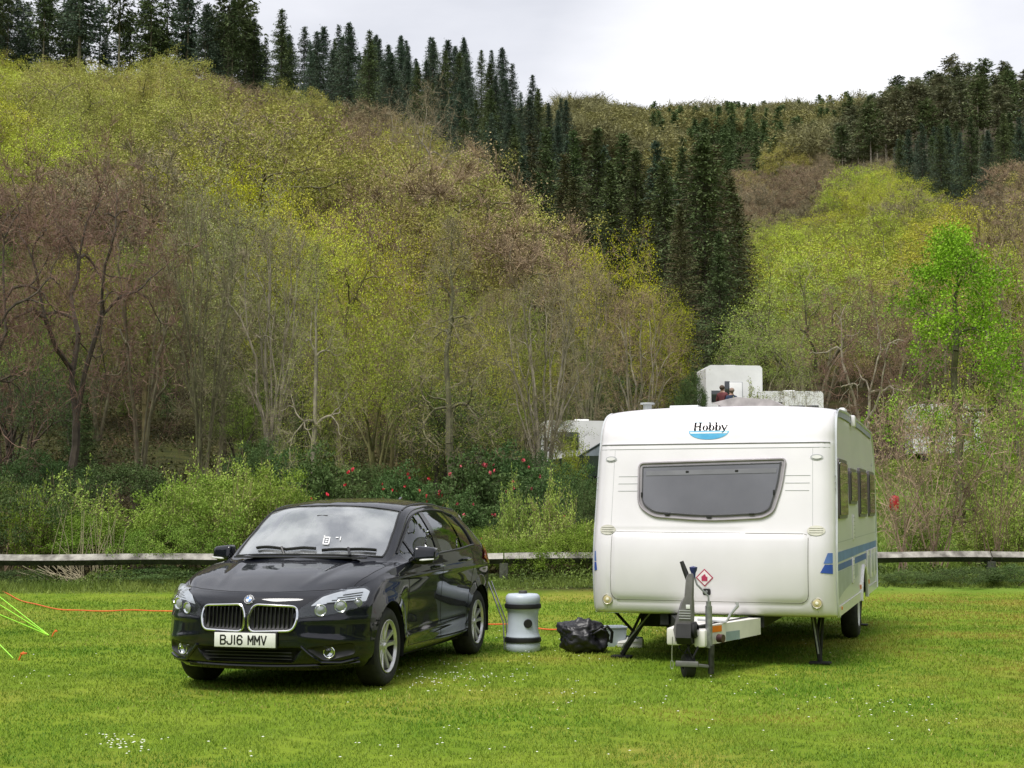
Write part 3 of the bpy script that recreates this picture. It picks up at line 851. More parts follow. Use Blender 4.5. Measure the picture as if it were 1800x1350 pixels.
    rect(y0 + .022, y0 + .042, z0 + .018, z0 + .030); rect(y0 + .022, y0 + .042, z0 + .036, z0 + .046)
    rect(y0 + .11, y0 + .135, z0 + .055, z0 + .063); rect(y0 + .15, y0 + .158, z0 + .035, z0 + .065)
    s.build('permit_sticker', sw, root, smooth=False)
    # wheels
    def wheel(wx, sy):
        w = 0.10
        s = MB()
        s.lathe([(.214, .075), (.222, .098), (.245, .108), (.285, .106), (.308, .092), (.322, .065), (.326, .03), (.326, -.03), (.322, -.065), (.308, -.09), (.28, -.10), (.22, -.09), (.21, -.07)], 48, (0, 0, 0), 'Y')
        T = Matrix.Translation((wx, sy * .775, .325)) @ (Matrix.Identity(4) if sy > 0 else Matrix.Rotation(PI, 4, 'Z'))
        wh = s.build('wheel', rubber, root, M=T)
        s = MB()
        s.lathe([(.213, .09), (.219, .102), (.212, .104), (.200, .092), (.197, .080)], 48, (0, 0, 0), 'Y')
        s.lathe([(0, .082), (.022, .084), (.030, .080), (.034, .070), (.062, .066), (.072, .05), (.07, .02)], 30, (0, 0, 0), 'Y')
        for k in range(5):
            a0 = 2 * PI * k / 5 + PI / 2
            for d in (-1, 1):
                pts = []
                for r_, off, h, ww in ((.045, .014, .066, .020), (.10, .027, .072, .019), (.16, .042, .080, .019), (.206, .054, .090, .022)):
                    a = a0
                    cx = r_ * math.cos(a) - d * off * math.sin(a); cz = r_ * math.sin(a) + d * off * math.cos(a)
                    pts.append((cx, cz, h, ww, a))
                vs = []
                for cx, cz, h, ww, a in pts:
                    tx, tz = -math.sin(a), math.cos(a)
                    vs += [(cx - tx * ww, h - .012, cz - tz * ww), (cx - tx * ww * .75, h, cz - tz * ww * .75), (cx + tx * ww * .75, h, cz + tz * ww * .75), (cx + tx * ww, h - .012, cz + tz * ww), (cx + tx * ww, h - .04, cz + tz * ww), (cx - tx * ww, h - .04, cz - tz * ww)]
                fs = []
                for q in range(3):
                    for e in range(6): fs.append((q * 6 + e, q * 6 + (e + 1) % 6, (q + 1) * 6 + (e + 1) % 6, (q + 1) * 6 + e))
                s.add(vs, fs)
        s.build('rim', satin, wh, M=T, angle=35)
        s = MB(); s.lathe([(.197, .080), (.194, .03), (.19, -.08), (.213, -.09)], 40, (0, 0, 0), 'Y'); s.build('rim_barrel', dark, wh, M=T)
        s = MB(); s.lathe([(.02, .01), (.145, .01), (.145, -.005), (.02, -.005)], 32, (0, 0, 0), 'Y'); s.build('brake_disc', mat('disc_steel', (.06, .055, .05), rough=.45, metal=.6), wh, M=T)
        s = MB(); s.lathe([(0, -.02), (.19, -.02)], 24, (0, 0, 0), 'Y')
        s.build('wheel_back', dark, wh, M=T)
    for wx in (0, -2.67):
        for sy in (1, -1): wheel(wx, sy)
    return root
car = build_car()
# ------------------------------------------------------------------ the white touring caravan
def build_caravan():
    vt = 0.313
    root = empty('touring_caravan', (1.842, 13.608, 0), -vt,
                 'white touring caravan with tinted front window and blue side stripe, beside the black car', 'caravan')
    # local axes: x to the right seen from the front, y to the back, z up; front wall at y = 0
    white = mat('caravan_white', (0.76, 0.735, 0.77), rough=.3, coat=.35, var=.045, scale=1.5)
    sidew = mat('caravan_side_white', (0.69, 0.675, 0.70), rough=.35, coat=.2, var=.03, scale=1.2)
    roofm = mat('roof_white', (0.72, 0.73, 0.74), rough=.4, var=.06, scale=2)
    grey = mat('rubber_grey', (0.16, 0.155, 0.17), rough=.5, var=.1)
    lgrey = mat('pale_grey_line', (0.42, 0.43, 0.44), rough=.5, var=.05)
    dark = mat('chassis_dark', (0.012, 0.012, 0.012), rough=.7, var=.3, scale=15)
    steel = mat('galvanised_steel', (0.30, 0.31, 0.31), rough=.5, metal=.6, var=.2, scale=25)
    W, LEN = 1.15, 5.49
    prof = [(.17,.455),(.07,.47),(.03,.50),(.005,.58),(-.02,.72),(-.03,.9),(-.015,1.08),(.015,1.22),(.045,1.33),(.085,1.5),(.13,1.7),(.175,1.9),(.215,2.05),
            (.235,2.10),(.27,2.2),(.325,2.29),(.40,2.37),(.50,2.425),(.62,2.455),(.80,2.47)]
    xs = [0, .25, .5, .72, .90, 1.02, 1.085, 1.125, 1.145, 1.15]
    G = []
    for k, x in enumerate(xs):
        col = []
        for y, z in prof:
            t = x / W
            cr = .035 * t * t
            r = max(0, (x - .96) / .19); cr += .17 * (1 - math.sqrt(max(0, 1 - r * r)))
            top = max(0, (z - 2.25) / .22)
            zz = z - top * .05 * t ** 3
            # the whole nose narrows a little towards roof and skirt
            xx = x * (1 - .012 * max(0, (z - 1.2)) ** 1.5) if x > .6 else x
            col.append((xx, y + cr, zz))
        G.append(col)
    GF = grid_surface(G, 6, 4)
    v = []; f = []
    ni, nj = GF.shape[:2]
    for sgn in (1, -1):
        o = len(v)
        for i in range(ni):
            for j in range(nj): v.append((sgn * GF[i, j][0], GF[i, j][1], GF[i, j][2]))
        for i in range(ni - 1):
            for j in range(nj - 1): f.append((o + i * nj + j, o + (i + 1) * nj + j, o + (i + 1) * nj + j + 1, o + i * nj + j + 1))
    # locker door: shallow raised panel
    LOCK = rounded([(-.95, .595), (.91, .59), (.915, 1.225), (-.94, 1.235)], [.09, .09, .05, .05], 6)
    v2 = []
    for p in v:
        if pip(p[0], p[2], LOCK) and p[1] < .3:
            d = pdist(p[0], p[2], LOCK); v2.append((p[0], p[1] - .013 * min(1, d / .03), p[2]))
        elif p[1] < .3 and pdist(p[0], p[2], LOCK) < .02 and 0.5 < p[2] < 1.3: v2.append((p[0], p[1] + .008, p[2]))
        else: v2.append(p)
    fr = MB(); fr.add(v2, f)
    front = fr.build('front_panel', white, root, angle=70)
    bvh = BVHTree.FromPolygons(v2, f)
    # side walls, roof, back
    edge = [tuple(GF[ni - 1, j]) for j in range(nj)]
    side_pts = [(p[1], p[2]) for p in edge]
    side_pts = side_pts + [(1.6, 2.440), (3.5, 2.43), (LEN - .35, 2.40), (LEN - .12, 2.30), (LEN - .02, 2.1), (LEN, 1.2), (LEN, .50), (LEN - .03, .46)]
    arch = [(3.36 + .42 * math.cos(R(a)), .40 + .40 * math.sin(R(a))) for a in range(10, 171, 10)]
    xw = [p[0] for p in edge] + [1.13, 1.13, 1.13, 1.13, 1.14, 1.15, 1.15, 1.15]
    for sgn in (1, -1):
        s = MB()
        poly = side_pts + arch
        zs = lambda z: (W * (1 - .012 * max(0, (z - 1.2)) ** 1.5))
        bm = bmesh.new()
        bm.faces.new([bm.verts.new((0, a, b)) for a, b in poly])
        for k in range(1, 20):
            bmesh.ops.bisect_plane(bm, geom=bm.verts[:] + bm.edges[:] + bm.faces[:], plane_co=(0, 0, .45 + k * .1), plane_no=(0, 0, 1))
        for vv in bm.verts: vv.co.x = sgn * zs(vv.co.z)
        bm.verts.index_update()
        s.add([vv.co.copy() for vv in bm.verts], [[q.index for q in ff.verts] for ff in bm.faces]); bm.free()
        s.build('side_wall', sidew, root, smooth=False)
        # edge rail round the wall
        s = MB()
        s.tube([(sgn * zs(b) * 1.002, a, b) for a, b in side_pts], .016, 6)
        s.tube([(sgn * (zs(b) + .006), a + .055, b) for a, b in side_pts[:nj - 2]], .006, 6)
        s.build('edge_rail', mat('rail_aluminium', (0.62, 0.64, 0.66), rough=.35, metal=.3), root)
    s = MB()
    rp = [(.79, 2.47), (1.6, 2.49), (3.5, 2.485), (LEN - .35, 2.45), (LEN - .12, 2.33), (LEN - .02, 2.12), (LEN, 1.2), (LEN, .5), (LEN - .03, .46)]
    n = len(rp); xx = [-1.125, -1.08, -.9, -.5, 0, .5, .9, 1.08, 1.125]
    vs = []
    for y, z in rp:
        for x in xx: vs.append((x * (1.02 if z < 2.2 else 1), y, z - (.05 * abs(x / 1.125) ** 3 if z > 2.3 else 0)))
    s.add(vs, [(i * 9 + k, i * 9 + k + 1, (i + 1) * 9 + k + 1, (i + 1) * 9 + k) for i in range(n - 1) for k in range(8)])
    s.build('roof', roofm, root, angle=50)
    s = MB()   # grey awning rail slope of the roof edge
    for sgn in (1,):
        pts = [(.62, 2.405), (1.0, 2.425), (1.6, 2.43), (3.5, 2.42), (5.1, 2.39)]
        vs = []
        for y, z in pts: vs += [(sgn * 1.137, y, z + .01), (sgn * 1.147, y, z - .075)]
        s.add(vs, [(2 * i, 2 * i + 1, 2 * i + 3, 2 * i + 2) for i in range(4)])
    s.build('awning_strip', mat('awning_grey', (.30, .31, .36), rough=.5), root)
    # floor and skirts
    s = MB(); s.box((0, 2.85, .50), (2.2, 5.1, .06)); s.box((.45, 1.6, .42), (.08, 3.0, .12)); s.box((-.45, 1.6, .42), (.08, 3.0, .12)); s.tube([(-.95, 3.36, .34), (.95, 3.36, .34)], .05, 8)
    s.box((-.62, .75, .40), (.35, .3, .2)); s.build('chassis', dark, root)
    # seams of the front
    s = MB()
    s.tube(snap(bvh, dense([(x / 20, 2.075) for x in range(-22, 23)], .04), 'Y', .001, -1, ), .0075, 6)
    s.build('panel_seam', mat('seam_grey', (.22, .22, .23), rough=.6), root)
    s = MB(); s.tube(snap(bvh, dense(LOCK, .03, True), 'Y', -.004, -1), .0062, 6, closed=True)
    s.build('locker_seal', mat('seam_brown', (.20, .19, .18), rough=.6), root)
    for zz in (2.03,):
        s = MB(); s.tube(snap(bvh, dense([(x / 20, zz) for x in range(-22, 23)], .04), 'Y', .0, -1), .004, 6); s.build('panel_groove', lgrey, root)
    for sx in (-1, 1):
        for k, zz in enumerate((1.765, 1.695, 1.625)):
            s = MB()
            a0, a1 = (.70, .93 - .005 * k) if sx > 0 else (.69, .90)
            s.tube(snap(bvh, dense([(sx * a0, zz), (sx * a1, zz)], .04), 'Y', .0, -1), .0035, 5); s.build('pinstripe', lgrey, root)
        s = MB()
        s.tube(snap(bvh, dense([(sx * .95, 2.02), (sx * .955, 1.25)], .05), 'Y', -.0015, -1), .003, 5); s.build('panel_groove', lgrey, root)
        s = MB()
        s.tube(snap(bvh, dense([(sx * .92, .60), (sx * .985, .55), (sx * 1.0, .47)], .03), 'Y', -.001, -1), .003, 5); s.build('panel_groove', lgrey, root)
        # front lamps, oval vents, marker lamps
        P = snap(bvh, [(sx * .985, .595)], 'Y', 0, -1)[0]
        Ml = Matrix.Translation(P)
        s = MB(); s.lathe([(.048, .01), (.053, -.006), (.046, -.012), (.040, -.006)], 24, (0, 0, 0), 'Y')
        lamp = s.build('front_lamp', mat('lamp_rim', (.45, .42, .36), rough=.35, metal=.3), root, M=Ml)
        s = MB(); s.lathe([(0, -.014), (.02, -.013), (.042, -.006)], 20, (0, 0, 0), 'Y'); s.build('lens', mat('lens_amberish', (.55, .47, .25), rough=.1, coat=1), lamp, M=Ml)
        s = MB(); s.lathe([(0, -.019), (.013, -.017), (.016, -.012)], 16, (0, 0, 0), 'Y'); s.build('bulb', mat('bulb_white', (.85, .82, .7), rough=.1), lamp, M=Ml)
        ol = ellipse(sx * .985, 1.255, .080, .047)
        ov = drape(bvh, ol, 'Y', .006, .03, 3, mat('vent_cream', (.62, .60, .53), rough=.5), 'oval_vent', root, sgn=-1)
        for dz in (-.02, 0, .02):
            s = MB(); s.tube(snap(bvh, dense([(sx * .985 - .06, 1.255 + dz), (sx * .985 + .06, 1.255 + dz)], .03), 'Y', .007, -1), .003, 5); s.build('vent_slat', mat('vent_slat_grey', (.38, .37, .33), rough=.6), ov)  # slats a darker tone than the vent plate
        ml = drape(bvh, ellipse(sx * .985, 1.935, .058, .028), 'Y', .006, .03, 3, lgrey, 'marker_light', root, sgn=-1)
        drape(bvh, ellipse(sx * .985, 1.935, .042, .017), 'Y', .013, .03, 3, mat('marker_clear', (.75, .74, .72), rough=.1, coat=1), 'lens', ml, sgn=-1)
    # front window: frame, tinted pane and catches
    OUT = rounded([(-.705, 1.895), (.710, 1.925), (.675, 1.66), (.60, 1.42), (.50, 1.365), (0, 1.335), (-.55, 1.375), (-.695, 1.48)], [.06, .05, .1, .1, .1, .3, .12, .1], 6)
    wf = drape(bvh, OUT, 'Y', .012, .05, 3, mat('window_frame_grey', (.30, .28, .30), rough=.45), 'front_window', root, sgn=-1)
    INN = offset_poly(OUT, -.040)
    drape(bvh, INN, 'Y', .026, .05, 3, mat('acrylic_tint', (.125, .125, .145), rough=.12, coat=.5, var=.22, scale=1.1, spec=.6), 'pane', wf, sgn=-1)
    s = MB(); s.tube(snap(bvh, dense(offset_poly(OUT, -.006), .03, True), 'Y', .016, -1), .011, 6, closed=True); s.build('frame', mat('frame_light', (.36, .33, .36), rough=.4), wf)
    s = MB(); s.tube(snap(bvh, dense(offset_poly(OUT, -.048), .03, True), 'Y', .024, -1), .007, 6, closed=True); s.build('frame', mat('frame_dark', (.05, .05, .055), rough=.4), wf)
    drape(bvh, [(-.62, 1.765), (.62, 1.785), (.625, 1.83), (-.625, 1.81)], 'Y', .030, .05, 3, mat('blind_edge', (.17, .17, .19), rough=.4), 'blind_edge', wf, sgn=-1)
    for cx_, cz in ((-.40, 1.395), (.0, 1.37), (.40, 1.40), (-.655, 1.58), (.60, 1.60), (-.22, 1.80), (.25, 1.805)):
        P = snap(bvh, [(cx_, cz)], 'Y', .03, -1)[0]
        s = MB(); s.box(P, (.05, .02, .014) if cz < 1.5 else (.016, .02, .05) if cz < 1.7 else (.03, .012, .02), bevel=.004); s.build('catch', dark, wf)
    # emblem and lettering
    lt = mat('logo_pale_blue', (.62, .80, .90), rough=.4); bl = mat('logo_blue', (.08, .40, .70), rough=.8, col2=(.16, .52, .80)); ink = mat('logo_ink', (.02, .018, .022), rough=.95, spec=0.0)
    cx_, cz = -.035, 2.235
    a = [(cx_ + .195 * math.cos(t), cz - .035 + .085 * math.sin(t)) for t in [PI + k * PI / 16 for k in range(17)]]
    lg = drape(bvh, a, 'Y', .004, .03, 3, bl, 'emblem', root, sgn=-1)
    drape(bvh, [(cx_ - .15, cz + .05), (cx_ + .16, cz + .05), (cx_ + .13, cz + .062), (cx_ + .06, cz + .072), (cx_ - .06, cz + .072), (cx_ - .12, cz + .062)], 'Y', .004, .03, 3, lt, 'emblem_top', lg, sgn=-1)
    drape(bvh, [(cx_ - .185, cz - .045), (cx_ + .185, cz - .045), (cx_ + .175, cz - .062), (cx_ - .175, cz - .062)], 'Y', .006, .03, 3, lt, 'emblem_band', lg, sgn=-1)
    def stroke(pts, w, zoff=.007):
        d = dense(pts, .008)
        L_ = []
        for k, p in enumerate(d):
            q = Vector(d[min(k + 1, len(d) - 1)]) - Vector(d[max(k - 1, 0)]); q = q.normalized() if q.length > 0 else Vector((1, 0)); nn = Vector((-q.y, q.x)) * w / 2
            L_.append(((p[0] - nn.x, p[1] - nn.y), (p[0] + nn.x, p[1] + nn.y)))
        vs = []
        for A_, B_ in L_:
            vs += snap(bvh, [A_, B_], 'Y', zoff, -1)
        return vs, [(2 * i, 2 * i + 1, 2 * i + 3, 2 * i + 2) for i in range(len(d) - 1)]
    def letter(ch, x, z):
        s = MB(); h = .072; xh = .047
        def st(pts, w, o=.007): s.add(*stroke([(x + p, z + q) for p, q in pts], w * 1.35, o))
        def ring(cx0, cz0, rx, rz, w=.012):
            pts = [(cx0 + rx * math.cos(2 * PI * k / 24), cz0 + rz * math.sin(2 * PI * k / 24)) for k in range(25)]
            vs = []
            for k in range(25):
                c, sn = math.cos(2 * PI * k / 24), math.sin(2 * PI * k / 24)
                ww = .006 + .013 * abs(c)
                vs += snap(bvh, [(x + cx0 + (rx + ww / 2) * c, z + cz0 + (rz + .002) * sn), (x + cx0 + (rx - ww / 2) * c, z + cz0 + (rz - .003) * sn)], 'Y', .0075, -1)
            s.add(vs, [(2 * i, 2 * i + 1, 2 * i + 3, 2 * i + 2) for i in range(24)])
        if ch == 'H':
            for xx0 in (.012, .060):
                st([(xx0, 0), (xx0, h)], .013); st([(xx0 - .013, .002), (xx0 + .013, .002)], .005, .0078); st([(xx0 - .013, h - .002), (xx0 + .013, h - .002)], .005, .0078)
            st([(.012, h * .52), (.060, h * .52)], .006, .0074); return s, .088
        if ch == 'o': ring(.024, xh / 2, .019, xh / 2); return s, .056
        if ch == 'b':
            st([(.010, 0), (.010, h)], .012, .0072); st([(0, h - .002), (.010, h - .002)], .005, .0078); ring(.030, xh / 2, .019, xh / 2); return s, .062
        st([(.004, xh), (.028, .002)], .012); st([(.052, xh), (.030, 0), (.020, -.020), (.006, -.022)], .006, .0078)
        st([(-.006, xh), (.016, xh)], .005, .0084); st([(.042, xh), (.060, xh)], .005, .0084)
        return s, .06
    x = cx_ - .148
    for ch in 'Hobby':
        s, adv = letter(ch, x, cz - .030)
        s.build('emblem_letter', ink, lg, smooth=False); x += adv
    # red diamond sticker, lock
    dc = (-.035, .815); dr = .083
    dm = drape(bvh, [(dc[0], dc[1] - dr), (dc[0] + dr, dc[1]), (dc[0], dc[1] + dr), (dc[0] - dr, dc[1])], 'Y', .004, .04, 3, mat('sticker_red', (.42, .03, .09), rough=.5), 'diamond_sticker', root, sgn=-1)
    drape(bvh, [(dc[0], dc[1] - dr + .014), (dc[0] + dr - .014, dc[1]), (dc[0], dc[1] + dr - .014), (dc[0] - dr + .014, dc[1])], 'Y', .007, .04, 3, mat('sticker_white', (.8, .72, .74), rough=.5), 'sticker_field', dm, sgn=-1)
    hs = [(-.027, -.03), (.027, -.03), (.029, .006), (.012, .014), (.010, .028), (.0, .034), (-.010, .024), (-.028, .010)]
    drape(bvh, [(dc[0] + p, dc[1] + q) for p, q in hs], 'Y', .010, .04, 3, mat('sticker_red', (.42, .03, .09)), 'sticker_mark', dm, sgn=-1)
    lk = drape(bvh, rounded([(-.055, .66), (.02, .66), (.02, .715), (-.055, .715)], .018, 4), 'Y', .012, .03, 3, dark, 'locker_lock', root, sgn=-1, thick=.006)
    P = snap(bvh, [(-.018, .688)], 'Y', .016, -1)[0]; s = MB(); s.lathe([(0, -.004), (.012, -.003), (.013, .004)], 14, (0, 0, 0), 'Y'); s.build('lock_barrel', steel, lk, M=Matrix.Translation(P))
    # blue stripe on both sides of the nose and along the wall
    b1 = mat('stripe_blue', (.035, .09, .42), rough=.4); b2 = mat('stripe_mid_blue', (.11, .20, .52), rough=.4); g3 = mat('stripe_grey', (.42, .44, .46), rough=.4)
    for sgn in (1, -1):
        X = sgn * 1.1525
        def band(pts, m_, nm='side_stripe', dx=0.0):
            s = MB(); s.add([(X + sgn * dx, a, b) for a, b in pts], [tuple(range(len(pts)))]); return s.build(nm, m_, root, smooth=False)
        band([(.20, .955), (LEN - .02, .975), (LEN - .02, 1.05), (.20, 1.05)], b2)
        band([(.20, .875), (LEN - .02, .875), (LEN - .02, .945), (.20, .935)], b1)
        band([(.22, .60), (.9, .66), (2.0, .71), (2.6, .74), (2.6, .865), (.22, .865)], g3)
        band([(.20, 1.135), (LEN, 1.155), (LEN, 1.162), (.20, 1.142)], lgrey)
        # wraps on to the nose
        drape(bvh, [(sgn * 1.125, .86), (sgn * (1.02 if sgn > 0 else 1.09), .872), (sgn * (1.06 if sgn > 0 else 1.1), .945), (sgn * 1.125, .945)], 'Y', .004, .02, 3, b1, 'nose_stripe', root, sgn=-1)
        drape(bvh, [(sgn * 1.125, .955), (sgn * (1.05 if sgn > 0 else 1.1), .955), (sgn * (1.085 if sgn > 0 else 1.11), 1.05), (sgn * 1.125, 1.05)], 'Y', .004, .02, 3, b2, 'nose_stripe', root, sgn=-1)
        for a0, a1, z0, z1 in ((.42, 1.30, 1.36, 1.93), (1.68, 2.50, 1.50, 1.87), (2.85, 3.85, 1.36, 1.90), (4.25, 5.15, 1.36, 1.90)):
            if sgn < 0 and a0 > 4: continue
            xw_ = W * (1 - .012 * max(0, (z0 + z1) / 2 - 1.2) ** 1.5)
            tilt = -.006 * sgn
            PO = rounded([(a0, z0), (a1, z0), (a1, z1), (a0, z1)], .06, 5)
            s = MB(); s.prism(PO, sgn * (xw_ - .02), sgn * (xw_ + .022), 'X'); w_ = s.build('side_window', mat('frame_plum', (.14, .115, .135), rough=.4), root, angle=30)
            s = MB(); s.prism(offset_poly(PO, -.035), sgn * (xw_ + .022), sgn * (xw_ + .032), 'X'); s.build('pane', mat('side_acrylic', (.035, .04, .045), rough=.05, coat=1), w_, angle=30)
        for zz in (1.76, 1.70, 1.64):
            s = MB(); s.box((sgn * 1.147, .34 if zz else 0, zz), (.004, .14, .008)); s.box((sgn * 1.147, 1.49, zz), (.004, .34, .008)); s.build('pinstripe', lgrey, root)
        def vent(a, z, w, h, n_, m_=sidew):
            s = MB(); s.box((sgn * 1.156, a, z), (.018, w, h), bevel=.006); o = s.build('wall_vent', white, root)
            for k in range(n_):
                s = MB(); s.box((sgn * 1.166, a, z - h / 2 + h * (k + .7) / (n_ + .4)), (.004, w * .8, .008)); s.build('vent_slat', lgrey, o)
        vent(2.1, 1.26, .17, .26, 6); vent(1.95, .82, .20, .26, 5)
        for a0 in (4.0, 4.62, 5.1):
            s = MB(); s.box((sgn * 1.157, a0, .80), (.02, .40, .34), bevel=.01); o = s.build('service_hatch', white, root)
            s = MB(); s.box((sgn * 1.169, a0, .80), (.004, .26, .22), bevel=.001); s.build('hatch_door', lgrey, o)
        # wheel, arch trim, side marker
        s = MB(); s.tube([(sgn * 1.155, 3.36 + .43 * math.cos(R(a)), .40 + .41 * math.sin(R(a))) for a in range(6, 175, 8)], .022, 6); s.build('wheel_arch', white, root)
        s = MB(); s.box((sgn * 1.154, 1.6, .50), (.012, 2.7, .09)); s.box((sgn * 1.154, 4.65, .50), (.012, 1.6, .09)); s.build('skirt', white, root)
        s = MB(); s.lathe([(.18, .085), (.19, .095), (.27, .095), (.30, .07), (.315, .03), (.315, -.03), (.30, -.07), (.27, -.09), (.19, -.09)], 36, (0, 0, 0), 'X')
        Mw = Matrix.Translation((sgn * 1.0, 3.36, .315)) @ (Matrix.Identity(4) if sgn > 0 else Matrix.Rotation(PI, 4, 'Z'))
        wh = s.build('wheel', mat('tyre_rubber', (.018, .018, .018), rough=.8), root, M=Mw)
        s = MB(); s.lathe([(0, .07), (.04, .075), (.06, .06), (.13, .05), (.165, .075), (.185, .09)], 30, (0, 0, 0), 'X'); s.build('rim', mat('rim_white', (.6, .6, .6), rough=.4), wh, M=Mw)
        s = MB(); s.box((sgn * 1.162, .55, .52), (.012, .05, .03), bevel=.004); s.build('side_marker', mat('marker_orange', (.7, .22, .03), rough=.3), root)
    for a in (2.85, 4.05):
        s = MB(); s.box((1.160, a, .60), (.012, .05, .05), bevel=.004); s.build('side_marker', MATS['marker_orange'], root)
    s = MB(); s.prism([(1.0, 1.97), (1.14, 2.02), (1.04, 1.99)], 1.1455, 1.149, 'X')   # small dark bird-like sticker near the back edge
    s.build('side_sticker', mat('sticker_grey', (.12, .13, .18)), root, M=Matrix.Translation((0, 4.0, 0)))
    # roof fittings
    s = MB(); s.prism([(1.15, 2.48), (1.25, 2.55), (2.0, 2.60), (2.12, 2.50)], -.32, .44, 'Y')
    s = MB()
    hx0, hx1 = -.02, .52
    s.add([(hx0 - .05, 1.3, 2.50), (hx0 - .16, 1.3, 2.545), (hx0 + .08, 1.3, 2.60), (hx1 - .10, 1.3, 2.565), (hx1 + .02, 1.3, 2.50),
           (hx0 - .05, 2.0, 2.50), (hx0 - .14, 2.0, 2.55), (hx0 + .08, 2.0, 2.62), (hx1 - .10, 2.0, 2.58), (hx1 + .02, 2.0, 2.50)],
          [(0, 1, 2, 3, 4), (9, 8, 7, 6, 5), (0, 5, 6, 1), (1, 6, 7, 2), (2, 7, 8, 3), (3, 8, 9, 4), (4, 9, 5, 0)])
    s.build('roof_hatch', mat('hatch_grey', (.36, .33, .33), rough=.5, var=.25, scale=9), root, smooth=False)
    s = MB(); s.tube([(-.82, 1.1, 2.44), (-.82, 1.1, 2.53)], .045, 12); s.tube([(-.82, 1.1, 2.53), (-.82, 1.1, 2.545)], .075, 12); s.build('roof_chimney', lgrey, root)
    s = MB(); s.box((-.45, 1.3, 2.495), (.3, .3, .04), bevel=.01); s.build('roof_vent', roofm, root)
    s = MB(); s.box((1.06, 2.2, 2.46), (.07, .25, .12), bevel=.02); s.box((1.07, 3.1, 2.46), (.06, .9, .06), bevel=.02); s.build('roof_box', roofm, root)
    s = MB(); s.box((1.165, 2.2, 2.38), (.05, .14, .12), bevel=.015); s.build('awning_lamp', white, root)
    # drawbar: two channels meeting at the coupling, cover, coupling head with lever, jockey wheel
    s = MB()
    for sgn in (1, -1):
        a = Vector((sgn * .42, .3, .40)); b = Vector((sgn * .05, -.95, .40))
        d = (b - a).normalized(); nx = Vector((d.y, -d.x, 0)) * .025
        vs = [a + nx + Vector((0, 0, .06)), a - nx + Vector((0, 0, .06)), a - nx - Vector((0, 0, .07)), a + nx - Vector((0, 0, .07)),
              b + nx + Vector((0, 0, .04)), b - nx + Vector((0, 0, .04)), b - nx - Vector((0, 0, .04)), b + nx - Vector((0, 0, .04))]
        s.add(vs, [(0, 1, 5, 4), (1, 2, 6, 5), (2, 3, 7, 6), (3, 0, 4, 7), (0, 3, 2, 1), (4, 5, 6, 7)])
    db = s.build('drawbar', dark, root, smooth=False)
    s = MB()   # white plastic drawbar fairing
    y0, y1 = .02, -.82
    s.add([(-.34, y0, .45), (.47, y0, .45), (.47, y0, .30), (-.34, y0, .30), (-.13, y1, .44), (.15, y1, .44), (.15, y1, .27), (-.13, y1, .27)],
          [(0, 1, 5, 4), (1, 2, 6, 5), (3, 0, 4, 7), (4, 5, 6, 7)])
    fa = s.build('drawbar_cover', mat('cover_white', (.74, .72, .68), rough=.45, var=.08, scale=5), root, smooth=False)
    def on_cover(t, z0, z1, w, m_, nm):   # a plate on the right flank of the cover
        p = Vector((.15, y1, 0)).lerp(Vector((.47, y0, 0)), t); d = (Vector((.47, y0, 0)) - Vector((.15, y1, 0))).normalized(); n_ = Vector((d.y, -d.x, 0)) * .004
        s = MB(); q = p + d * w
        s.add([(p.x + n_.x, p.y + n_.y, z0), (q.x + n_.x, q.y + n_.y, z0), (q.x + n_.x, q.y + n_.y, z1), (p.x + n_.x, p.y + n_.y, z1)], [(0, 1, 2, 3)])
        return s.build(nm, m_, fa, smooth=False)
    on_cover(.04, .375, .43, .16, mat('reflector_orange', (.75, .18, .02), rough=.2), 'reflector')
    on_cover(.30, .285, .365, .24, mat('tag_greyblue', (.30, .38, .44), rough=.4), 'cover_tag')
    s = MB(); s.tube([(.21, -.76, .325), (.26, -.78, .325)], .036, 14); s.build('plug_socket', mat('socket_maroon', (.07, .03, .035), rough=.35), fa)
    s = MB(); s.tube([(.0, -.60, .47), (.26, -.60, .455)], .012, 6); s.tube([(.26, -.60, .46), (.30, -.60, .53), (.36, -.60, .60), (.35, -.60, .63)], [.01, .012, .016, .018], 6); s.build('cover_latch', lgrey, fa)
    s = MB(); s.prism([(-1.22, .36), (-1.18, .47), (-.95, .48), (-.85, .44), (-.85, .32), (-1.15, .30)], -.075, .055, 'X'); cp = s.build('coupling_head', dark, root, angle=30)
    s = MB(); s.box((-.11, -1.0, .36), (.13, .24, .15), bevel=.02); s.box((.11, -1.0, .345), (.10, .2, .15), bevel=.02); s.build('coupling_cover', mat('cover_white', (.74, .72, .68)), cp)
    s = MB()   # upright grey stabiliser handle
    hp = [(-.03, -1.10, .32, .085), (-.025, -1.12, .42, .090), (.0, -1.13, .56, .075), (.015, -1.135, .65, .060), (.03, -1.14, .70, .042), (.04, -1.14, .86, .036), (.045, -1.14, .90, .020)]
    s.add([(x + dx * w, y + dy, z) for x, y, z, w in hp for dx, dy in ((-1, 0), (-.7, -.03), (.7, -.03), (1, 0), (.7, .04), (-.7, .04))],
          [(i * 6 + k, i * 6 + (k + 1) % 6, (i + 1) * 6 + (k + 1) % 6, (i + 1) * 6 + k) for i in range(6) for k in range(6)] + [(0, 5, 4, 3, 2, 1), tuple(36 + k for k in range(6))])
    hd = s.build('hitch_lever', mat('lever_grey', (.17, .16, .17), rough=.45, var=.15, scale=12), root, angle=30)
    for k in range(4):
        s = MB(); s.box((-.005, -1.163, .52 + k * .022), (.10, .004, .007)); s.build('lever_rib', lgrey, hd)
    s = MB(); s.box((.025, -1.165, .62), (.035, .004, .035), bevel=.001); s.build('lever_mark', mat('mark_white', (.75, .75, .75)), hd)
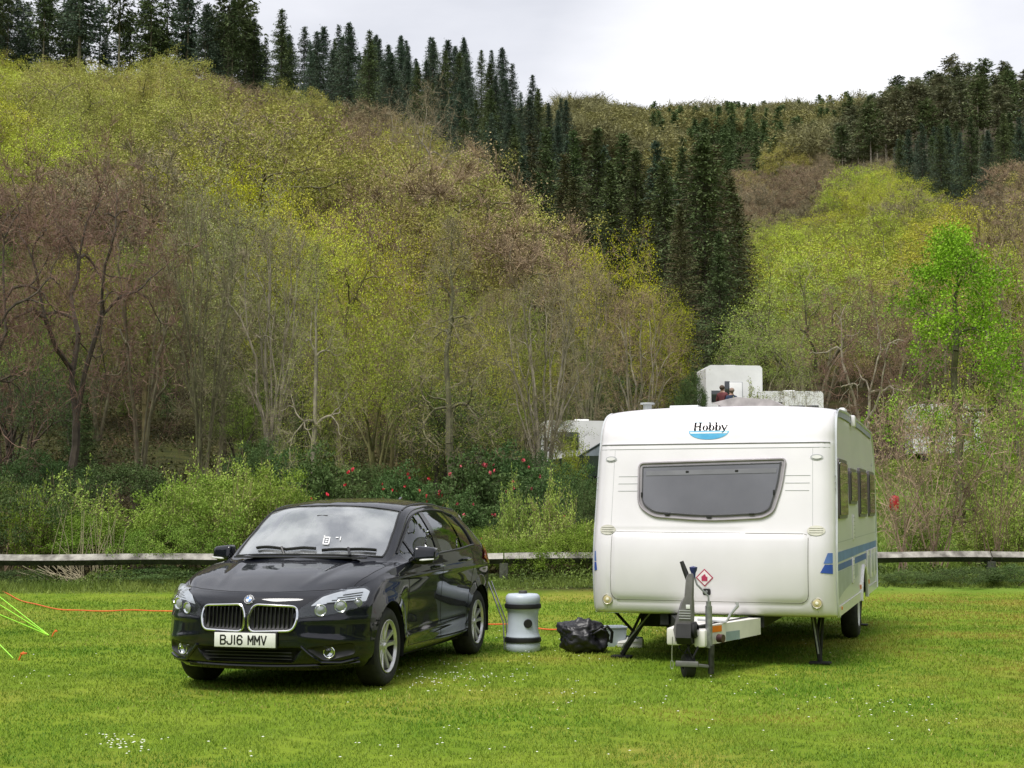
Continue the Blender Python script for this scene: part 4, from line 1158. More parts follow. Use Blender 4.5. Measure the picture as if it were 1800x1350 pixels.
    s = MB(); s.tube([(-.0, -1.0, .84), (-.035, -1.0, .93), (-.06, -1.0, 1.0)], [.025, .022, .018], 8); s.build('brake_grip', mat('grip_black', (.015, .015, .015), rough=.6), root)
    s = MB(); s.lathe([(0, -.03), (.06, -.03), (.07, 0), (.05, .02)], 20, (0, 0, 0), 'X'); s.build('brake_drum', dark, root, M=Matrix.Translation((.08, -1.12, .42)))
    # jockey wheel: tube, crank with blue knob, wheel and fork
    jx, jy = .17, -.98
    s = MB(); s.tube([(jx, jy, .26), (jx, jy, .62)], .030, 12); s.tube([(jx, jy, .62), (jx, jy, .66)], .022, 12)
    jw = s.build('jockey_wheel', steel, root)
    s = MB(); s.tube([(jx, jy, .65), (jx, jy, .70), (jx - .10, jy, .80), (jx - .125, jy, .88)], .009, 6); s.build('crank', steel, jw)
    s = MB(); s.lathe([(0, .0), (.016, .0), (.020, .04), (.032, .065), (.036, .09), (0, .10)], 14, (0, 0, 0), 'Z'); s.build('crank_knob', mat('knob_blue', (.03, .04, .16), rough=.4), jw, M=Matrix.Translation((jx - .13, jy, .86)))
    s = MB(); s.tube([(jx + .02, jy, .28), (jx + .015, jy, .04)], .027, 12); s.build('leg', mat('worn_black_steel', (.05, .05, .048), rough=.4, metal=.5, var=.5, scale=12), jw)
    s = MB(); s.lathe([(.03, .045), (.07, .05), (.098, .04), (.105, 0), (.098, -.04), (.07, -.05), (.03, -.045)], 28, (0, 0, 0), 'X'); s.lathe([(0, .03), (.05, .03)], 16, (0, 0, 0), 'X'); s.lathe([(0, -.03), (.05, -.03)], 16, (0, 0, 0), 'X')
    s.build('small_wheel', mat('tyre_rubber', (.018, .018, .018)), jw, M=Matrix.Translation((-.01, jy - .02, .105)) @ Matrix.Rotation(.5, 4, 'Z'))
    s = MB(); s.box((0, jy - .13, .13), (.20, .02, .05), bevel=.01); s.tube([(.08, jy - .12, .12), (jx, jy, .10)], .015, 6); s.build('fork', mat('fork_grey', (.20, .20, .19), rough=.5, metal=.3), jw)
    # breakaway cable with hook, cables under the coupling
    s = MB(); s.tube([(-.115, -1.15, .36), (-.12, -1.16, .22), (-.12, -1.16, .16)], .004, 5); s.tube([(-.12 + .012 * math.sin(t * PI / 8), -1.16, .125 + .035 * math.cos(t * PI / 8)) for t in range(16)], .004, 5, closed=True); s.build('breakaway_cable', mat('hook_steel', (.6, .6, .6), rough=.3, metal=.8), root)
    s = MB(); s.tube([(.0, -1.10, .34), (.02, -1.12, .24), (.05, -1.12, .18), (.09, -1.1, .26), (.1, -1.05, .34)], .010, 6); s.tube([(-.05, -1.1, .34), (-.07, -1.1, .26), (-.02, -1.1, .22), (.05, -1.08, .33)], .009, 6); s.build('electric_cable', dark, root)
    # corner steadies
    for sx, yy in ((-1, .45), (1, .45), (-1, 5.1), (1, 5.1)):
        s = MB(); x0 = sx * .52; x1 = sx * .87
        if sx < 0: x0, x1 = -.66, -.95
        else: x0, x1 = .90, .96
        s.tube([(x0, yy, .46), (x1, yy, .03)], .024, 6); s.tube([(x0 + .09 * sx, yy + .05, .46), (x1, yy + .03, .05)], .014, 6)
        s.tube([(x1 + .14 * sx if sx < 0 else x0 + .05, yy + .2, .46), ((x0 + x1) / 2, yy, .23)], .016, 6)
        st = s.build('steady_leg', dark, root)
        s = MB(); s.box((x1, yy, .015), (.20, .12, .02), bevel=.006); s.build('foot_plate', dark, st)
        s = MB(); s.tube([(x0, yy - .02, .44), (x1 * .99, yy - .045, .10)], .008, 6); s.build('screw_rod', steel, st)
    return root
caravan = build_caravan()
# ------------------------------------------------------------------ ground and hills
TY = [24, 27, 32, 40, 50, 57, 65, 90, 130, 180, 250, 300, 380, 500, 620, 800, 1200]
TU = [-500, 0, 300, 600, 830, 1000, 1150, 1270, 1400, 1600, 1800, 2300]
TZ = [
 [0] * 12,
 [.1, .1, .1, .1, .1, .1, .1, .1, .1, .05, .05, .05],
 [.5, .5, .5, .5, .5, .5, .6, .6, .5, .3, .3, .3],
 [1.5, 1.4, 1.3, 1.2, 1.2, 1.2, 1.6, 2.0, 1.5, .7, .6, .6],
 [3.5, 3.2, 3.0, 2.5, 2.0, 2.0, 2.9, 3.8, 3.0, 1.4, 1.2, 1.2],
 [5.5, 5.0, 4.5, 3.8, 3.0, 2.7, 3.8, 4.55, 3.8, 2.0, 1.8, 1.8],
 [8, 7.5, 7, 6, 4.5, 3.8, 4.5, 4.8, 4.2, 2.7, 2.7, 2.7],
 [16, 15, 14, 12, 9, 7, 7, 7, 7, 6.5, 7, 8],
 [32, 30, 28, 26, 18, 12, 11, 11, 13, 17, 20, 22],
 [48, 46, 45, 40, 32, 21, 19, 19, 23, 31, 36, 38],
 [69, 68, 68, 64, 59, 47, 43, 43, 47, 52, 55, 58],
 [67, 66, 70, 80, 84, 68, 61, 61, 64, 68, 73, 78],
 [62, 62, 68, 84, 92, 97, 91, 90, 92, 98, 102, 106],
 [60, 60, 65, 84, 96, 134, 130, 131, 132, 138, 140, 142],
 [60, 60, 65, 80, 90, 166, 162, 164, 163, 140, 130, 130],
 [50, 50, 50, 60, 70, 140, 140, 140, 140, 120, 120, 120],
 [40, 40, 40, 40, 40, 90, 90, 90, 90, 90, 90, 90]]
TZn = np.array(TZ, float)
def T(x, y):
    """terrain height"""
    side = max(0.0, min(60.0, .38 * (abs(x) - .55 * abs(y) - 38)))       # valley sides to the left and right of the field
    if y < 24:
        if y < -60: return max(side, min(70, (-y - 60) * .38) + 3 * noise.noise(Vector((x * .02, y * .02, 0))))
        return side
    u = 900 + F_PX * x / y
    z = [np.interp(u, TU, TZn[k]) for k in range(len(TY))] if False else None
    k = max(0, min(len(TY) - 2, int(np.searchsorted(TY, y, 'right')) - 1))
    a = float(np.interp(u, TU, TZn[k])); b = float(np.interp(u, TU, TZn[k + 1]))
    t = min(1, (y - TY[k]) / (TY[k + 1] - TY[k]))
    h = a + (b - a) * t
    amp = min(1, max(0, (y - 60) / 100)) * 2.2
    return max(h, side) + amp * noise.noise(Vector((x * .03, y * .03, 7)))

def ground_material():
    m = bpy.data.materials.new('grass_and_soil'); m.use_nodes = True
    nt = m.node_tree; L = nt.links; b = nt.nodes['Principled BSDF']
    ge = nt.nodes.new('ShaderNodeNewGeometry'); sp = nt.nodes.new('ShaderNodeSeparateXYZ')
    L.new(ge.outputs['Position'], sp.inputs[0])
    def noise_(scale, det=5, seed=0):
        n = nt.nodes.new('ShaderNodeTexNoise'); n.inputs['Scale'].default_value = scale; n.inputs['Detail'].default_value = det
        L.new(ge.outputs['Position'], n.inputs['Vector']); return n.outputs['Fac']
    def ramp(fac, c0, c1, p0=.4, p1=.6):
        r = nt.nodes.new('ShaderNodeValToRGB'); r.color_ramp.elements[0].position = p0; r.color_ramp.elements[1].position = p1
        r.color_ramp.elements[0].color = (*c0, 1); r.color_ramp.elements[1].color = (*c1, 1); L.new(fac, r.inputs['Fac']); return r.outputs['Color']
    def mix(fac, a, c):
        x = nt.nodes.new('ShaderNodeMixRGB'); L.new(fac, x.inputs[0]); L.new(a, x.inputs[1]); L.new(c, x.inputs[2]); return x.outputs[0]
    lawn = ramp(noise_(1.1), (.12, .20, .012), (.19, .265, .022), .35, .65)
    lawn = mix(ramp(noise_(.33, 4), (0, 0, 0), (.85, .85, .85), .50, .68), lawn, ramp(noise_(6), (.24, .24, .03), (.32, .27, .06)))
    lawn = mix(ramp(noise_(25, 3), (0, 0, 0), (.5, .5, .5), .5, .75), lawn, ramp(noise_(3), (.09, .12, .015), (.16, .14, .04)))
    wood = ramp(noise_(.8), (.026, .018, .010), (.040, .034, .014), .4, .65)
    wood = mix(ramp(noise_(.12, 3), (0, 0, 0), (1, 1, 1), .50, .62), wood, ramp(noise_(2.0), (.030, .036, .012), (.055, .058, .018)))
    field = ramp(noise_(.6), (.11, .20, .02), (.17, .25, .04))
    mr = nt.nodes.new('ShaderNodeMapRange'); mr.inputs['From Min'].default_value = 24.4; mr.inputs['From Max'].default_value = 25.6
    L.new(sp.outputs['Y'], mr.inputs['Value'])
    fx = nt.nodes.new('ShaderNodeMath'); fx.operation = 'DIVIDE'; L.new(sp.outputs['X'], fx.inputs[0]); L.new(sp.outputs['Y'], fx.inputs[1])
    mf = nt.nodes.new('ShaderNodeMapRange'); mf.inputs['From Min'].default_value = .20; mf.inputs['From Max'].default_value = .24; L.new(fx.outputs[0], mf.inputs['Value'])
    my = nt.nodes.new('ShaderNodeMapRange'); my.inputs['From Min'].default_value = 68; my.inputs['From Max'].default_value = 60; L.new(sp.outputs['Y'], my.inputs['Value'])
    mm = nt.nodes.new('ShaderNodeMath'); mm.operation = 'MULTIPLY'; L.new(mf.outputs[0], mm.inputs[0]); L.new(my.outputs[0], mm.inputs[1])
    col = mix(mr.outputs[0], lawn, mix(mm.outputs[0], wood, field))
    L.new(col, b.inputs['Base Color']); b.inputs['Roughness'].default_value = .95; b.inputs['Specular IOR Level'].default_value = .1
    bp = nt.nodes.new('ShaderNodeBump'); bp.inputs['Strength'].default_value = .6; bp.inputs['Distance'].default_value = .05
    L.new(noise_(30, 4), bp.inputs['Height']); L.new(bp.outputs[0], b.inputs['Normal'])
    return m

def build_ground():
    xs = np.unique(np.concatenate([np.linspace(-420, -60, 37), np.linspace(-60, 60, 61), np.linspace(60, 420, 37)]))
    ys = np.unique(np.concatenate([np.linspace(-300, 20, 24), np.linspace(20, 70, 34), np.linspace(72, 400, 90), np.linspace(410, 1200, 40)]))
    vs = [(x, y, T(x, y)) for y in ys for x in xs]
    n = len(xs)
    fs = [(j * n + i, j * n + i + 1, (j + 1) * n + i + 1, (j + 1) * n + i) for j in range(len(ys) - 1) for i in range(n - 1)]
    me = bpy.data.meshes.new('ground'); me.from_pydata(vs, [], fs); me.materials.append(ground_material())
    me.polygons.foreach_set('use_smooth', [True] * len(me.polygons))
    tag(link_mesh('ground', me), kind='structure')
build_ground()

def tri_mesh(name, V, material, parent=None, rnd=None, midx=None, quads=False):
    """fast mesh of loose triangles (V: n x 3 x 3) or quads (n x 4 x 3) with a random value per face"""
    V = np.asarray(V, np.float32); n, k = V.shape[:2]
    me = bpy.data.meshes.new(name)
    me.vertices.add(n * k); me.vertices.foreach_set('co', V.reshape(-1))
    me.loops.add(n * k); me.loops.foreach_set('vertex_index', np.arange(n * k, dtype=np.int32))
    me.polygons.add(n); me.polygons.foreach_set('loop_start', np.arange(0, n * k, k, dtype=np.int32))
    mats = material if isinstance(material, (list, tuple)) else [material]
    for m in mats: me.materials.append(m)
    if midx is not None: me.polygons.foreach_set('material_index', np.asarray(midx, np.int32))
    if rnd is not None:
        at = me.attributes.new('rnd', 'FLOAT', 'FACE'); at.data.foreach_set('value', np.asarray(rnd, np.float32))
    me.update(calc_edges=True)
    return link_mesh(name, me, parent)

rng = np.random.default_rng(11)
def blades(x, y, z, h, w, lean=.5):
    n = len(x); a = rng.uniform(0, 2 * PI, n); b = rng.uniform(0, 2 * PI, n); l = rng.uniform(0, lean, n) * h
    dx, dy = np.cos(a) * w / 2, np.sin(a) * w / 2
    P = np.stack([np.stack([x - dx, y - dy, z], 1), np.stack([x + dx, y + dy, z], 1), np.stack([x + np.cos(b) * l, y + np.sin(b) * l, z + h], 1)], 1)
    return P
# mown lawn
def lawn_blades():
    out = []
    for y0, y1, dens, h, w in ((7.4, 10, 3600, .022, .006), (10, 13.5, 2100, .024, .008), (13.5, 18, 1150, .026, .011), (18, 25, 560, .030, .015)):
        area = (y1 - y0) * (y1 + y0) / 2 * .76
        n = int(area * dens)
        y = np.sqrt(rng.uniform(y0 ** 2, y1 ** 2, n)); x = rng.uniform(-.38, .38, n) * y
        keep = (np.sin(x * 9.1 + np.cos(y * 5.3) * 2) * np.sin(y * 7.7 + x * 3.1) > -.75)
        x, y = x[keep], y[keep]; n = len(x)
        out.append(blades(x, y, np.zeros(n), rng.uniform(.4, 1.25, n) * h, w * rng.uniform(.7, 1.3, n), 1.1))
    V = np.concatenate(out)
    gm = mat('lawn_blade', (.13, .25, .022), rough=.6, var=.0, scale=.55, coords='Object', col2=(.28, .36, .05), islandvar=.35, transl=.25, spec=.2)
    # straw coloured and mossy patches in the turf, more of them towards the right of the field
    nt = gm.node_tree; L_ = nt.links; bs = nt.nodes['Principled BSDF']; src = bs.inputs['Base Color'].links[0].from_socket
    ge = nt.nodes.new('ShaderNodeNewGeometry'); sp = nt.nodes.new('ShaderNodeSeparateXYZ'); L_.new(ge.outputs['Position'], sp.inputs[0])
    for sc_, lo, hi, amt, col_ in ((.55, .58, .74, .75, (.36, .25, .06)), (1.6, .60, .74, .5, (.30, .26, .05)), (.9, .62, .72, .45, (.07, .15, .02))):
        n1 = nt.nodes.new('ShaderNodeTexNoise'); n1.inputs['Scale'].default_value = sc_; n1.inputs['Detail'].default_value = 6; n1.inputs['Roughness'].default_value = .6
        L_.new(ge.outputs['Position'], n1.inputs['Vector'])
        ad = nt.nodes.new('ShaderNodeMath'); ad.operation = 'MULTIPLY_ADD'; ad.inputs[1].default_value = .022 if col_[0] > .2 else -.01
        L_.new(sp.outputs['X'], ad.inputs[0]); L_.new(n1.outputs['Fac'], ad.inputs[2])
        mr_ = nt.nodes.new('ShaderNodeMapRange'); mr_.inputs['From Min'].default_value = lo; mr_.inputs['From Max'].default_value = hi; mr_.inputs['To Max'].default_value = amt
        L_.new(ad.outputs[0], mr_.inputs['Value'])
        mx_ = nt.nodes.new('ShaderNodeMixRGB'); L_.new(mr_.outputs[0], mx_.inputs[0]); L_.new(src, mx_.inputs[1]); mx_.inputs[2].default_value = (*col_, 1)
        src = mx_.outputs[0]
    L_.new(src, bs.inputs['Base Color'])
    for n_ in nt.nodes:
        if n_.type == 'BSDF_TRANSLUCENT': L_.new(src, n_.inputs['Color'])
    o = tri_mesh('mown_grass', V, gm, None, rng.uniform(0, 1, len(V)))
    tag(o, 'short mown grass of the camping field', 'grass', kind='stuff')
    n = 30000; y = np.sqrt(rng.uniform(7.4 ** 2, 24 ** 2, n)); x = rng.uniform(-.38, .38, n) * y
    f = np.array([noise.noise(Vector((a * .35 + 3, b * .5, 2))) for a, b in zip(x, y)]) + .30 * (x / y) / .35
    k = f > .10; x, y = x[k], y[k]; n = len(x)
    V = blades(x, y, np.zeros(n), rng.uniform(.01, .024, n), rng.uniform(.006, .012, n), 1.8)
    tag(tri_mesh('dry_grass', V, mat('dry_blade', (.34, .29, .07), rough=.7, var=.2, col2=(.33, .34, .06), islandvar=.3), None, rng.uniform(0, 1, n)), 'yellowed dry blades and moss among the lawn', 'grass', kind='stuff')
lawn_blades()
def daisies():
    P = []
    cl = [(790, 1190, 110, 22, 90), (230, 1305, 60, 20, 46), (60, 1190, 60, 10, 6), (1300, 1230, 300, 60, 34), (1560, 1250, 150, 60, 26), (900, 1140, 700, 60, 46), (700, 1300, 500, 60, 30), (1010, 1215, 120, 25, 16)]
    for u, v, su, sv, n in cl:
        for _ in range(n):
            uu, vv = random.gauss(u, su / 2), random.gauss(v, sv / 2)
            if vv < 1065 or vv > 1349: continue
            Y = EYE * F_PX / (vv - HORIZON); P.append((px(uu, Y), Y))
    s = MB()
    for x, y in P:
        r = random.uniform(.006, .010); z = random.uniform(.028, .04)
        s.add([(x, y, z + .003)] + [(x + r * math.cos(k * PI / 3), y + r * math.sin(k * PI / 3), z) for k in range(6)], [(0, k + 1, (k + 1) % 6 + 1) for k in range(6)])
    tag(s.build('daisies', mat('daisy_white', (.8, .8, .72), rough=.6), smooth=False), 'tiny white daisies scattered over the lawn', 'flowers', kind='stuff')
random.seed(5)
daisies()

# ------------------------------------------------------------------ timber knee-rail fence
def fence_y(x): return 25.9 + (x + 9.2) * .088
def build_fence():
    root = empty('knee_rail_fence', (0, fence_y(0), 0), 0, 'weathered grey timber knee rail fence along the edge of the lawn', 'fence')
    wood = mat('weathered_wood', (.26, .24, .21), rough=.85, var=.5, scale=5, bump=.5, bscale=30, col2=(.42, .40, .36))
    wood2 = mat('post_and_rail_shade_wood', (.07, .075, .055), rough=.9, var=.4, scale=8, bump=.5)
    oy = fence_y(0)
    cuts = [-16.6, -13.1, -9.35, -4.75, -.15, 4.45, 9.05, 13.6, 18]
    for i in range(len(cuts) - 1):
        a, b = cuts[i] + .012, cuts[i + 1] - .012
        s = MB(); n = 14; vs = []
        for k in range(n + 1):
            x = a + (b - a) * k / n; y = fence_y(x) - oy; zc = .535 + .008 * math.sin(x * 1.7); r = .100 + .002 * math.sin(x * 3.1)
            vs += [(x, y, zc + r), (x, y - r, zc - .004), (x, y, zc - r), (x, y + r, zc)]
        s.add(vs, [(k * 4 + e, k * 4 + (e + 1) % 4, k * 4 + 4 + (e + 1) % 4, k * 4 + 4 + e) for k in range(n) for e in range(4)] + [(0, 1, 2, 3), (n * 4 + 3, n * 4 + 2, n * 4 + 1, n * 4)])
        s.m = [1 if (i < n * 4 and i % 4 in (1, 2)) else 0 for i in range(len(s.f))]; s.build('rail', [wood, wood2], root, smooth=False)  # dark post wood on the lower facets paints their shade in
    for x in cuts:
        s = MB(); s.box((x, fence_y(x) - oy + .005, .2), (.16, .15, .5), bevel=.012)
        s.build('post', wood2, root, smooth=False)
build_fence()

# ------------------------------------------------------------------ things on the lawn
def gy(v): return EYE * F_PX / (v - HORIZON)
def build_props():
    # rolling water barrel
    Y = 14.95; root = empty('water_barrel', (px(919, Y), Y + .05, 0), .25, 'pale blue grey rolling water barrel with two black bands standing upright', 'water barrel')
    pl = mat('barrel_plastic', (.50, .56, .64), rough=.4, var=.05, scale=6); bk = mat('band_black', (.012, .012, .014), rough=.5)
    s = MB(); s.lathe([(0, 0), (.165, 0), (.178, .02), (.178, .085), (.166, .10), (.166, .135), (.176, .150), (.170, .17), (.160, .20), (.157, .30), (.160, .40), (.172, .425), (.176, .435), (.166, .445), (.166, .475), (.176, .49), (.178, .54), (.170, .565), (.150, .582), (.05, .586), (0, .586)], 40)
    s.build('body', pl, root, angle=50)
    for z in (.118, .46):
        s = MB(); s.lathe([(.168, z - .022), (.187, z - .022), (.190, z), (.187, z + .022), (.168, z + .022)], 40); s.build('band', bk, root)
    s = MB(); s.lathe([(0, .012), (.040, .012), (.045, .004), (.046, -.02)], 24, (0, 0, 0), 'Y'); s.build('side_cap', bk, root, M=Matrix.Translation((.012, -.158, .29)) @ Matrix.Rotation(PI, 4, 'Z'))
    s = MB(); s.lathe([(0, .615), (.040, .615), (.044, .608), (.044, .585)], 24); s.build('filler_cap', mat('cap_dark', (.05, .05, .045), rough=.6), root)
    # its pulling handle leaning on the car
    s = MB()
    for du in (0, 5):
        s.tube([(px(887 + du, 15), 15.02 + du * .03, .015), (px(884.5 + du, 15), 15.03 + du * .03, .29), (px(858 + du, 15), 15.12 + du * .03, .70)], .0075, 8)
    o = s.build('barrel_handle', mat('handle_steel', (.55, .56, .56), rough=.3, metal=.8))
    tag(o, 'thin bent metal handle leaning between the black car and the water barrel', 'handle')
    # crumpled bag
    Y = 14.85; bm = bmesh.new(); bmesh.ops.create_icosphere(bm, subdivisions=5, radius=1)
    for v in bm.verts:
        c = v.co.copy(); d = c.normalized()
        f = .96 + .26 * noise.noise(d * 1.7 + Vector((3, 1, 0))) + .20 * abs(noise.noise(d * 3.2 + Vector((0, 9, 0)))) + .05 * abs(noise.noise(d * 7 + Vector((5, 0, 0)))) - .10 * abs(noise.noise(d * 6 + Vector((1, 2, 0))))
        q = Vector((d.x * .265 * f, d.y * .18 * f, d.z * .19 * f + .14))
        q.z += .05 * max(0, -d.x) ; q.z = max(.004 + .01 * abs(noise.noise(d * 20)), q.z)
        # open mouth hollow towards the right front
        m_ = (d - Vector((.62, -.72, .05)).normalized()).length
        if m_ < .55: q -= Vector((.62, -.72, .0)) * .10 * (1 - m_ / .55)
        v.co = q
    bm.verts.index_update()
    s = MB(); s.add([v.co.copy() for v in bm.verts], [[v.index for v in f.verts] for f in bm.faces]); bm.free()
    s.tube([(.10, -.14, .20), (.17, -.19, .25), (.23, -.17, .22), (.25, -.12, .12)], .012, 6); s.tube([(.18, -.05, .23), (.24, -.07, .27), (.29, -.06, .21), (.28, -.03, .10)], .016, 6)
    o = s.build('holdall_bag', mat('bag_black', (.016, .016, .02), rough=.42, var=.4, scale=5, bump=.25, bscale=10), angle=70)
    o.location = (px(1024, Y), Y, 0); tag(o, 'crumpled shiny black bag lying on the grass by the caravan nose', 'bag')
    # grey tub and trainers behind the steady
    Y = 15.55; root = empty('plastic_tub', (px(1072, Y), Y, 0), .15, 'translucent grey plastic tub behind the black bag', 'tub')
    tb = mat('tub_grey', (.38, .43, .48), rough=.3, var=.08)
    s = MB(); a, b, h = .15, .11, .20
    s.add([(-a * .85, -b * .85, 0), (a * .85, -b * .85, 0), (a * .85, b * .85, 0), (-a * .85, b * .85, 0), (-a, -b, h), (a, -b, h), (a, b, h), (-a, b, h), (-a + .012, -b + .012, h), (a - .012, -b + .012, h), (a - .012, b - .012, h), (-a + .012, b - .012, h), (-a * .8, -b * .8, .01), (a * .8, -b * .8, .01), (a * .8, b * .8, .01), (-a * .8, b * .8, .01)],
          [(0, 1, 5, 4), (1, 2, 6, 5), (2, 3, 7, 6), (3, 0, 4, 7), (3, 2, 1, 0), (4, 5, 9, 8), (5, 6, 10, 9), (6, 7, 11, 10), (7, 4, 8, 11), (8, 9, 13, 12), (9, 10, 14, 13), (10, 11, 15, 14), (11, 8, 12, 15), (12, 13, 14, 15)])
    s.build('tub_body', tb, root, smooth=False)
    s = MB(); s.tube([(-a, -b, h), (a, -b, h), (a, b, h), (-a, b, h)], .010, 6, closed=True); s.build('rim', tb, root)
    def shoe(u, v, rz, lab):
        Y = gy(v); root = empty('trainer', (px(u, Y), Y, 0), rz, lab, 'shoe', 'white trainers on the grass')
        prof = [(-.14, .035, .075), (-.11, .04, .095), (-.05, .042, .09), (0, .045, .075), (.06, .05, .055), (.11, .045, .045), (.14, .02, .035)]
        s = MB(); vs = []
        for x, w, h in prof:
            for k in range(8):
                a = 2 * PI * k / 8; vs.append((x, w * math.cos(a), .02 + h * .5 + h * .5 * math.sin(a)))
        s.add(vs, [(i * 8 + k, i * 8 + (k + 1) % 8, i * 8 + 8 + (k + 1) % 8, i * 8 + 8 + k) for i in range(6) for k in range(8)] + [tuple(range(8)), tuple(range(48, 56))])
        up = s.build('upper', mat('trainer_white', (.62, .62, .58), rough=.6, var=.1), root)
        s = MB(); vs = []
        for x, w, h in prof: vs += [(x * 1.04, -w * 1.05, .003), (x * 1.04, w * 1.05, .003), (x * 1.04, w * 1.08, .03), (x * 1.04, -w * 1.08, .03)]
        s.add(vs, [(i * 4 + k, i * 4 + (k + 1) % 4, i * 4 + 4 + (k + 1) % 4, i * 4 + 4 + k) for i in range(6) for k in range(4)] + [(0, 1, 2, 3), (27, 26, 25, 24)])
        s.build('sole', mat('trainer_sole', (.7, .7, .68), rough=.5), root)
        s = MB(); s.tube([(-.09, -.03, .10), (-.13, 0, .105), (-.09, .03, .10), (-.04, .02, .112), (-.04, -.02, .112)], .009, 6, closed=True); s.box((-.0, -.047, .05), (.05, .006, .03)); s.build('collar', mat('trainer_teal', (.03, .10, .11), rough=.6), root)
    shoe(1106, 1134, 2.7, 'white trainer with teal collar beside the left steady leg of the caravan')
    shoe(1088, 1131, 2.3, 'white trainer half hidden behind the left steady leg of the caravan')
    # orange electric cable on the grass
    def gp(u, v): Y = gy(v); return Vector((px(u, Y), Y, .030))
    pts = [gp(-130, 1012), gp(-40, 1026), gp(10, 1040), gp(40, 1054), gp(70, 1063), gp(110, 1071), gp(150, 1074), gp(200, 1074), gp(250, 1073.5), gp(300, 1074.5), gp(420, 1080), gp(560, 1087), gp(700, 1093), gp(800, 1096), gp(856, 1097), gp(905, 1099), gp(960, 1106), gp(1000, 1108)]
    pts = [crom(pts, t) for t in np.linspace(0, len(pts) - 1, 160)]
    for i, p in enumerate(pts): p.z = .024 + .005 * math.sin(i * .37)
    s = MB(); s.tube(pts, .0085, 6)
    tag(s.build('power_cable', mat('cable_orange', (.75, .13, .03), rough=.5)), 'orange power cable lying across the lawn from the left edge behind the car', 'cable')
    # tent off to the left with neon guy lines
    nl = mat('guy_neon', (.35, .85, .03), rough=.5)
    peg1 = Vector((px(95, 16.6), 16.6, .02)); peg2 = Vector((px(34, 14.1), 14.1, .02))
    def up(u, v, Y): return Vector((px(u, Y), Y, pz(v, Y)))
    labs = ['highest neon green guy line of three meeting at the farther peg', 'middle neon green guy line of three meeting at the farther peg', 'lowest neon green guy line of three meeting at the farther peg', 'single short neon green guy line ending at the orange peg nearest the camera']
    for (p, q), lb in zip(((peg1, up(-150, 925, 17.6)), (peg1, up(-150, 962, 17.2)), (peg1, up(-150, 1009, 16.9)), (peg2, up(-120, 1000, 14.9))), labs):
        s = MB(); s.tube([p, (p + q) / 2 - Vector((0, 0, .012)), q], .0055, 5)
        tag(s.build('guy_line', nl), lb, 'guy line', 'neon guy lines of the tent')
    tent = empty('tent', (-9.2, 16.2, 0), 0, 'green ridge tent left of the lawn that the neon guy lines hold', 'tent')
    s = MB(); s.prism(rounded([(-1.9, 0), (1.9, 0), (1.75, .75), (.15, 1.95), (-.15, 1.95), (-1.75, .75)], .08, 3), -1.9, 1.88, 'X')
    s.build('flysheet', mat('tent_green', (.10, .17, .07), rough=.7, var=.15), tent, angle=30)
    s = MB(); s.tube([(1.9, -.02, 0), (1.9, -.02, 1.93)], .015, 6); s.build('pole', mat('handle_steel', (.55, .56, .56)), tent)
    og = mat('peg_orange', (.80, .16, .03), rough=.5)
    for P, lb, r in ((peg1 + Vector((.05, 0, 0)), 'small orange tent peg where three guy lines meet', .018), (peg2 + Vector((.07, .0, 0)), 'bright orange tent peg nearest the camera on the left lawn', .032)):
        s = MB(); s.tube([P + Vector((.03, 0, .06)), P + Vector((0, 0, .02)), P + Vector((-.03, 0, -.06))], .008, 6); s.lathe([(0, .0), (r, .004), (r, .016), (0, .02)], 12, P + Vector((.03, 0, .035)))
        tag(s.build('tent_peg', og), lb, 'tent peg', 'tent pegs in the lawn')
build_props()
# ------------------------------------------------------------------ vegetation generators
def unit(v): return v / (np.linalg.norm(v, axis=-1, keepdims=True) + 1e-9)
class Wood:
    """tapering branch segments; thick ones get five sides, thin ones three"""
    def __init__(s): s.a = []; s.b = []; s.ra = []; s.rb = []
    def seg(s, a, b, ra, rb): s.a.append(a); s.b.append(b); s.ra.append(ra); s.rb.append(rb)
    def quads(s, rmin=0, rmax=9, sides=5):
        a, b, ra, rb = map(np.array, (s.a, s.b, s.ra, s.rb))
        k = (ra >= rmin) & (ra < rmax); a, b, ra, rb = a[k], b[k], ra[k], rb[k]
        if len(a) == 0: return np.zeros((0, 4, 3))
        d = unit(b - a); up = np.where(np.abs(d[:, 2:3]) < .9, np.array([[0, 0, 1.]]), np.array([[1., 0, 0]]))
        x = unit(np.cross(d, up)); y = np.cross(d, x)
        out = []
        for i in range(sides):
            t0, t1 = 2 * PI * i / sides, 2 * PI * (i + 1) / sides
            u0 = x * math.cos(t0) + y * math.sin(t0); u1 = x * math.cos(t1) + y * math.sin(t1)
            out.append(np.stack([a + u0 * ra[:, None], a + u1 * ra[:, None], b + u1 * rb[:, None], b + u0 * rb[:, None]], 1))
        return np.concatenate(out)

def kmeans(P, k, g):
    c = P[g.choice(len(P), k, replace=False)]
    for _ in range(3):
        l = np.argmin(((P[:, None] - c[None]) ** 2).sum(2), 1)
        for j in range(k):
            if (l == j).any(): c[j] = P[l == j].mean(0)
    return l

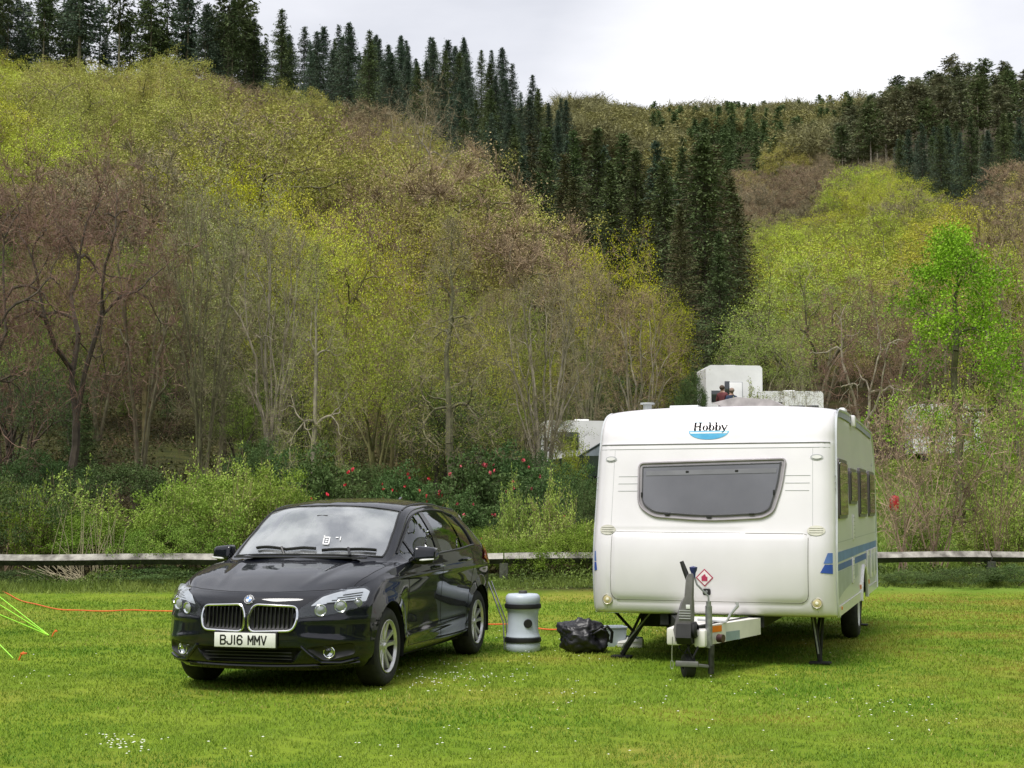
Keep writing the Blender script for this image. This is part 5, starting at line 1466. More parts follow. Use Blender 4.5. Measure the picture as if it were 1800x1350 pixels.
def grow(W, p, d, P, r, g, ends, wig=.12, frac=.55, rtip=.004, lvl=0):
    """branch from p (heading d) through the crown points P"""
    if len(P) <= 2 or lvl > 9:
        for q in P:
            m = p + (q - p) * .5 + g.normal(0, wig * .4, 3) * np.linalg.norm(q - p)
            W.seg(p, m, r * .8, r * .55); W.seg(m, q, r * .55, rtip); ends.append((q, unit(q - m)))
        return
    k = 2 if len(P) < 12 else int(g.integers(2, 4)); l = kmeans(P, k, g)
    for j in range(k):
        Q = P[l == j]
        if len(Q) == 0: continue
        c = Q.mean(0); v = c - p; L_ = np.linalg.norm(v)
        rr = max(rtip, r * (len(Q) / len(P)) ** .42)
        t = p + v * frac
        n = 3; prev = p; pr = rr
        for i in range(1, n + 1):
            f = i / n
            q = p + (t - p) * f + d * L_ * .22 * math.sin(PI * f * .5) * (1 - f * .6) + g.normal(0, wig, 3) * L_ * .12
            nr = rr * (1 - .12 * f); W.seg(prev, q, pr, nr); last = prev; prev = q; pr = nr
        grow(W, prev, unit(prev - last), Q, pr, g, ends, wig, frac, rtip, lvl + 1)

def twigs(E, D, n, L_, w, g, spread=.8, up=.25):
    """n thin pointed twigs at each branch end"""
    E = np.repeat(E, n, 0); D = np.repeat(D, n, 0); m = len(E)
    dir_ = unit(D * .7 + g.normal(0, spread, (m, 3)) + np.array([0, 0, up]))
    ln = L_ * g.uniform(.4, 1.3, m)[:, None]
    s = E - D * g.uniform(-.1, .9, m)[:, None] * L_
    x = unit(np.cross(dir_, g.normal(0, 1, (m, 3)))) * w / 2
    return np.stack([s - x, s + x, s + dir_ * ln + g.normal(0, .03, (m, 3)) * L_, s + dir_ * ln * .5 + x * .8], 1)[:, [0, 1, 3, 2]], s + dir_ * ln

def leaves(C_, size, g, aspect=.6, flat=.0):
    n = len(C_); a = unit(g.normal(0, 1, (n, 3)) * np.array([1, 1, 1 - flat])); b = unit(np.cross(a, g.normal(0, 1, (n, 3))))
    s = (size * g.uniform(.6, 1.3, n))[:, None]
    return np.stack([C_ - a * s / 2, C_ + b * s * aspect / 2, C_ + a * s / 2, C_ - b * s * aspect / 2], 1)

def lump(d, seed, amp=.22):
    f = np.ones(len(d))
    for i, q in enumerate(d):
        v = Vector(q)
        f[i] += amp * noise.noise(v * 1.6 + Vector((seed, 0, 0))) * 2 + amp * .6 * noise.noise(v * 4 + Vector((0, seed, 0))) * 2
    return f

def crown_points(kind, n, H, Rr, base, g, seed):
    d = unit(g.normal(0, 1, (n, 3)))
    if kind == 'dome':
        d[:, 2] = np.abs(d[:, 2]) * 1.0 - .25; d = unit(d)
        r = g.uniform(.25, 1, n) ** .40 * lump(d, seed)
        zc = base + (H - base) * .42
        return np.stack([d[:, 0] * r * Rr, d[:, 1] * r * Rr, zc + d[:, 2] * r * (H - zc)], 1)
    if kind == 'oval':
        r = g.uniform(.05, 1, n) ** .45 * lump(d, seed, .28)
        zc = (H + base) / 2
        return np.stack([d[:, 0] * r * Rr, d[:, 1] * r * Rr, zc + d[:, 2] * r * (H - base) / 2], 1)
    if kind == 'vase':
        z = base + (H - base) * g.uniform(0, 1, n) ** .75; t = (z - base) / (H - base)
        rad = Rr * (.25 + .85 * t ** .7) * np.sqrt(np.clip(1.12 - t ** 4, .05, 1)) * g.uniform(.1, 1, n) ** .5; a = g.uniform(0, 2 * PI, n)
        dd = np.stack([np.cos(a), np.sin(a), t], 1); rad *= lump(dd, seed, .15)
        return np.stack([np.cos(a) * rad, np.sin(a) * rad, z], 1)
    if kind == 'spire':
        z = base + (H - base) * g.uniform(0, 1, n); t = (z - base) / (H - base)
        rad = Rr * (1 - t) ** .6 * (.35 + .65 * np.minimum(1, t * 4 + .5)) * g.uniform(.15, 1, n) ** .5; a = g.uniform(0, 2 * PI, n)
        dd = np.stack([np.cos(a), np.sin(a), t * 2], 1); rad *= lump(dd, seed, .25)
        return np.stack([np.cos(a) * rad, np.sin(a) * rad, z], 1)

class Proto:
    """meshes shared by every copy of one kind of tree, unit = metres"""
    def __init__(s, name, trunk_q, crown_q, crown_idx, crown_rnd, H):
        s.H = H; s.name = name
        bark, twig, leaf = (MATS['bark_grey'], MATS['twig_brown'], MATS['leaf_olive'])
        o = tri_mesh(name + '_trunk', trunk_q, bark, rnd=np.full(len(trunk_q), .5)); s.trunk = o.data; bpy.data.objects.remove(o)
        o = tri_mesh(name + '_crown', crown_q, [twig, leaf], rnd=crown_rnd, midx=crown_idx); s.crown = o.data; bpy.data.objects.remove(o)

def setmats(o, *ms):
    for i, m in enumerate(ms):
        o.material_slots[i].link = 'OBJECT'; o.material_slots[i].material = m

def broadleaf(name, kind, seed, H, Rr, base, n, stems=1, r0=.16, ntw=14, twl=.42, tww=.011, nleaf=0, lsize=.06, lspread=.25, wig=.14, fork=.25, up=.25, lean=.1, lclump=0, aspect=.6):
    g = np.random.default_rng(seed); P = crown_points(kind, n, H, Rr, base, g, seed)
    W = Wood(); ends = []
    if stems == 1:
        top = np.array([g.normal(0, lean), g.normal(0, lean), base * fork + .4]); prev = np.zeros(3); pr = r0 * 1.25
        for i in range(1, 5):
            q = top * i / 4 + np.append(g.normal(0, .03, 2), 0) * H * .12; nr = r0 * (1.2 - .2 * i / 4); W.seg(prev, q, pr, nr); prev = q; pr = nr
        grow(W, prev, np.array([0, 0, 1.]), P, r0, g, ends, wig)
    else:
        l = np.argmin(((np.arctan2(P[:, 1], P[:, 0])[:, None] - np.linspace(-PI, PI, stems, endpoint=False)[None] + g.normal(0, .2, (1, stems))) ** 2), 1)
        for j in range(stems):
            Q = P[l == j]
            if len(Q) < 2: continue
            b = np.array([g.normal(0, .12), g.normal(0, .12), 0]); c = Q.mean(0); m = b + (c - b) * np.array([.3, .3, .45]); rr = r0 * (len(Q) / len(P)) ** .4 * 1.2
            W.seg(b, b + (m - b) * .5 + g.normal(0, .05, 3), rr, rr * .9); W.seg(b + (m - b) * .5, m, rr * .9, rr * .8)
            grow(W, m, unit(m - b), Q, rr * .8, g, ends, wig)
    E = np.array([e[0] for e in ends]); D = np.array([e[1] for e in ends])
    tq = np.concatenate([W.quads(.035, 9, 6), W.quads(.018, .035, 4)])
    bq = W.quads(0, .018, 3)
    tw, tips = twigs(E, D, ntw, twl, tww, g, up=up)
    parts = [bq, tw]; idx = [np.zeros(len(bq)), np.zeros(len(tw))]
    if nleaf:
        k = g.integers(0, len(tips), nleaf); L_ = leaves(tips[k] + g.normal(0, lspread, (nleaf, 3)) * np.array([1, 1, .7]), lsize, g, aspect)
        parts.append(L_); idx.append(np.ones(len(L_)))
    Q = np.concatenate(parts); idx = np.concatenate(idx)
    # neighbouring leaves share a tone: clump tone plus leaf tone
    cen = Q[:, 0]; ton = np.sin(cen[:, 0] * 1.9 + seed) * np.sin(cen[:, 1] * 2.1) * np.sin(cen[:, 2] * 1.7 + seed * 2)
    rnd = np.clip(.5 + .25 * ton + g.normal(0, .22, len(Q)), 0, 1)
    return Proto(name, tq, Q, idx, rnd, H)

def conifer(name, seed, H, Rr, base, whorl=.42, per=8, nn=9, nsz=.34, r0=.2, thin=0.0, top=.8):
    g = np.random.default_rng(seed); W = Wood(); prev = np.zeros(3); pr = r0
    for i in range(1, 13):
        q = np.array([g.normal(0, .03), g.normal(0, .03), H * i / 12]); nr = max(.015, r0 * (1 - i / 12.2)); W.seg(prev, q, pr, nr); prev = q; pr = nr
    C_ = []; Dv = []; z = base
    Br = Wood()
    while z < H - .25:
        t = (z - base) / (H - base)
        rad = Rr * (1 - t) ** top * (1 if t > .12 else .55 + t * 3.7)
        for k in range(per):
            if g.random() < thin: continue
            a = g.uniform(0, 2 * PI); L_ = rad * g.uniform(.55, 1.15) + .15
            zz = z + g.uniform(-.2, .2); droop = -.28 + .55 * t
            s = np.array([0, 0, zz]); dirh = np.array([math.cos(a), math.sin(a), 0])
            m = s + dirh * L_ * .6 + np.array([0, 0, droop * L_ * .6]); e = s + dirh * L_ + np.array([0, 0, droop * L_ * .75])
            Br.seg(s, m, .022, .014); Br.seg(m, e, .014, .006)
            cnt = max(3, int(nn * (L_ / Rr + .25)))
            f = g.uniform(.12, 1.02, cnt); ff = f[:, None]
            pt = np.where(ff < .6, s + (m - s) * ff / .6, m + (e - m) * (ff - .6) / .4) + g.normal(0, .10 + .03 * L_, (cnt, 3)) * np.array([1, 1, .6])
            C_.append(pt); Dv.append(np.repeat(unit(dirh + np.array([0, 0, droop - .25]))[None], cnt, 0))
        z += whorl * g.uniform(.7, 1.3) * (1 if t < .7 else .75)
    C_ = np.concatenate(C_); Dv = np.concatenate(Dv); n = len(C_)
    C_ = np.concatenate([C_, C_ + g.normal(0, .14, (n, 3))]); Dv = np.concatenate([Dv, Dv]); n *= 2
    a = unit(Dv + g.normal(0, .45, (n, 3))); b = unit(np.cross(a, g.normal(0, 1, (n, 3)) + np.array([0, 0, 1.5])))
    s = (nsz * g.uniform(.5, 1.3, n))[:, None]
    NQ = np.stack([C_ - a * s * .4, C_ + b * s * .22, C_ + a * s * .8, C_ - b * s * .22], 1)
    bq = Br.quads(0, 9, 3)
    Q = np.concatenate([bq, NQ]); idx = np.concatenate([np.zeros(len(bq)), np.ones(len(NQ))])
    rnd = np.clip(.5 + .2 * np.sin(Q[:, 0, 2] * 2.3 + seed) + g.normal(0, .2, len(Q)), 0, 1)
    return Proto(name, W.quads(0, 9, 6), Q, idx, rnd, H)

# foliage and bark colours (albedo)
def leafm(name, c, c2=None, ov=.16, iv=.30, tr=.18): return mat(name, c, rough=.7, var=.2, scale=.35, col2=c2, objvar=ov, islandvar=iv, transl=tr, spec=.2)
bark_grey = mat('bark_grey', (.17, .145, .10), rough=.9, var=.4, scale=3, objvar=.2, col2=(.21, .20, .11))
bark_pale = mat('bark_pale', (.30, .27, .20), rough=.9, var=.35, scale=3, objvar=.15)
bark_dark = mat('bark_dark', (.075, .06, .045), rough=.9, var=.4, scale=3)
bark_mossy = mat('bark_mossy', (.16, .145, .06), rough=.95, var=.4, scale=2, objvar=.2)
twig_brown = mat('twig_brown', (.26, .195, .12), rough=.9, var=.25, scale=.5, objvar=.15, islandvar=.4)
twig_red = mat('twig_red', (.22, .135, .10), rough=.9, var=.25, scale=.5, objvar=.1, islandvar=.4)
twig_grey = mat('twig_grey', (.235, .205, .125), rough=.9, var=.2, scale=.5, objvar=.12, islandvar=.35)
twig_dark = mat('twig_dark', (.07, .055, .04), rough=.9, var=.3, islandvar=.3)
L_olive = leafm('leaf_olive', (.40, .46, .045), (.50, .53, .065), .25)
L_yellow = leafm('leaf_yellow_green', (.40, .44, .012), (.50, .52, .02), .12)
L_khaki = leafm('leaf_khaki', (.40, .41, .09), (.47, .45, .11), .22)
L_brown = leafm('bud_brown', (.42, .33, .19), (.46, .38, .19), .2)
L_red = leafm('bud_red', (.30, .135, .105), (.26, .17, .08), .1)
L_pale = leafm('leaf_pale_willow', (.34, .40, .13), (.40, .44, .16), .10)
L_vivid = leafm('leaf_vivid', (.20, .40, .02), (.30, .50, .03), .05, .5)
L_green = leafm('leaf_mid_green', (.17, .28, .035), (.27, .36, .06), .15)
L_fresh = leafm('leaf_fresh', (.30, .44, .08), (.42, .52, .11), .10)
L_dark = leafm('leaf_dark', (.075, .14, .042), (.13, .20, .06), .2)
L_grass = leafm('leaf_grass', (.18, .30, .03), (.26, .36, .05), .1)
N_blue = leafm('needle_blue_green', (.075, .120, .078), (.11, .155, .095), .2, .35, .15)
N_green = leafm('needle_green', (.085, .125, .045), (.125, .165, .06), .2, .35, .15)
N_pale = leafm('needle_pale', (.15, .165, .085), (.19, .20, .11), .2, .35, .15)
N_brown = leafm('needle_brown', (.075, .080, .032), (.10, .11, .04), .15, .45, .1)

OAK = [broadleaf(f'oak_{k}', 'dome', 20 + k, 11, 5.8, 2.2, 220, r0=.22, ntw=9, twl=.8, tww=.022, nleaf=26000, lsize=.125, lspread=.22, fork=.5, up=.5) for k in range(3)]
FUZZ = [broadleaf(f'fuzz_{k}', 'dome', 40 + k, 12, 5.4, 2.5, 210, r0=.2, ntw=46, twl=.85, tww=.022, nleaf=9000, lsize=.10, lspread=.26, fork=.5, up=.6) for k in range(2)]
SPR = [conifer('spruce_0', 1, 22, 4.9, 1.5, per=11, nn=14, nsz=.27, whorl=.36, top=.92), conifer('spruce_1', 2, 22, 4.4, 3.0, per=10, nn=14, nsz=.27, whorl=.36, thin=.1, top=.95), conifer('spruce_2', 3, 22, 6.0, 2.0, per=13, nn=15, nsz=.27, whorl=.36, top=.92)]
PINE = [conifer('pine_0', 7, 20, 3.0, 11.5, whorl=.42, per=10, thin=.2, top=.45, nsz=.42), conifer('pine_1', 8, 20, 2.7, 10.0, whorl=.42, per=10, thin=.25, top=.5, nsz=.42)]
THIN = conifer('thin_spruce', 12, 22, 3.6, 5, per=7, thin=.3)
BARE = [broadleaf('bare_0', 'oval', 61, 11, 4.6, 2.6, 420, r0=.17, ntw=15, twl=.55, tww=.009, nleaf=15000, lsize=.036, lspread=.12, wig=.2, fork=.9),
        broadleaf('bare_1', 'oval', 62, 11, 4.0, 2.0, 420, stems=3, r0=.17, ntw=15, twl=.55, tww=.009, nleaf=15000, lsize=.036, lspread=.12, wig=.2)]
VASE = [broadleaf('vase_0', 'vase', 71, 10, 3.7, 1.8, 460, stems=8, r0=.19, ntw=13, twl=.6, tww=.009, nleaf=15000, lsize=.04, lspread=.12, wig=.10, up=.5),
        broadleaf('vase_1', 'vase', 72, 10, 3.3, 2.0, 380, stems=6, r0=.17, ntw=13, twl=.6, tww=.009, nleaf=15000, lsize=.04, lspread=.12, wig=.12, up=.5)]
POLE = [broadleaf('pole_0', 'spire', 81, 11, 3.0, 2.6, 330, r0=.15, ntw=12, twl=.5, tww=.009, nleaf=12000, lsize=.042, lspread=.12, wig=.13, fork=1.5)]
LEAFY = [broadleaf('leafy_0', 'oval', 91, 10, 3.4, 2.4, 320, r0=.15, ntw=12, twl=.5, tww=.012, nleaf=15000, lsize=.085, lspread=.22, fork=.9),
         broadleaf('leafy_1', 'dome', 92, 10, 4.2, 2.4, 320, stems=4, r0=.17, ntw=12, twl=.5, tww=.012, nleaf=17000, lsize=.085, lspread=.22)]
MAPLE = broadleaf('maple', 'spire', 95, 9, 3.1, 2.2, 90, r0=.13, ntw=8, twl=.45, tww=.012, nleaf=24000, lsize=.075, lspread=.17, fork=1.6, aspect=.8)

def place(proto, name, x, y, h, w, bark, twig, leaf, label, cat, group=None, rz=None, tilt=0, parts=('trunk', 'crown'), sink=.15):
    """w scales the crown's width relative to its height scaling"""
    z = T(x, y) - sink; s = h / proto.H
    r = bpy.data.objects.new(name, None); C.objects.link(r); r.empty_display_size = .3
    r.location = (x, y, z); r.scale = (s * w, s * w, s); r.rotation_euler = (tilt, 0, random.uniform(0, 2 * PI) if rz is None else rz)
    tag(r, label, cat, group)
    t = link_mesh(parts[0], proto.trunk, r); setmats(t, bark)
    c = link_mesh(parts[1], proto.crown, r); setmats(c, twig, leaf)
    return r
random.seed(21)
def near(proto, u, Y, vtop, w, bark, twig, leaf, label, name='tree', cat='tree', rz=None, tilt=0, group=None):
    x = px(u, Y); h = pz(vtop, Y) - T(x, Y)
    return place(proto, name, x, Y, h, w, bark, twig, leaf, label, cat, group, rz, tilt)

# ---- hillside woodland, tree by tree
def scatter(n, u0, u1, Y0, Y1, dmin, ok, seed):
    g = random.Random(seed); pts = []
    tries = 0
    while len(pts) < n and tries < 30000:
        tries += 1
        Y = math.sqrt(g.uniform(Y0 ** 2, Y1 ** 2)); u = g.uniform(u0, u1)
        if not ok(u, Y): continue
        x = px(u, Y)
        if all((x - a) ** 2 + (Y - b) ** 2 > dmin ** 2 for a, b in pts): pts.append((x, Y))
    return pts
def uof(x, Y): return 900 + F_PX * x / Y
G_OAK = 'budding broadleaf trees on the hillsides'
def hill_trees():
    cb = lambda u: float(np.interp(u, [-100, 400, 600, 760, 850, 950], [246, 246, 232, 205, 175, 150]))   # where the conifers of the left hill begin
    # left hill, broadleaf
    P = scatter(235, -90, 900, 72, 246, 9.7, lambda u, Y: Y < cb(u) - 4 and not (u > 830 and Y > 130), 3)
    for x, y in sorted(P, key=lambda p: p[1]):
        u = uof(x, y); q = noise.noise(Vector((x * .018, y * .018, 3))) + random.uniform(-.25, .25)
        if q < -.12: pr, tw, lf, lab, k = random.choice(FUZZ), random.choice([twig_brown, twig_grey]), L_brown, 'brownish leafless tree on the left hill', 1
        elif q > .42: pr, tw, lf, lab, k = random.choice(OAK), twig_brown, L_yellow, 'yellow green tree on the left hill', 1
        elif q > .12: pr, tw, lf, lab, k = random.choice(OAK), twig_brown, L_olive, 'olive budding tree on the left hill', 1
        else: pr, tw, lf, lab, k = random.choice(OAK), twig_brown, L_khaki, 'khaki budding tree on the left hill', 1
        h = random.uniform(8.5, 13.5)
        place(pr, 'broadleaf_tree', x, y, h, random.uniform(.95, 1.2), bark_grey, tw, lf, lab, 'tree', G_OAK)
    # right and centre valley side, broadleaf
    P = scatter(190, 1270, 1900, 100, 330, 9.7, lambda u, Y: not (u > 1580 and 208 < Y < 265) and not (u > 1480 and Y > 282) and not (u < 1385 and Y < 185) and not (u > 1600 and Y > 172), 4)
    for x, y in P:
        q = noise.noise(Vector((x * .022, y * .022, 9))) + random.uniform(-.25, .25)
        if q < -.02: pr, tw, lf, lab = random.choice(FUZZ), random.choice([twig_grey, twig_brown]), L_brown, 'brownish leafless tree on the right hill'
        elif q < .18: pr, tw, lf, lab = random.choice(OAK), twig_brown, L_khaki, 'khaki budding tree on the right hill'
        else: pr, tw, lf, lab = random.choice(OAK), twig_brown, L_olive, 'olive budding tree on the right hill'
        place(pr, 'broadleaf_tree', x, y, random.uniform(9, 12.5), random.uniform(.95, 1.2), bark_grey, tw, lf, lab, 'tree', G_OAK)
    ridge = scatter(230, 900, 1520, 330, 640, 10.5, lambda u, Y: u < 1180 or Y > 480 or u > 1400, 5)
    # ---- conifers
    GC = 'conifers along the left hill crest'
    P = scatter(46, -60, 430, 244, 276, 4.0, lambda u, Y: True, 61) + scatter(135, 380, 1000, 150, 304, 4.9, lambda u, Y: Y > cb(u) + 2 and Y < float(np.interp(u, [-100, 450, 600, 850, 1000], [262, 275, 292, 300, 300])), 6)
    for x, y in P:
        u = uof(x, y)
        if u < 430: pr = random.choice(PINE + PINE + [SPR[1]]); h = random.uniform(23, 30); lf = random.choice([N_blue, N_green]); lab = 'bare trunked conifer on the left crest'
        else: pr = random.choice(SPR); h = random.uniform(16, 22.5) * float(np.interp(u, [430, 600, 750, 850, 1000], [1.2, 1.12, .93, .9, .95])); lf = random.choice([N_blue, N_blue, N_green]); lab = 'dark pointed conifer of the left plantation'
        place(pr, 'conifer', x, y, h, random.uniform(.85, 1.2), bark_grey if u < 430 else bark_dark, twig_dark, lf, lab, 'conifer', GC)
    P = scatter(70, 1485, 1860, 285, 350, 4.9, lambda u, Y: True, 7)
    for x, y in P:
        h = float(np.interp(uof(x, y), [1485, 1560, 1700, 1860], [15, 20, 22, 17])) + random.uniform(-2, 2)
        place(random.choice(PINE), 'conifer', x, y, h, random.uniform(1.2, 1.6), bark_pale, twig_brown, random.choice([N_green, N_pale, N_pale]), 'thin pale trunked conifer on right crest', 'conifer', 'conifers on the right hill crest')
    P = scatter(34, 1590, 1900, 215, 262, 5.0, lambda u, Y: True, 8)
    for x, y in P:
        place(random.choice(SPR), 'conifer', x, y, random.uniform(12, 17), 1.1, bark_dark, twig_dark, random.choice([N_blue, N_green, N_green]), 'dark conifer below the right hill crest', 'conifer', 'dark conifers on the right hillside')
    # the distant slope between the hills reads as one mass of small conifers
    P = scatter(170, 1150, 1520, 330, 630, 7, lambda u, Y: Y > 540 or Y < 500, 9)
    lo = conifer('far_conifer', 31, 12, 2.6, 1, whorl=.6, per=6, nn=4, nsz=.6)
    n = len(lo.crown.vertices); V = np.empty(n * 3, np.float32); lo.crown.vertices.foreach_get('co', V); V = V.reshape(-1, 4, 3)
    out = []
    for x, y in P:
        k = random.uniform(.8, 1.25); a = random.uniform(0, 6.28); M_ = np.array([[math.cos(a), -math.sin(a), 0], [math.sin(a), math.cos(a), 0], [0, 0, 1]])
        out.append((V @ M_.T) * np.array([k * 1.15, k * 1.15, k]) + np.array([x, y, T(x, y)]))
    nb = []
    for pr_ in (OAK[0], FUZZ[0]):
        n = len(pr_.crown.vertices); V2 = np.empty(n * 3, np.float32); pr_.crown.vertices.foreach_get('co', V2); V2 = V2.reshape(-1, 4, 3)[::11]
        c2 = V2.mean(1, keepdims=True); nb.append(c2 + (V2 - c2) * 4.5)
    o1 = [[], []]
    for x, y in ridge:
        k = 0 if random.random() < .5 else 1; a = random.uniform(0, 6.28); M_ = np.array([[math.cos(a), -math.sin(a), 0], [math.sin(a), math.cos(a), 0], [0, 0, 1]]); q = random.uniform(.8, 1.15)
        o1[k].append((nb[k] @ M_.T) * np.array([q * 1.5, q * 1.5, q]) + np.array([x, y, T(x, y)]))
    for k, lf_ in ((0, leafm('ridge_olive', (.23, .24, .075), (.27, .26, .10))), (1, leafm('ridge_brown', (.21, .20, .10), (.26, .25, .11)))):
        Q_ = np.concatenate(o1[k]); tag(tri_mesh('ridge_woodland', Q_, lf_, None, np.random.default_rng(k).uniform(.2, .8, len(Q_))), ('olive', 'brownish')[k] + ' budding woodland covering the farthest ridge', 'wood', kind='stuff')
    out = np.concatenate(out); tn = np.repeat(np.random.default_rng(1).uniform(.1, .9, len(P)), len(V))
    tag(tri_mesh('distant_wood', out, N_green, None, tn), 'far off conifer wood covering the slope between the two hills', 'wood', kind='stuff')
hill_trees()

# ---- the row of big spruces in the middle of the valley
def mid_spruces():
    spec = [(872, 235, 168, SPR[0], N_green, .9), (905, 250, 160, THIN, N_brown, 1.0), (935, 222, 165, THIN, N_brown, 1.2), (962, 208, 172, SPR[1], N_green, 1.0), (995, 255, 140, SPR[1], N_brown, 1.1),
            (1010, 215, 165, SPR[0], N_green, 1.0), (1052, 210, 158, SPR[0], N_green, 1.1), (1062, 245, 176, SPR[2], N_blue, 1.0), (1100, 218, 152, SPR[1], N_green, 1.2), (1125, 255, 170, SPR[0], N_brown, 1.0),
            (1158, 235, 160, SPR[0], N_blue, 1.05), (1175, 265, 146, THIN, N_green, 1.2), (1205, 245, 166, SPR[0], N_green, .9), (1240, 225, 140, SPR[2], N_brown, 1.25), (1262, 238, 150, SPR[1], N_brown, 1.3), (1222, 300, 128, SPR[0], N_brown, 1.1),
            (1290, 300, 132, SPR[2], N_brown, 1.0), (1243, 222, 104, SPR[2], N_green, 1.15), (1172, 268, 112, SPR[1], N_green, 1.2), (1300, 330, 108, SPR[1], N_brown, .95), (1200, 350, 98, SPR[2], N_brown, .8), (1268, 400, 92, SPR[0], N_green, 1.0), (1075, 270, 128, SPR[1], N_green, 1.2), (1010, 300, 132, SPR[0], N_brown, 1.0), (950, 290, 140, SPR[1], N_green, 1.1), (1120, 250, 138, SPR[0], N_green, 1.1), (1145, 340, 128, SPR[1], N_brown, 1.1), (1085, 330, 134, SPR[1], N_brown, 1.1), (1030, 330, 138, THIN, N_brown, 1.2), (890, 300, 150, SPR[0], N_green, 1.0), (1190, 420, 118, THIN, N_brown, 1.2), (1260, 420, 115, THIN, N_brown, 1.3)]
    for i, (u, v, Y, pr, lf, w) in enumerate(spec):
        what = {'needle_green': 'dark green', 'needle_brown': 'brownish', 'needle_blue_green': 'blue green'}[lf.name]
        near(pr, u, Y, v, w, bark_grey if pr is THIN else bark_dark, twig_brown if lf is N_brown else twig_dark, lf, f'tall {what} spruce in the valley stand', 'spruce', 'spruce', group='spruce stand in the middle of the valley')
mid_spruces()

# ---- wood behind the bushes: named trees, front to back
near(BARE[0], 130, 38, 175, .62, bark_dark, twig_red, L_red, 'large dark leafless tree with reddish twigs, farthest left behind the fence', 'bare_tree', rz=.6)
near(BARE[1], -30, 35, 210, .62, bark_dark, twig_red, L_red, 'dark leafless reddish tree cut by the left edge of the photo', 'bare_tree')
near(BARE[1], 245, 42, 290, .55, bark_grey, twig_red, L_red, 'reddish brown leafless tree second from the left behind the fence', 'bare_tree', rz=2.2)
near(LEAFY[1], 20, 47, 490, .85, bark_dark, twig_dark, L_green, 'green leaved evergreen tree low at the left edge behind the dark bare tree', 'evergreen_tree')
near(LEAFY[1], 110, 56, 560, 1.0, bark_dark, twig_dark, L_green, 'green leaved evergreen tree between the two reddish leafless trees', 'evergreen_tree')
near(LEAFY[0], 255, 54, 400, .9, bark_mossy, twig_brown, L_green, 'mid green tree behind the second reddish leafless tree', 'leafy_tree')
near(VASE[0], 358, 42, 330, .58, bark_grey, twig_grey, L_pale, 'pale grey green willow with several upright stems behind the green dome bush', 'willow_tree', rz=1)
near(LEAFY[0], 390, 47, 300, .80, bark_grey, twig_grey, L_pale, 'pale green hazy crowned tree just behind the grey willow stems', 'willow_tree')
near(VASE[1], 478, 40, 385, .62, bark_pale, twig_grey, L_pale, 'pale multi stemmed tree with two leaning trunks left of the slim pale trunk', 'willow_tree', rz=2)
near(POLE[0], 553, 34, 420, .62, bark_pale, twig_grey, L_olive, 'slim young tree with a pale leaning trunk left of the camellias', 'slim_tree', tilt=.0)
near(OAK[0], 400, 76, 283, .80, bark_grey, twig_brown, L_yellow, 'yellow green budding oak showing above the pale willow', 'oak_tree')
near(OAK[1], 510, 66, 345, .72, bark_grey, twig_brown, L_olive, 'olive yellow oak behind the slim pale trunk', 'oak_tree')
near(LEAFY[0], 600, 46, 355, .66, bark_mossy, twig_brown, L_olive, 'olive leaved tree right of the slim pale trunk', 'leafy_tree')
near(LEAFY[1], 660, 43, 540, .8, bark_mossy, twig_brown, L_olive, 'low wide olive green tree behind the car roof', 'leafy_tree')
near(LEAFY[0], 665, 56, 400, .75, bark_mossy, twig_brown, L_yellow, 'tall fresh green tree between the olive tree and the straight trunk', 'leafy_tree')
near(POLE[0], 793, 36, 372, .85, bark_grey, twig_grey, L_khaki, 'straight trunked leafless tree with long low level boughs, above the camellias', 'bare_tree', rz=.3)
near(FUZZ[0], 765, 84, 236, .98, bark_grey, twig_brown, L_brown, 'huge rounded beige brown leafless tree rising in the middle of the wood', 'bare_tree')
near(FUZZ[1], 895, 78, 345, .85, bark_grey, twig_brown, L_brown, 'beige brown leafless tree on the right shoulder of the huge rounded one', 'bare_tree')
near(FUZZ[1], 640, 80, 330, .75, bark_grey, twig_brown, L_khaki, 'brown leafless tree on the left shoulder of the huge rounded one', 'bare_tree')
near(VASE[0], 955, 41, 480, .72, bark_pale, twig_grey, L_khaki, 'leafless grey tree with many fanning stems left of the caravan roof', 'bare_tree', rz=3)
near(VASE[1], 1125, 44, 505, .80, bark_pale, twig_brown, L_khaki, 'leafless tree fanning out directly behind the left end of the caravan roof', 'bare_tree', rz=.7)
near(VASE[1], 1035, 52, 470, .72, bark_grey, twig_brown, L_brown, 'brown leafless tree between the two pale fanning trees', 'bare_tree', rz=2.7)
near(LEAFY[1], 1085, 62, 402, .58, bark_mossy, twig_brown, L_yellow, 'bright yellow green tree in front of the spruce stand', 'leafy_tree')
near(LEAFY[0], 1165, 56, 500, .72, bark_mossy, twig_brown, L_yellow, 'smaller yellow green tree right of the bright one, above the caravan', 'leafy_tree')
near(LEAFY[1], 1425, 74, 452, 1.12, bark_grey, twig_grey, L_fresh, 'broad pale green willow above the far motorhome', 'willow_tree')
near(LEAFY[1], 1350, 70, 560, 1.0, bark_grey, twig_grey, L_fresh, 'lower pale green willow just above the far low caravan', 'willow_tree')
near(BARE[0], 1520, 42, 445, .62, bark_pale, twig_red, L_red, 'leafless purplish brown tree with a forked pale trunk right of the caravan roof', 'bare_tree', rz=1.9)
near(MAPLE, 1685, 43, 402, .95, bark_grey, twig_brown, L_vivid, 'vivid lime green tree in fresh leaf at the right', 'maple_tree')
near(MAPLE, 1765, 50, 440, .8, bark_grey, twig_brown, L_olive, 'olive young tree right behind the vivid lime green one', 'maple_tree')
near(BARE[1], 1800, 46, 350, .55, bark_grey, twig_brown, L_khaki, 'grey brown leafless tree at the right edge of the photo', 'bare_tree')
near(FUZZ[0], 1800, 100, 330, .8, bark_grey, twig_brown, L_khaki, 'brown leafless tree behind the right edge trees', 'bare_tree')
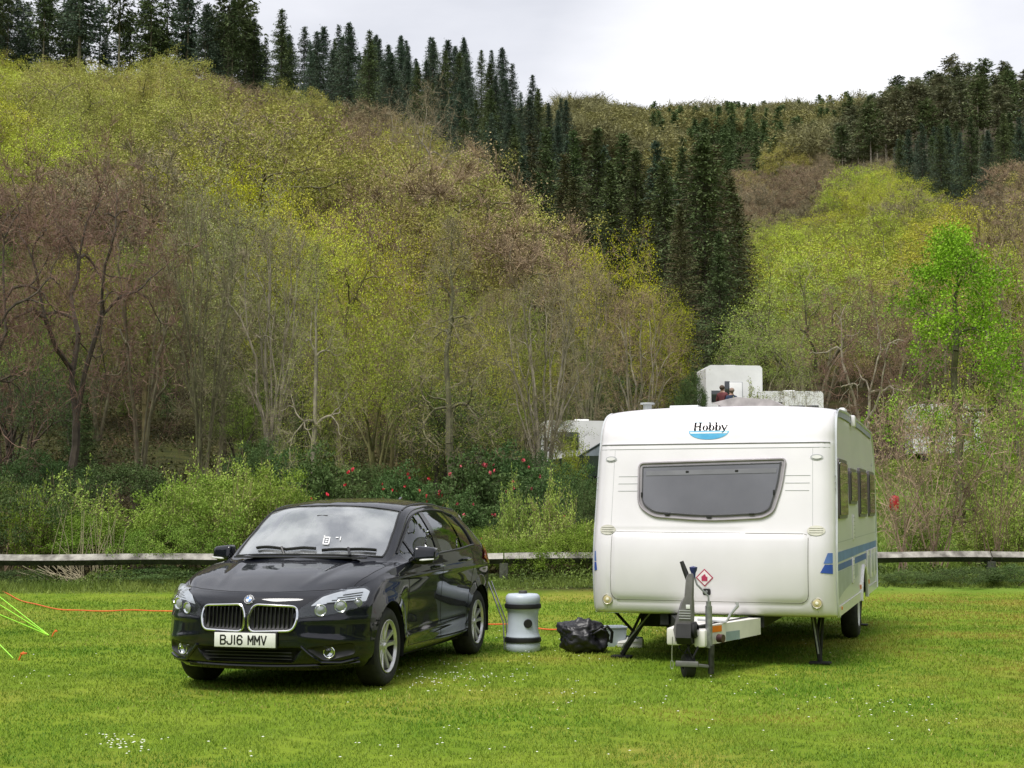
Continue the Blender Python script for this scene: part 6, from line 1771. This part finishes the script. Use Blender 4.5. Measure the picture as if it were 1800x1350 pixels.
near(BARE[1], 1640, 66, 500, .7, bark_grey, twig_brown, L_khaki, 'khaki leafless tree behind the vivid lime green one', 'bare_tree')
near(BARE[0], 735, 130, 118, .62, bark_pale, twig_grey, L_brown, 'pale bare skeleton tree standing out against the dark plantation', 'bare_tree')
# understorey: thin trees that fill the wood
g = random.Random(77)
labs = {0: 'thin leafless tree in the shaded wood', 1: 'small leafy tree in the shaded wood'}
for i in range(46):
    Y = g.uniform(48, 76); u = g.uniform(-40, 1060); x = px(u, Y)
    if u > 900 and Y < 56: continue
    k = 0 if g.random() < .35 else 1
    pr = g.choice([BARE[0], BARE[1], VASE[1], POLE[0]]) if k == 0 else g.choice(LEAFY)
    vt = float(np.interp(u, [0, 300, 600, 900, 1200], [360, 420, 460, 530, 590])) + g.uniform(-30, 70)
    near(pr, u, Y, vt, g.uniform(.55, .85), g.choice([bark_grey, bark_mossy]), twig_brown if k == 0 else twig_dark, g.choice([L_olive, L_khaki]) if k == 0 else g.choice([L_olive, L_green, L_olive, L_yellow]), labs[k], 'understorey_tree', 'tree', group='thin trees filling the wood')
for i in range(34):
    Y = g.uniform(42, 60); u = g.uniform(-40, 1130)
    if u > 930 and Y < 57: continue
    near(g.choice([LEAFY[1], LEAFY[0], SPR[0]]) if i % 5 else SPR[1], u, Y, g.uniform(610, 700), g.uniform(.9, 1.3), bark_dark, twig_dark, g.choice([L_dark, L_dark, L_green]), 'low dark evergreen in the shaded wood', 'evergreen_tree', 'evergreen', group='thin trees filling the wood')
for i in range(18):
    Y = g.uniform(84, 130); u = g.uniform(1440, 1880)
    near(g.choice([BARE[0], LEAFY[1], BARE[1], FUZZ[0]]), u, Y, float(np.interp(u, [1330, 1500, 1800], [600, 520, 420])) + g.uniform(-30, 40), g.uniform(.9, 1.2), bark_grey, twig_brown, g.choice([L_khaki, L_brown, L_olive]), 'brownish tree beyond the white parked motorhomes', 'understorey_tree', 'tree', group='trees beyond the motorhomes')
# the other side of the valley, behind the camera (seen only in reflections)
for i in range(52):
    a = g.uniform(-1.95, 1.95); d = g.uniform(44, 90); x, y = d * math.sin(a), -d * math.cos(a)
    place(g.choice(OAK + FUZZ), 'broadleaf_tree', x, y, g.uniform(15, 24), .9, bark_grey, twig_dark, g.choice([L_dark, L_green, L_dark]), 'tree on the other side of the field, behind the camera', 'tree', 'trees behind the camera')

# ---- labels that single the copies out: where each stands over the things in the foreground, then its place in that row
ORD = ['%s' % q for q in ('leftmost', 'second from the left', 'third from the left', 'fourth from the left', 'fifth from the left', 'sixth from the left', 'seventh from the left', 'eighth from the left', 'ninth from the left', 'tenth from the left')] + [f'{w} from the left' for w in 'eleventh twelfth thirteenth fourteenth fifteenth sixteenth seventeenth eighteenth nineteenth twentieth twenty-first twenty-second twenty-third twenty-fourth twenty-fifth twenty-sixth twenty-seventh twenty-eighth twenty-ninth thirtieth'.split()]
def relabel(groups):
    zones = [(60, 'at the left edge'), (190, 'over the farthest left tree'), (320, 'over the left fence'), (440, 'over the car bonnet'), (560, 'over the windscreen'), (690, 'over the car roof'), (840, 'over the car tail'), (960, 'over the barrel'), (1050, 'over the bag'),
             (1180, 'over the caravan left end'), (1330, 'over the caravan emblem'), (1480, 'over the caravan right end'), (1600, 'over the fan shrub'), (1720, 'over the lime tree'), (9999, 'at the right edge')]
    rows = [(130, 'highest'), (230, 'high up'), (330, 'upper slope'), (450, 'mid slope'), (9999, 'low down')]
    sets = {}
    for o in list(C.objects):
        if o.parent is None and o.get('group') in groups:
            x, y, z = o.location
            if y < 5: continue
            u = 900 + F_PX * x / y; v = HORIZON - (z + 8 - EYE) / y * F_PX
            zn = next(t for a, t in zones if u < a); rw = next(t for a, t in rows if v < a)
            sets.setdefault((o['label'], zn, rw), []).append((u, o))
    for (lab, zn, rw), L_ in sets.items():
        L_.sort(key=lambda q: q[0])
        base = ' '.join(lab.split()[:7])
        L_ = L_ if len(L_) <= len(ORD) else L_
        for k, (u, o) in enumerate(L_):
            t = f'{base}, {rw} {zn}' + (f', {ORD[k]}' if len(L_) > 1 and k < len(ORD) else '')
            o['label'] = ' '.join(t.split()[:16])
# ------------------------------------------------------------------ bushes, camellias, undergrowth
SH = [broadleaf('shrub_0', 'dome', 120, 2, 1.55, .05, 150, stems=7, r0=.03, ntw=5, twl=.16, tww=.006, nleaf=17000, lsize=.052, lspread=.085, wig=.2),
      broadleaf('shrub_1', 'dome', 121, 2, 1.7, .05, 150, stems=7, r0=.03, ntw=5, twl=.16, tww=.006, nleaf=17000, lsize=.052, lspread=.085, wig=.2)]
CAM = broadleaf('camellia', 'oval', 125, 2, 1.0, .1, 110, stems=5, r0=.03, ntw=3, twl=.14, tww=.006, nleaf=9000, lsize=.075, lspread=.085, wig=.2)
def shoots_proto(name, seed, ns, H, Rr, lsize=.055, per=60):
    g = np.random.default_rng(seed); W = Wood(); C_ = []
    for i in range(ns):
        a = g.uniform(0, 2 * PI); r = Rr * math.sqrt(g.uniform(0, 1)); h = H * g.uniform(.45, 1) * (1 - .3 * r / Rr)
        b = np.array([math.cos(a) * r * .35, math.sin(a) * r * .35, 0]); e = np.array([math.cos(a) * r, math.sin(a) * r, h]) + g.normal(0, .08, 3)
        p = b; n = 6; pr = .014
        for k in range(1, n + 1):
            f = k / n; q = b + (e - b) * np.array([f ** 1.3, f ** 1.3, f]) + g.normal(0, .015, 3); W.seg(p, q, pr, pr * .8); p = q; pr *= .8
        m = int(per * g.uniform(.6, 1.3)); f = g.uniform(.25, 1.02, m)[:, None]
        C_.append(b + (e - b) * np.concatenate([f ** 1.3, f ** 1.3, f], 1) + g.normal(0, .055, (m, 3)) * (1.15 - f * .6))
        for k in range(5):   # side shoots
            f0 = g.uniform(.3, .9); s = b + (e - b) * np.array([f0 ** 1.3, f0 ** 1.3, f0]); d = unit(g.normal(0, 1, 3) + np.array([0, 0, .8])) * g.uniform(.15, .4)
            W.seg(s, s + d, .006, .003); ff = g.uniform(.2, 1, 14)[:, None]; C_.append(s + d * ff + g.normal(0, .03, (14, 3)))
    C_ = np.concatenate(C_); L_ = leaves(C_, lsize, g, .55); bq = W.quads(0, .008, 3); tq = W.quads(.008, 9, 4)
    Q = np.concatenate([bq, L_]); idx = np.concatenate([np.zeros(len(bq)), np.ones(len(L_))])
    return Proto(name, tq, Q, idx, np.clip(g.normal(.5, .25, len(Q)), 0, 1), H)
SHOOT = [shoots_proto('shoots_0', 5, 60, 2, 1.1), shoots_proto('shoots_1', 6, 42, 2, .8)]
FAN = broadleaf('fan_shrub', 'vase', 130, 3, 2.0, .5, 190, stems=10, r0=.04, ntw=7, twl=.38, tww=.008, nleaf=3000, lsize=.045, lspread=.05, wig=.10, up=.6)
BP = ('stems', 'foliage')
twig_pink = mat('twig_pinkish', (.36, .25, .19), rough=.9, var=.2, scale=.6, islandvar=.4)
def bush(proto, u, Y, vtop, wpx, twig, leaf, label, cat='bush', name='bush', group=None, rz=None, sx=1.55, tilt=0):
    x = px(u, Y); z0 = T(x, Y); h = max(.2, pz(vtop, Y) - z0); half = wpx / 2 / F_PX * Y
    w = half / (sx * h / proto.H)
    return place(proto, name, x, Y, h, w, twig, twig, leaf, label, cat, group, rz, tilt, BP, .03)
def blossoms(root, proto, n, seed, m_):
    g = np.random.default_rng(seed); d = unit(g.normal(0, 1, (n, 3))); d[:, 1] = -np.abs(d[:, 1]); s = MB()
    for q in d:
        c = np.array([q[0] * .98, q[1] * .98, 1.05 + q[2] * .85])
        for k in range(7):
            a = unit(g.normal(0, 1, 3)); b = unit(np.cross(a, g.normal(0, 1, 3))); r = .034
            o = c + g.normal(0, .012, 3); s.add([o - a * r, o + b * r, o + a * r, o - b * r], [(0, 1, 2, 3)])
    me_o = s.build('blossoms', m_, root, smooth=False); return me_o
red = mat('camellia_red', (.62, .03, .05), rough=.6, var=.3, scale=3); pink = mat('camellia_pink', (.55, .09, .12), rough=.6, var=.3, scale=3)
bush(SH[0], 20, 28.2, 838, 230, twig_brown, L_dark, 'dark green shrub at the far left behind the fence rail')
bush(SH[1], -60, 29.5, 815, 200, twig_brown, L_green, 'mid green shrub cut by the left edge behind the fence')
bush(SHOOT[0], 110, 29.0, 788, 190, twig_brown, L_fresh, 'upright light green sapling shoots left behind the fence', sx=1.1)
bush(SHOOT[1], 205, 28.3, 835, 150, twig_brown, L_fresh, 'light green leafy shoots between the dark left shrub and the big dome bush', sx=.8)
bush(SH[1], 160, 28.0, 885, 200, twig_brown, L_grass, 'low yellowish green bush below the light shoots on the left')
bush(SH[0], 345, 28.2, 835, 240, twig_brown, L_green, 'big rounded green bush behind the fence left of the car')
bush(SH[1], 305, 27.0, 905, 170, twig_brown, L_green, 'green bush leaning over the fence rail left of the car')
bush(SH[0], 445, 29.2, 820, 210, twig_brown, L_green, 'rounded green bush right beside the biggest one, behind the car bonnet')
bush(SHOOT[0], 370, 30.6, 755, 160, twig_brown, L_fresh, 'tall light green shoots rising above the big rounded bush', sx=1.1)
bush(SHOOT[0], 465, 30.4, 765, 160, twig_brown, L_fresh, 'tall light green shoots above the car windscreen', sx=1.1)
bush(SHOOT[1], 530, 29.6, 835, 90, twig_brown, L_fresh, 'short light green shoots at the foot of the slim pale trunk', sx=.8)
for i, (u, Y, v, w, n, m_, lb) in enumerate([(575, 33, 792, 130, 12, red, 'dark leaved camellia with few red flowers right of the slim pale trunk'), (520, 34, 800, 110, 4, red, 'dark camellia left of the slim pale trunk'),
        (725, 32, 822, 120, 34, red, 'dark camellia bush with bright red flowers above the car roof'), (690, 34, 838, 90, 9, red, 'small dark camellia with a few flowers left of the red flowering one'), (760, 31.5, 858, 80, 22, red, 'low camellia with red flowers at the foot of the straight trunk'),
        (845, 32, 800, 150, 20, pink, 'tall dark camellia with scattered pink red flowers right of the straight trunk'), (905, 33, 790, 140, 16, pink, 'dark camellia with dull pink flowers between straight trunk and caravan'),
        (830, 30.5, 868, 110, 12, pink, 'low dark camellia behind the back of the car'), (930, 31, 850, 130, 8, pink, 'low dark camellia left of the caravan')]):
    r = bush(CAM, u, Y, v, w, twig_dark, L_dark, lb, 'camellia', 'camellia_bush', sx=1.0, rz=0)
    blossoms(r, CAM, max(3, int(n * .75)), 300 + i, m_)
bush(SH[0], 985, 34, 812, 150, twig_dark, L_dark, 'dark evergreen shrub against the left side of the caravan')
bush(SH[1], 915, 37, 775, 120, twig_dark, L_dark, 'dark evergreen shrub below the fanning leafless tree')
bush(SH[0], 1030, 32, 845, 120, twig_dark, L_dark, 'dark grey green shrub touching the caravan edge in the photo')
bush(SH[1], 640, 37, 800, 140, twig_dark, L_dark, 'dark shrub in the shade behind the camellias over the car')
bush(SH[0], 470, 38, 770, 140, twig_dark, L_dark, 'dark shrub in the shade behind the light green shoots')
bush(SH[1], 210, 36, 800, 220, twig_dark, L_dark, 'dark shrub in the shade between the left trunks')
bush(SH[0], 60, 38, 790, 200, twig_dark, L_dark, 'dark shrub in the shade at the foot of the leftmost tree')
for u, Y, v, w, lb in ((905, 28.6, 800, 70, 'tall pale green sapling shoots right of the car'), (965, 28.2, 795, 90, 'tall pale green sapling shoots left of the caravan'), (1010, 27.8, 860, 90, 'pale green shoots touching the caravan edge in the photo'),
                   (785, 29.5, 868, 50, 'small pale leaved shoot above the back of the car roof'), (935, 27.6, 890, 120, 'pale green leafy shoots above the water barrel'), (870, 27.8, 905, 90, 'low pale green shoots beside the car tail lamp')):
    bush(SHOOT[1], u, Y, v, w, twig_brown, L_fresh, lb, sx=.8)
for u, Y, v, w, lf, lb in ((850, 28.8, 915, 90, L_grass, 'bright green fern like clump behind the back of the car'), (900, 27.4, 935, 130, L_grass, 'low yellow green bush over the rail right of the car'), (985, 27.2, 925, 150, L_grass, 'low yellow green bush over the rail left of the caravan'), (1030, 27.6, 905, 110, L_grass, 'yellow green bush beside the caravan behind the rail')):
    bush(SH[1], u, Y, v, w, twig_brown, lf, lb)
# right of the caravan
bush(FAN, 1640, 29.0, 700, 300, twig_pink, L_fresh, 'leafless shrub of fanning reddish stems right of the caravan', 'shrub', 'fan_shrub', sx=1.9, rz=.5)
bush(FAN, 1585, 28.2, 745, 210, twig_pink, L_brown, 'lower leafless fan of reddish stems touching the caravan side', 'shrub', 'fan_shrub', sx=1.9, rz=2.5)
bush(FAN, 1745, 28.6, 690, 220, twig_brown, L_fresh, 'tall shrub with bare stems and small light leaves at the right', 'shrub', 'fan_shrub', sx=1.9, rz=4)
bush(SHOOT[0], 1780, 31, 780, 160, twig_brown, L_fresh, 'light green leafy shoots at the right edge behind the fence', sx=1.1)
bush(SHOOT[1], 1715, 30, 860, 120, twig_brown, L_fresh, 'light green leafy shoots behind the rail on the right', sx=.8)
bush(SHOOT[0], 1620, 33, 840, 140, twig_brown, L_grass, 'green leafy shoots behind the fan of reddish stems', sx=1.1)
bush(SH[1], 1600, 60, 800, 120, twig_dark, L_green, 'green bush beyond the grass on the right', 'bush')
bush(SH[0], 1700, 57, 790, 170, twig_dark, L_green, 'green bush before the far white motorhome on the right', 'bush')
bush(SH[1], 1800, 52, 800, 170, twig_dark, L_fresh, 'light green bush at the right edge across the grass', 'bush')
for u, v, w, lb in ((1590, 1010, 110, 'low dark bramble under the rail next to the caravan'), (1690, 1005, 150, 'low dark bramble under the rail below the bare shrubs'), (1780, 1000, 120, 'low dark bramble under the rail at the right edge'), (30, 1010, 150, 'low dark bramble under the rail at the left edge'), (290, 1003, 190, 'low dark bramble under the rail just left of the car')):
    bush(SH[0], u, 26.4, v - 12, w, twig_dark, L_dark, lb, 'bramble', 'bramble')

# weeds and long grass along the fence: nobody could count them
def weeds():
    g = np.random.default_rng(8); n = 60000
    x = g.uniform(-11, 11.5, n); y0 = 25.9 + (x + 9.2) * .088; y = y0 + g.normal(0, .55, n) - .1
    hh = .30 + .18 * np.sin(x * 1.7) * np.sin(x * .63 + 1) + .1 * np.sin(x * 5)
    fall = np.exp(-((y - y0 - .25) / .8) ** 2); z = g.uniform(0, 1, n) ** 1.4 * hh * fall
    zt = np.array([T(a, b) for a, b in zip(x, y)])
    L_ = leaves(np.stack([x, y, z + zt], 1), .055, g, .5)
    tag(tri_mesh('undergrowth', L_, mat('weed_leaf', (.10, .17, .025), rough=.7, var=.5, scale=.8, col2=(.20, .28, .05), islandvar=.5, transl=.25), None, g.uniform(0, 1, n)), 'tangle of weeds and small leaves under the fence rail', 'weeds', kind='stuff')
    n = 42000; x = g.uniform(-10.5, 11, n); y0 = 25.9 + (x + 9.2) * .088; y = y0 - .45 - np.abs(g.normal(0, .55, n))
    zt = np.zeros(n); h = g.uniform(.06, .26, n) * np.exp(-((y - y0 + .4) / .9) ** 2)
    V = blades(x, y, zt, h + .02, g.uniform(.008, .016, n), 1.0)
    tag(tri_mesh('long_grass', V, mat('long_grass_blade', (.15, .25, .025), rough=.7, var=.3, scale=.7, col2=(.26, .33, .06), islandvar=.4, transl=.25), None, g.uniform(0, 1, n)), 'long grass fringe in front of the fence', 'grass', kind='stuff')
    # woodland floor: ferns, ivy and litter
    n = 120000; Y = g.uniform(27, 62, n); u = g.uniform(-60, 1240, n); x = (u - 900) / F_PX * Y
    pat = np.sin(x * .9) * np.sin(Y * .7 + 1) + .6 * np.sin(x * 2.3 + Y) + g.normal(0, .3, n)
    k = pat > -.35; x, Y = x[k], Y[k]; n = len(x)
    z = np.array([T(a, b) for a, b in zip(x, Y)]) + g.uniform(0, 1, n) ** 1.6 * .5 * np.clip(1.2 - (Y - 27) / 60, .4, 1)
    L_ = leaves(np.stack([x, Y, z], 1), .11, g, .5)
    tag(tri_mesh('woodland_floor_plants', L_, mat('floor_leaf', (.09, .13, .022), rough=.8, var=.6, scale=.5, col2=(.13, .10, .04), islandvar=.5, transl=.2), None, g.uniform(0, 1, n)), 'ivy, ferns and seedlings covering the woodland floor', 'ground cover', kind='stuff')
    n = 40000; Y = g.uniform(28, 66, n); u = g.uniform(1480, 1900, n); x = (u - 900) / F_PX * Y
    z = np.array([T(a, b) for a, b in zip(x, Y)]); V = blades(x, Y, z, g.uniform(.05, .22, n), g.uniform(.02, .05, n), 1.0)
    tag(tri_mesh('meadow_grass', V, mat('long_grass_blade', (.15, .25, .025)), None, g.uniform(0, 1, n)), 'rough grass beyond the fence on the right', 'grass', kind='stuff')
    # dead stalks
    s = MB(); r = random.Random(4)
    for _ in range(42):
        u = r.gauss(165, 38); Y = r.uniform(26.3, 27.2); x = px(u, Y); h = r.uniform(.5, 1.5); l = r.gauss(0, .22); s.tube([(x, Y, .05), (x + l * .4, Y + r.uniform(-.1, .1), .05 + h * .5), (x + l, Y + r.uniform(-.1, .1), .05 + h)], [.007, .006, .003], 4)
    for _ in range(26):
        u = r.uniform(100, 170); Y = r.uniform(26.0, 26.7); x = px(u, Y); s.tube([(x, Y, .12), (x - r.uniform(.3, .9), Y + .2, r.uniform(.25, .6))], [.007, .003], 4)
    tag(s.build('dead_stalks', mat('straw_stalk', (.38, .33, .21), rough=.8)), 'pale dead stalks standing by the rail on the left', 'stalks', kind='stuff')
weeds()

bush(SHOOT[1], 1318, 52, 652, 70, twig_grey, L_pale, 'twiggy pale sapling in front of the tall far motorhome', sx=.8)
bush(FAN, 1395, 50, 668, 110, twig_grey, L_pale, 'bare twiggy shrub in front of the far low caravan', 'shrub', 'fan_shrub', sx=1.9)
bush(SH[0], 1215, 55, 655, 70, twig_dark, L_dark, 'dark shrub at the left of the tall far motorhome')
bush(SHOOT[0], 1000, 44, 728, 110, twig_grey, L_olive, 'olive twiggy saplings in front of the cream caravan')
bush(SHOOT[1], 300, 27.6, 812, 90, twig_brown, L_fresh, 'loose light shoots sticking out of the leaning green bush', sx=.8)
bush(SHOOT[1], 420, 28.0, 792, 120, twig_brown, L_fresh, 'loose light shoots sticking out over the car bonnet', sx=.8)
bush(SHOOT[0], 55, 27.6, 815, 110, twig_brown, L_grass, 'loose yellow green shoots in front of the dark shrub at the far left', sx=1.1)
bush(SHOOT[1], 480, 28.3, 840, 90, twig_brown, L_grass, 'loose yellow green shoots beside the windscreen top left corner', sx=.8)
# ------------------------------------------------------------------ things beyond the trees
van_white = mat('van_white', (.82, .82, .82), rough=.4, var=.05, scale=2); win_dark = mat('van_window', (.03, .035, .04), rough=.1, coat=1); ltg = mat('van_line', (.35, .36, .38), rough=.5)
def box_van(name, label, cat, u, Y, L_, W_, H_, rz, wins, door=None, cab=False, lift=.45):
    x = px(u, Y); root = empty(name, (x, Y, T(x, Y) - .05), rz, label, cat)
    s = MB(); prof = [(-L_ / 2, lift), (L_ / 2, lift), (L_ / 2, H_ - .12), (L_ / 2 - .1, H_ - .02), (-L_ / 2 + .2, H_), (-L_ / 2, H_ - .12)]
    s.prism(rounded(prof, .05, 3), -W_ / 2, W_ / 2, 'Y'); s.build('body', van_white, root, angle=30)
    for x0, x1, z0, z1 in wins:
        s = MB(); s.box(((x0 + x1) / 2, -W_ / 2 - .012, (z0 + z1) / 2), (x1 - x0, .03, z1 - z0), bevel=.012); s.build('window', win_dark, root)
    s = MB(); s.box((0, -W_ / 2 - .004, lift + .42), (L_ * .96, .01, .05)); s.build('trim_line', ltg, root)
    if door:
        s = MB(); s.box((door, -W_ / 2 - .006, 1.35), (.62, .02, 1.75), bevel=.006); d = s.build('door', ltg, root)
        s = MB(); s.box((door, -W_ / 2 - .016, 1.35), (.57, .02, 1.70), bevel=.006); s.box((door + .22, -W_ / 2 - .03, 1.25), (.08, .03, .03)); s.build('door_panel', van_white, d)
    for wx in (-L_ * .28, L_ * .25) if cab else (L_ * .05,):
        for sy in (-1, 1):
            s = MB(); s.lathe([(0, .08), (.19, .08), (.31, .07), (.33, 0), (.31, -.08), (0, -.08)], 24, (0, 0, 0), 'Y')
            s.build('wheel', mat('tyre_rubber', (.018, .018, .018)), root, M=Matrix.Translation((wx, sy * (W_ / 2 - .12), .33)))
    s = MB(); s.box((0, 0, H_ + .02), (.5, .5, .14), bevel=.03); s.build('roof_vent', van_white, root)
    return root
box_van('motorhome', 'tall white motorhome with a narrow dark window beyond the trees above the caravan', 'motorhome', 1283, 63, 2.45, 2.2, 2.95, .05, [(-1.0, -.55, 1.35, 1.85), (-.42, -.2, 1.25, 2.25)], door=.05, cab=True)
box_van('caravan', 'low white caravan beside the tall white motorhome, half hidden by twigs', 'caravan', 1388, 60, 2.6, 2.1, 2.25, -.1, [(-1.05, -.35, 1.1, 1.8), (-.1, .55, .95, 1.65), (.62, 1.1, .95, 1.65)])
box_van('caravan', 'cream caravan behind the bare trees just left of the big caravan', 'caravan', 1022, 50.5, 3.0, 2.1, 2.3, .05, [(-.9, -.2, 1.3, 1.9)])
box_van('motorhome', 'white motorhome almost hidden by the bare shrubs on the right', 'motorhome', 1660, 71, 3.4, 2.2, 2.85, -.1, [(-1.2, -.4, 1.3, 1.9), (.2, 1.2, 1.3, 1.9)], cab=True)
def far_car():
    Y = 47.5; x = px(1062, Y); root = empty('parked_estate_car', (x, Y, T(x, Y)), 0, 'dark green grey car with its windscreen visible left of the caravan roof', 'car')
    pt = mat('estate_paint', (.03, .045, .042), rough=.25, coat=1)
    s = MB(); prof = [(-2.1, .35), (2.1, .35), (2.12, .7), (2.0, .98), (1.4, 1.02), (-.75, 1.0), (-1.5, .92), (-2.0, .80), (-2.12, .55)]; s.prism(rounded(prof, .12, 4), -.85, .85, 'Y'); s.build('body', pt, root)
    s = MB(); a = [(-.85, .98), (1.85, .98), (1.55, 1.44), (-.05, 1.47)]; n = len(a)
    s.add([(p, -.82, q) if q < 1.2 else (p, -.64, q) for p, q in a] + [(p, .82, q) if q < 1.2 else (p, .64, q) for p, q in a], [(0, 1, 2, 3), (7, 6, 5, 4)] + [(i, (i + 1) % 4, 4 + (i + 1) % 4, 4 + i) for i in range(4)])
    s.build('windows', mat('estate_glass', (.12, .15, .16), rough=.05, coat=1), root, smooth=False)
    s = MB()
    for sy in (-1, 1):
        s.tube([(-.85, sy * .83, .99), (-.04, sy * .65, 1.48), (1.55, sy * .65, 1.45), (1.86, sy * .83, .98)], .035, 6); s.tube([(.55, sy * .83, 1.0), (.6, sy * .66, 1.46)], .03, 5)
    s.box((.75, 0, 1.475), (1.6, 1.25, .04), bevel=.01); s.build('roof', pt, root)
    for wx in (-1.35, 1.3):
        for sy in (-1, 1):
            s = MB(); s.lathe([(0, .08), (.18, .09), (.3, .07), (.31, 0), (.3, -.08), (0, -.08)], 24, (0, 0, 0), 'Y'); s.build('wheel', mat('tyre_rubber', (.018, .018, .018)), root, M=Matrix.Translation((wx, sy * .78, .31)))
far_car()
def person(u, Y, rz, top, leg, hair, label, lean=0):
    x = px(u, Y); z0 = T(x, Y)
    J = [(0, 0, .93), (0, 0, 1.15), (0, .01, 1.38), (0, .0, 1.50), (0, -.01, 1.60), (0, -.015, 1.70),
         (.19, 0, 1.40), (.25, .02, 1.14), (.20, -.16, .98), (-.19, 0, 1.40), (-.25, .02, 1.14), (-.20, -.16, .98),
         (.10, 0, .88), (.11, -.01, .48), (.11, .02, .09), (.11, -.14, .05), (-.10, 0, .88), (-.11, -.01, .48), (-.11, .02, .09), (-.11, -.14, .05),
         (.20, -.23, .95), (-.20, -.23, .95)]
    E_ = [(0, 1), (1, 2), (2, 3), (3, 4), (4, 5), (2, 6), (6, 7), (7, 8), (2, 9), (9, 10), (10, 11), (0, 12), (12, 13), (13, 14), (14, 15), (0, 16), (16, 17), (17, 18), (18, 19), (8, 20), (11, 21)]
    Rd = [.15, .145, .165, .062, .098, .085, .075, .052, .034, .075, .052, .034, .098, .065, .048, .04, .098, .065, .048, .04, .03, .03]
    me = bpy.data.meshes.new('person'); me.from_pydata(J, E_, [])
    o = bpy.data.objects.new('person', me); C.objects.link(o)
    sk = o.modifiers.new('skin', 'SKIN'); sk.use_smooth_shade = True
    for i, sv in enumerate(me.skin_vertices[0].data): sv.radius = (Rd[i], Rd[i] * (.75 if i in (0, 1, 2) else 1)); sv.use_root = (i == 0)
    sb = o.modifiers.new('sub', 'SUBSURF'); sb.levels = 1; sb.render_levels = 1
    bpy.context.view_layer.update()
    m2 = bpy.data.meshes.new_from_object(o.evaluated_get(bpy.context.evaluated_depsgraph_get()))
    o.modifiers.clear(); o.data = m2
    skin = mat('skin', (.45, .27, .20), rough=.6); m2.materials.clear()
    for q in (skin, top, leg, mat('shoe_dark', (.03, .03, .03), rough=.6)): m2.materials.append(q)
    for p in m2.polygons:
        c = p.center; p.use_smooth = True
        p.material_index = 0 if c.z > 1.47 or (c.y < -.15 and .85 < c.z < 1.05) else 1 if c.z > .93 or abs(c.x) > .17 and c.z > .85 else 2 if c.z > .1 else 3
    o.location = (x, Y, z0); o.rotation_euler = (0, 0, rz); tag(o, label, 'person')
    s = MB(); bm = bmesh.new(); bmesh.ops.create_uvsphere(bm, u_segments=14, v_segments=9, radius=.108)
    for v in bm.verts: v.co = Vector((v.co.x * .95, v.co.y + .02, v.co.z * .95 + 1.665)); v.co.z = max(v.co.z, 1.62 if v.co.y < 0 else 1.56)
    bm.verts.index_update(); s.add([v.co.copy() for v in bm.verts], [[v.index for v in f.verts] for f in bm.faces]); bm.free(); s.build('hair', hair, o)
person(1271, 56, 2.4, mat('coat_maroon', (.13, .03, .035), rough=.8), mat('trousers_dark', (.03, .03, .04), rough=.8), mat('hair_brown', (.09, .06, .04), rough=.8), 'person in a maroon top standing left of the other, before the tall motorhome')
person(1287, 55.5, 3.5, mat('jacket_navy', (.015, .03, .075), rough=.8), mat('trousers_dark', (.03, .03, .04)), mat('hair_grey', (.28, .20, .16), rough=.8), 'person in a navy jacket seen from behind before the tall motorhome')
def picnic():
    Y = 40; x = px(1666, Y); root = empty('picnic_table', (x, Y, T(x, Y)), .2, 'weathered wooden picnic table on the grass behind the bare shrubs', 'picnic table')
    w = mat('table_wood', (.17, .12, .08), rough=.85, var=.3, scale=5)
    s = MB()
    for k in range(5): s.box((0, -.3 + k * .15, .74), (1.6, .135, .04))
    s.build('table_top', w, root, smooth=False)
    for sy in (-1, 1):
        s = MB(); s.box((0, sy * .62, .45), (1.6, .14, .04)); s.box((0, sy * .77, .45), (1.6, .14, .04)); s.build('bench', w, root, smooth=False)
    for sx in (-.6, .6):
        s = MB(); s.tube([(sx, -.65, 0), (sx, -.25, .72)], .045, 4); s.tube([(sx, .65, 0), (sx, .25, .72)], .045, 4); s.box((sx, 0, .41), (.05, 1.6, .09)); s.build('leg_frame', w, root, smooth=False)
picnic()
def gas():
    Y = 46; x = px(1570, Y); root = empty('gas_bottle', (x, Y, T(x, Y)), 0, 'small bright red gas bottle on the grass beyond the caravan back', 'gas bottle')
    s = MB(); s.lathe([(0, .02), (.14, .02), (.155, .06), (.155, .42), (.12, .50), (.04, .54), (0, .54)], 24); s.build('bottle', mat('gas_red', (.6, .03, .04), rough=.4), root)
    s = MB(); s.tube([(0, 0, .54), (0, 0, .60)], .025, 8); s.tube([(.07 * math.cos(k * PI / 6), .07 * math.sin(k * PI / 6), .62) for k in range(12)], .01, 5, closed=True); s.build('valve', ltg, root)
gas()

relabel({'budding broadleaf trees on the hillsides', 'woodland on the farthest ridge', 'conifers along the left hill crest', 'conifers on the right hill crest', 'dark conifers on the right hillside', 'spruce stand in the middle of the valley', 'thin trees filling the wood', 'trees beyond the motorhomes'})
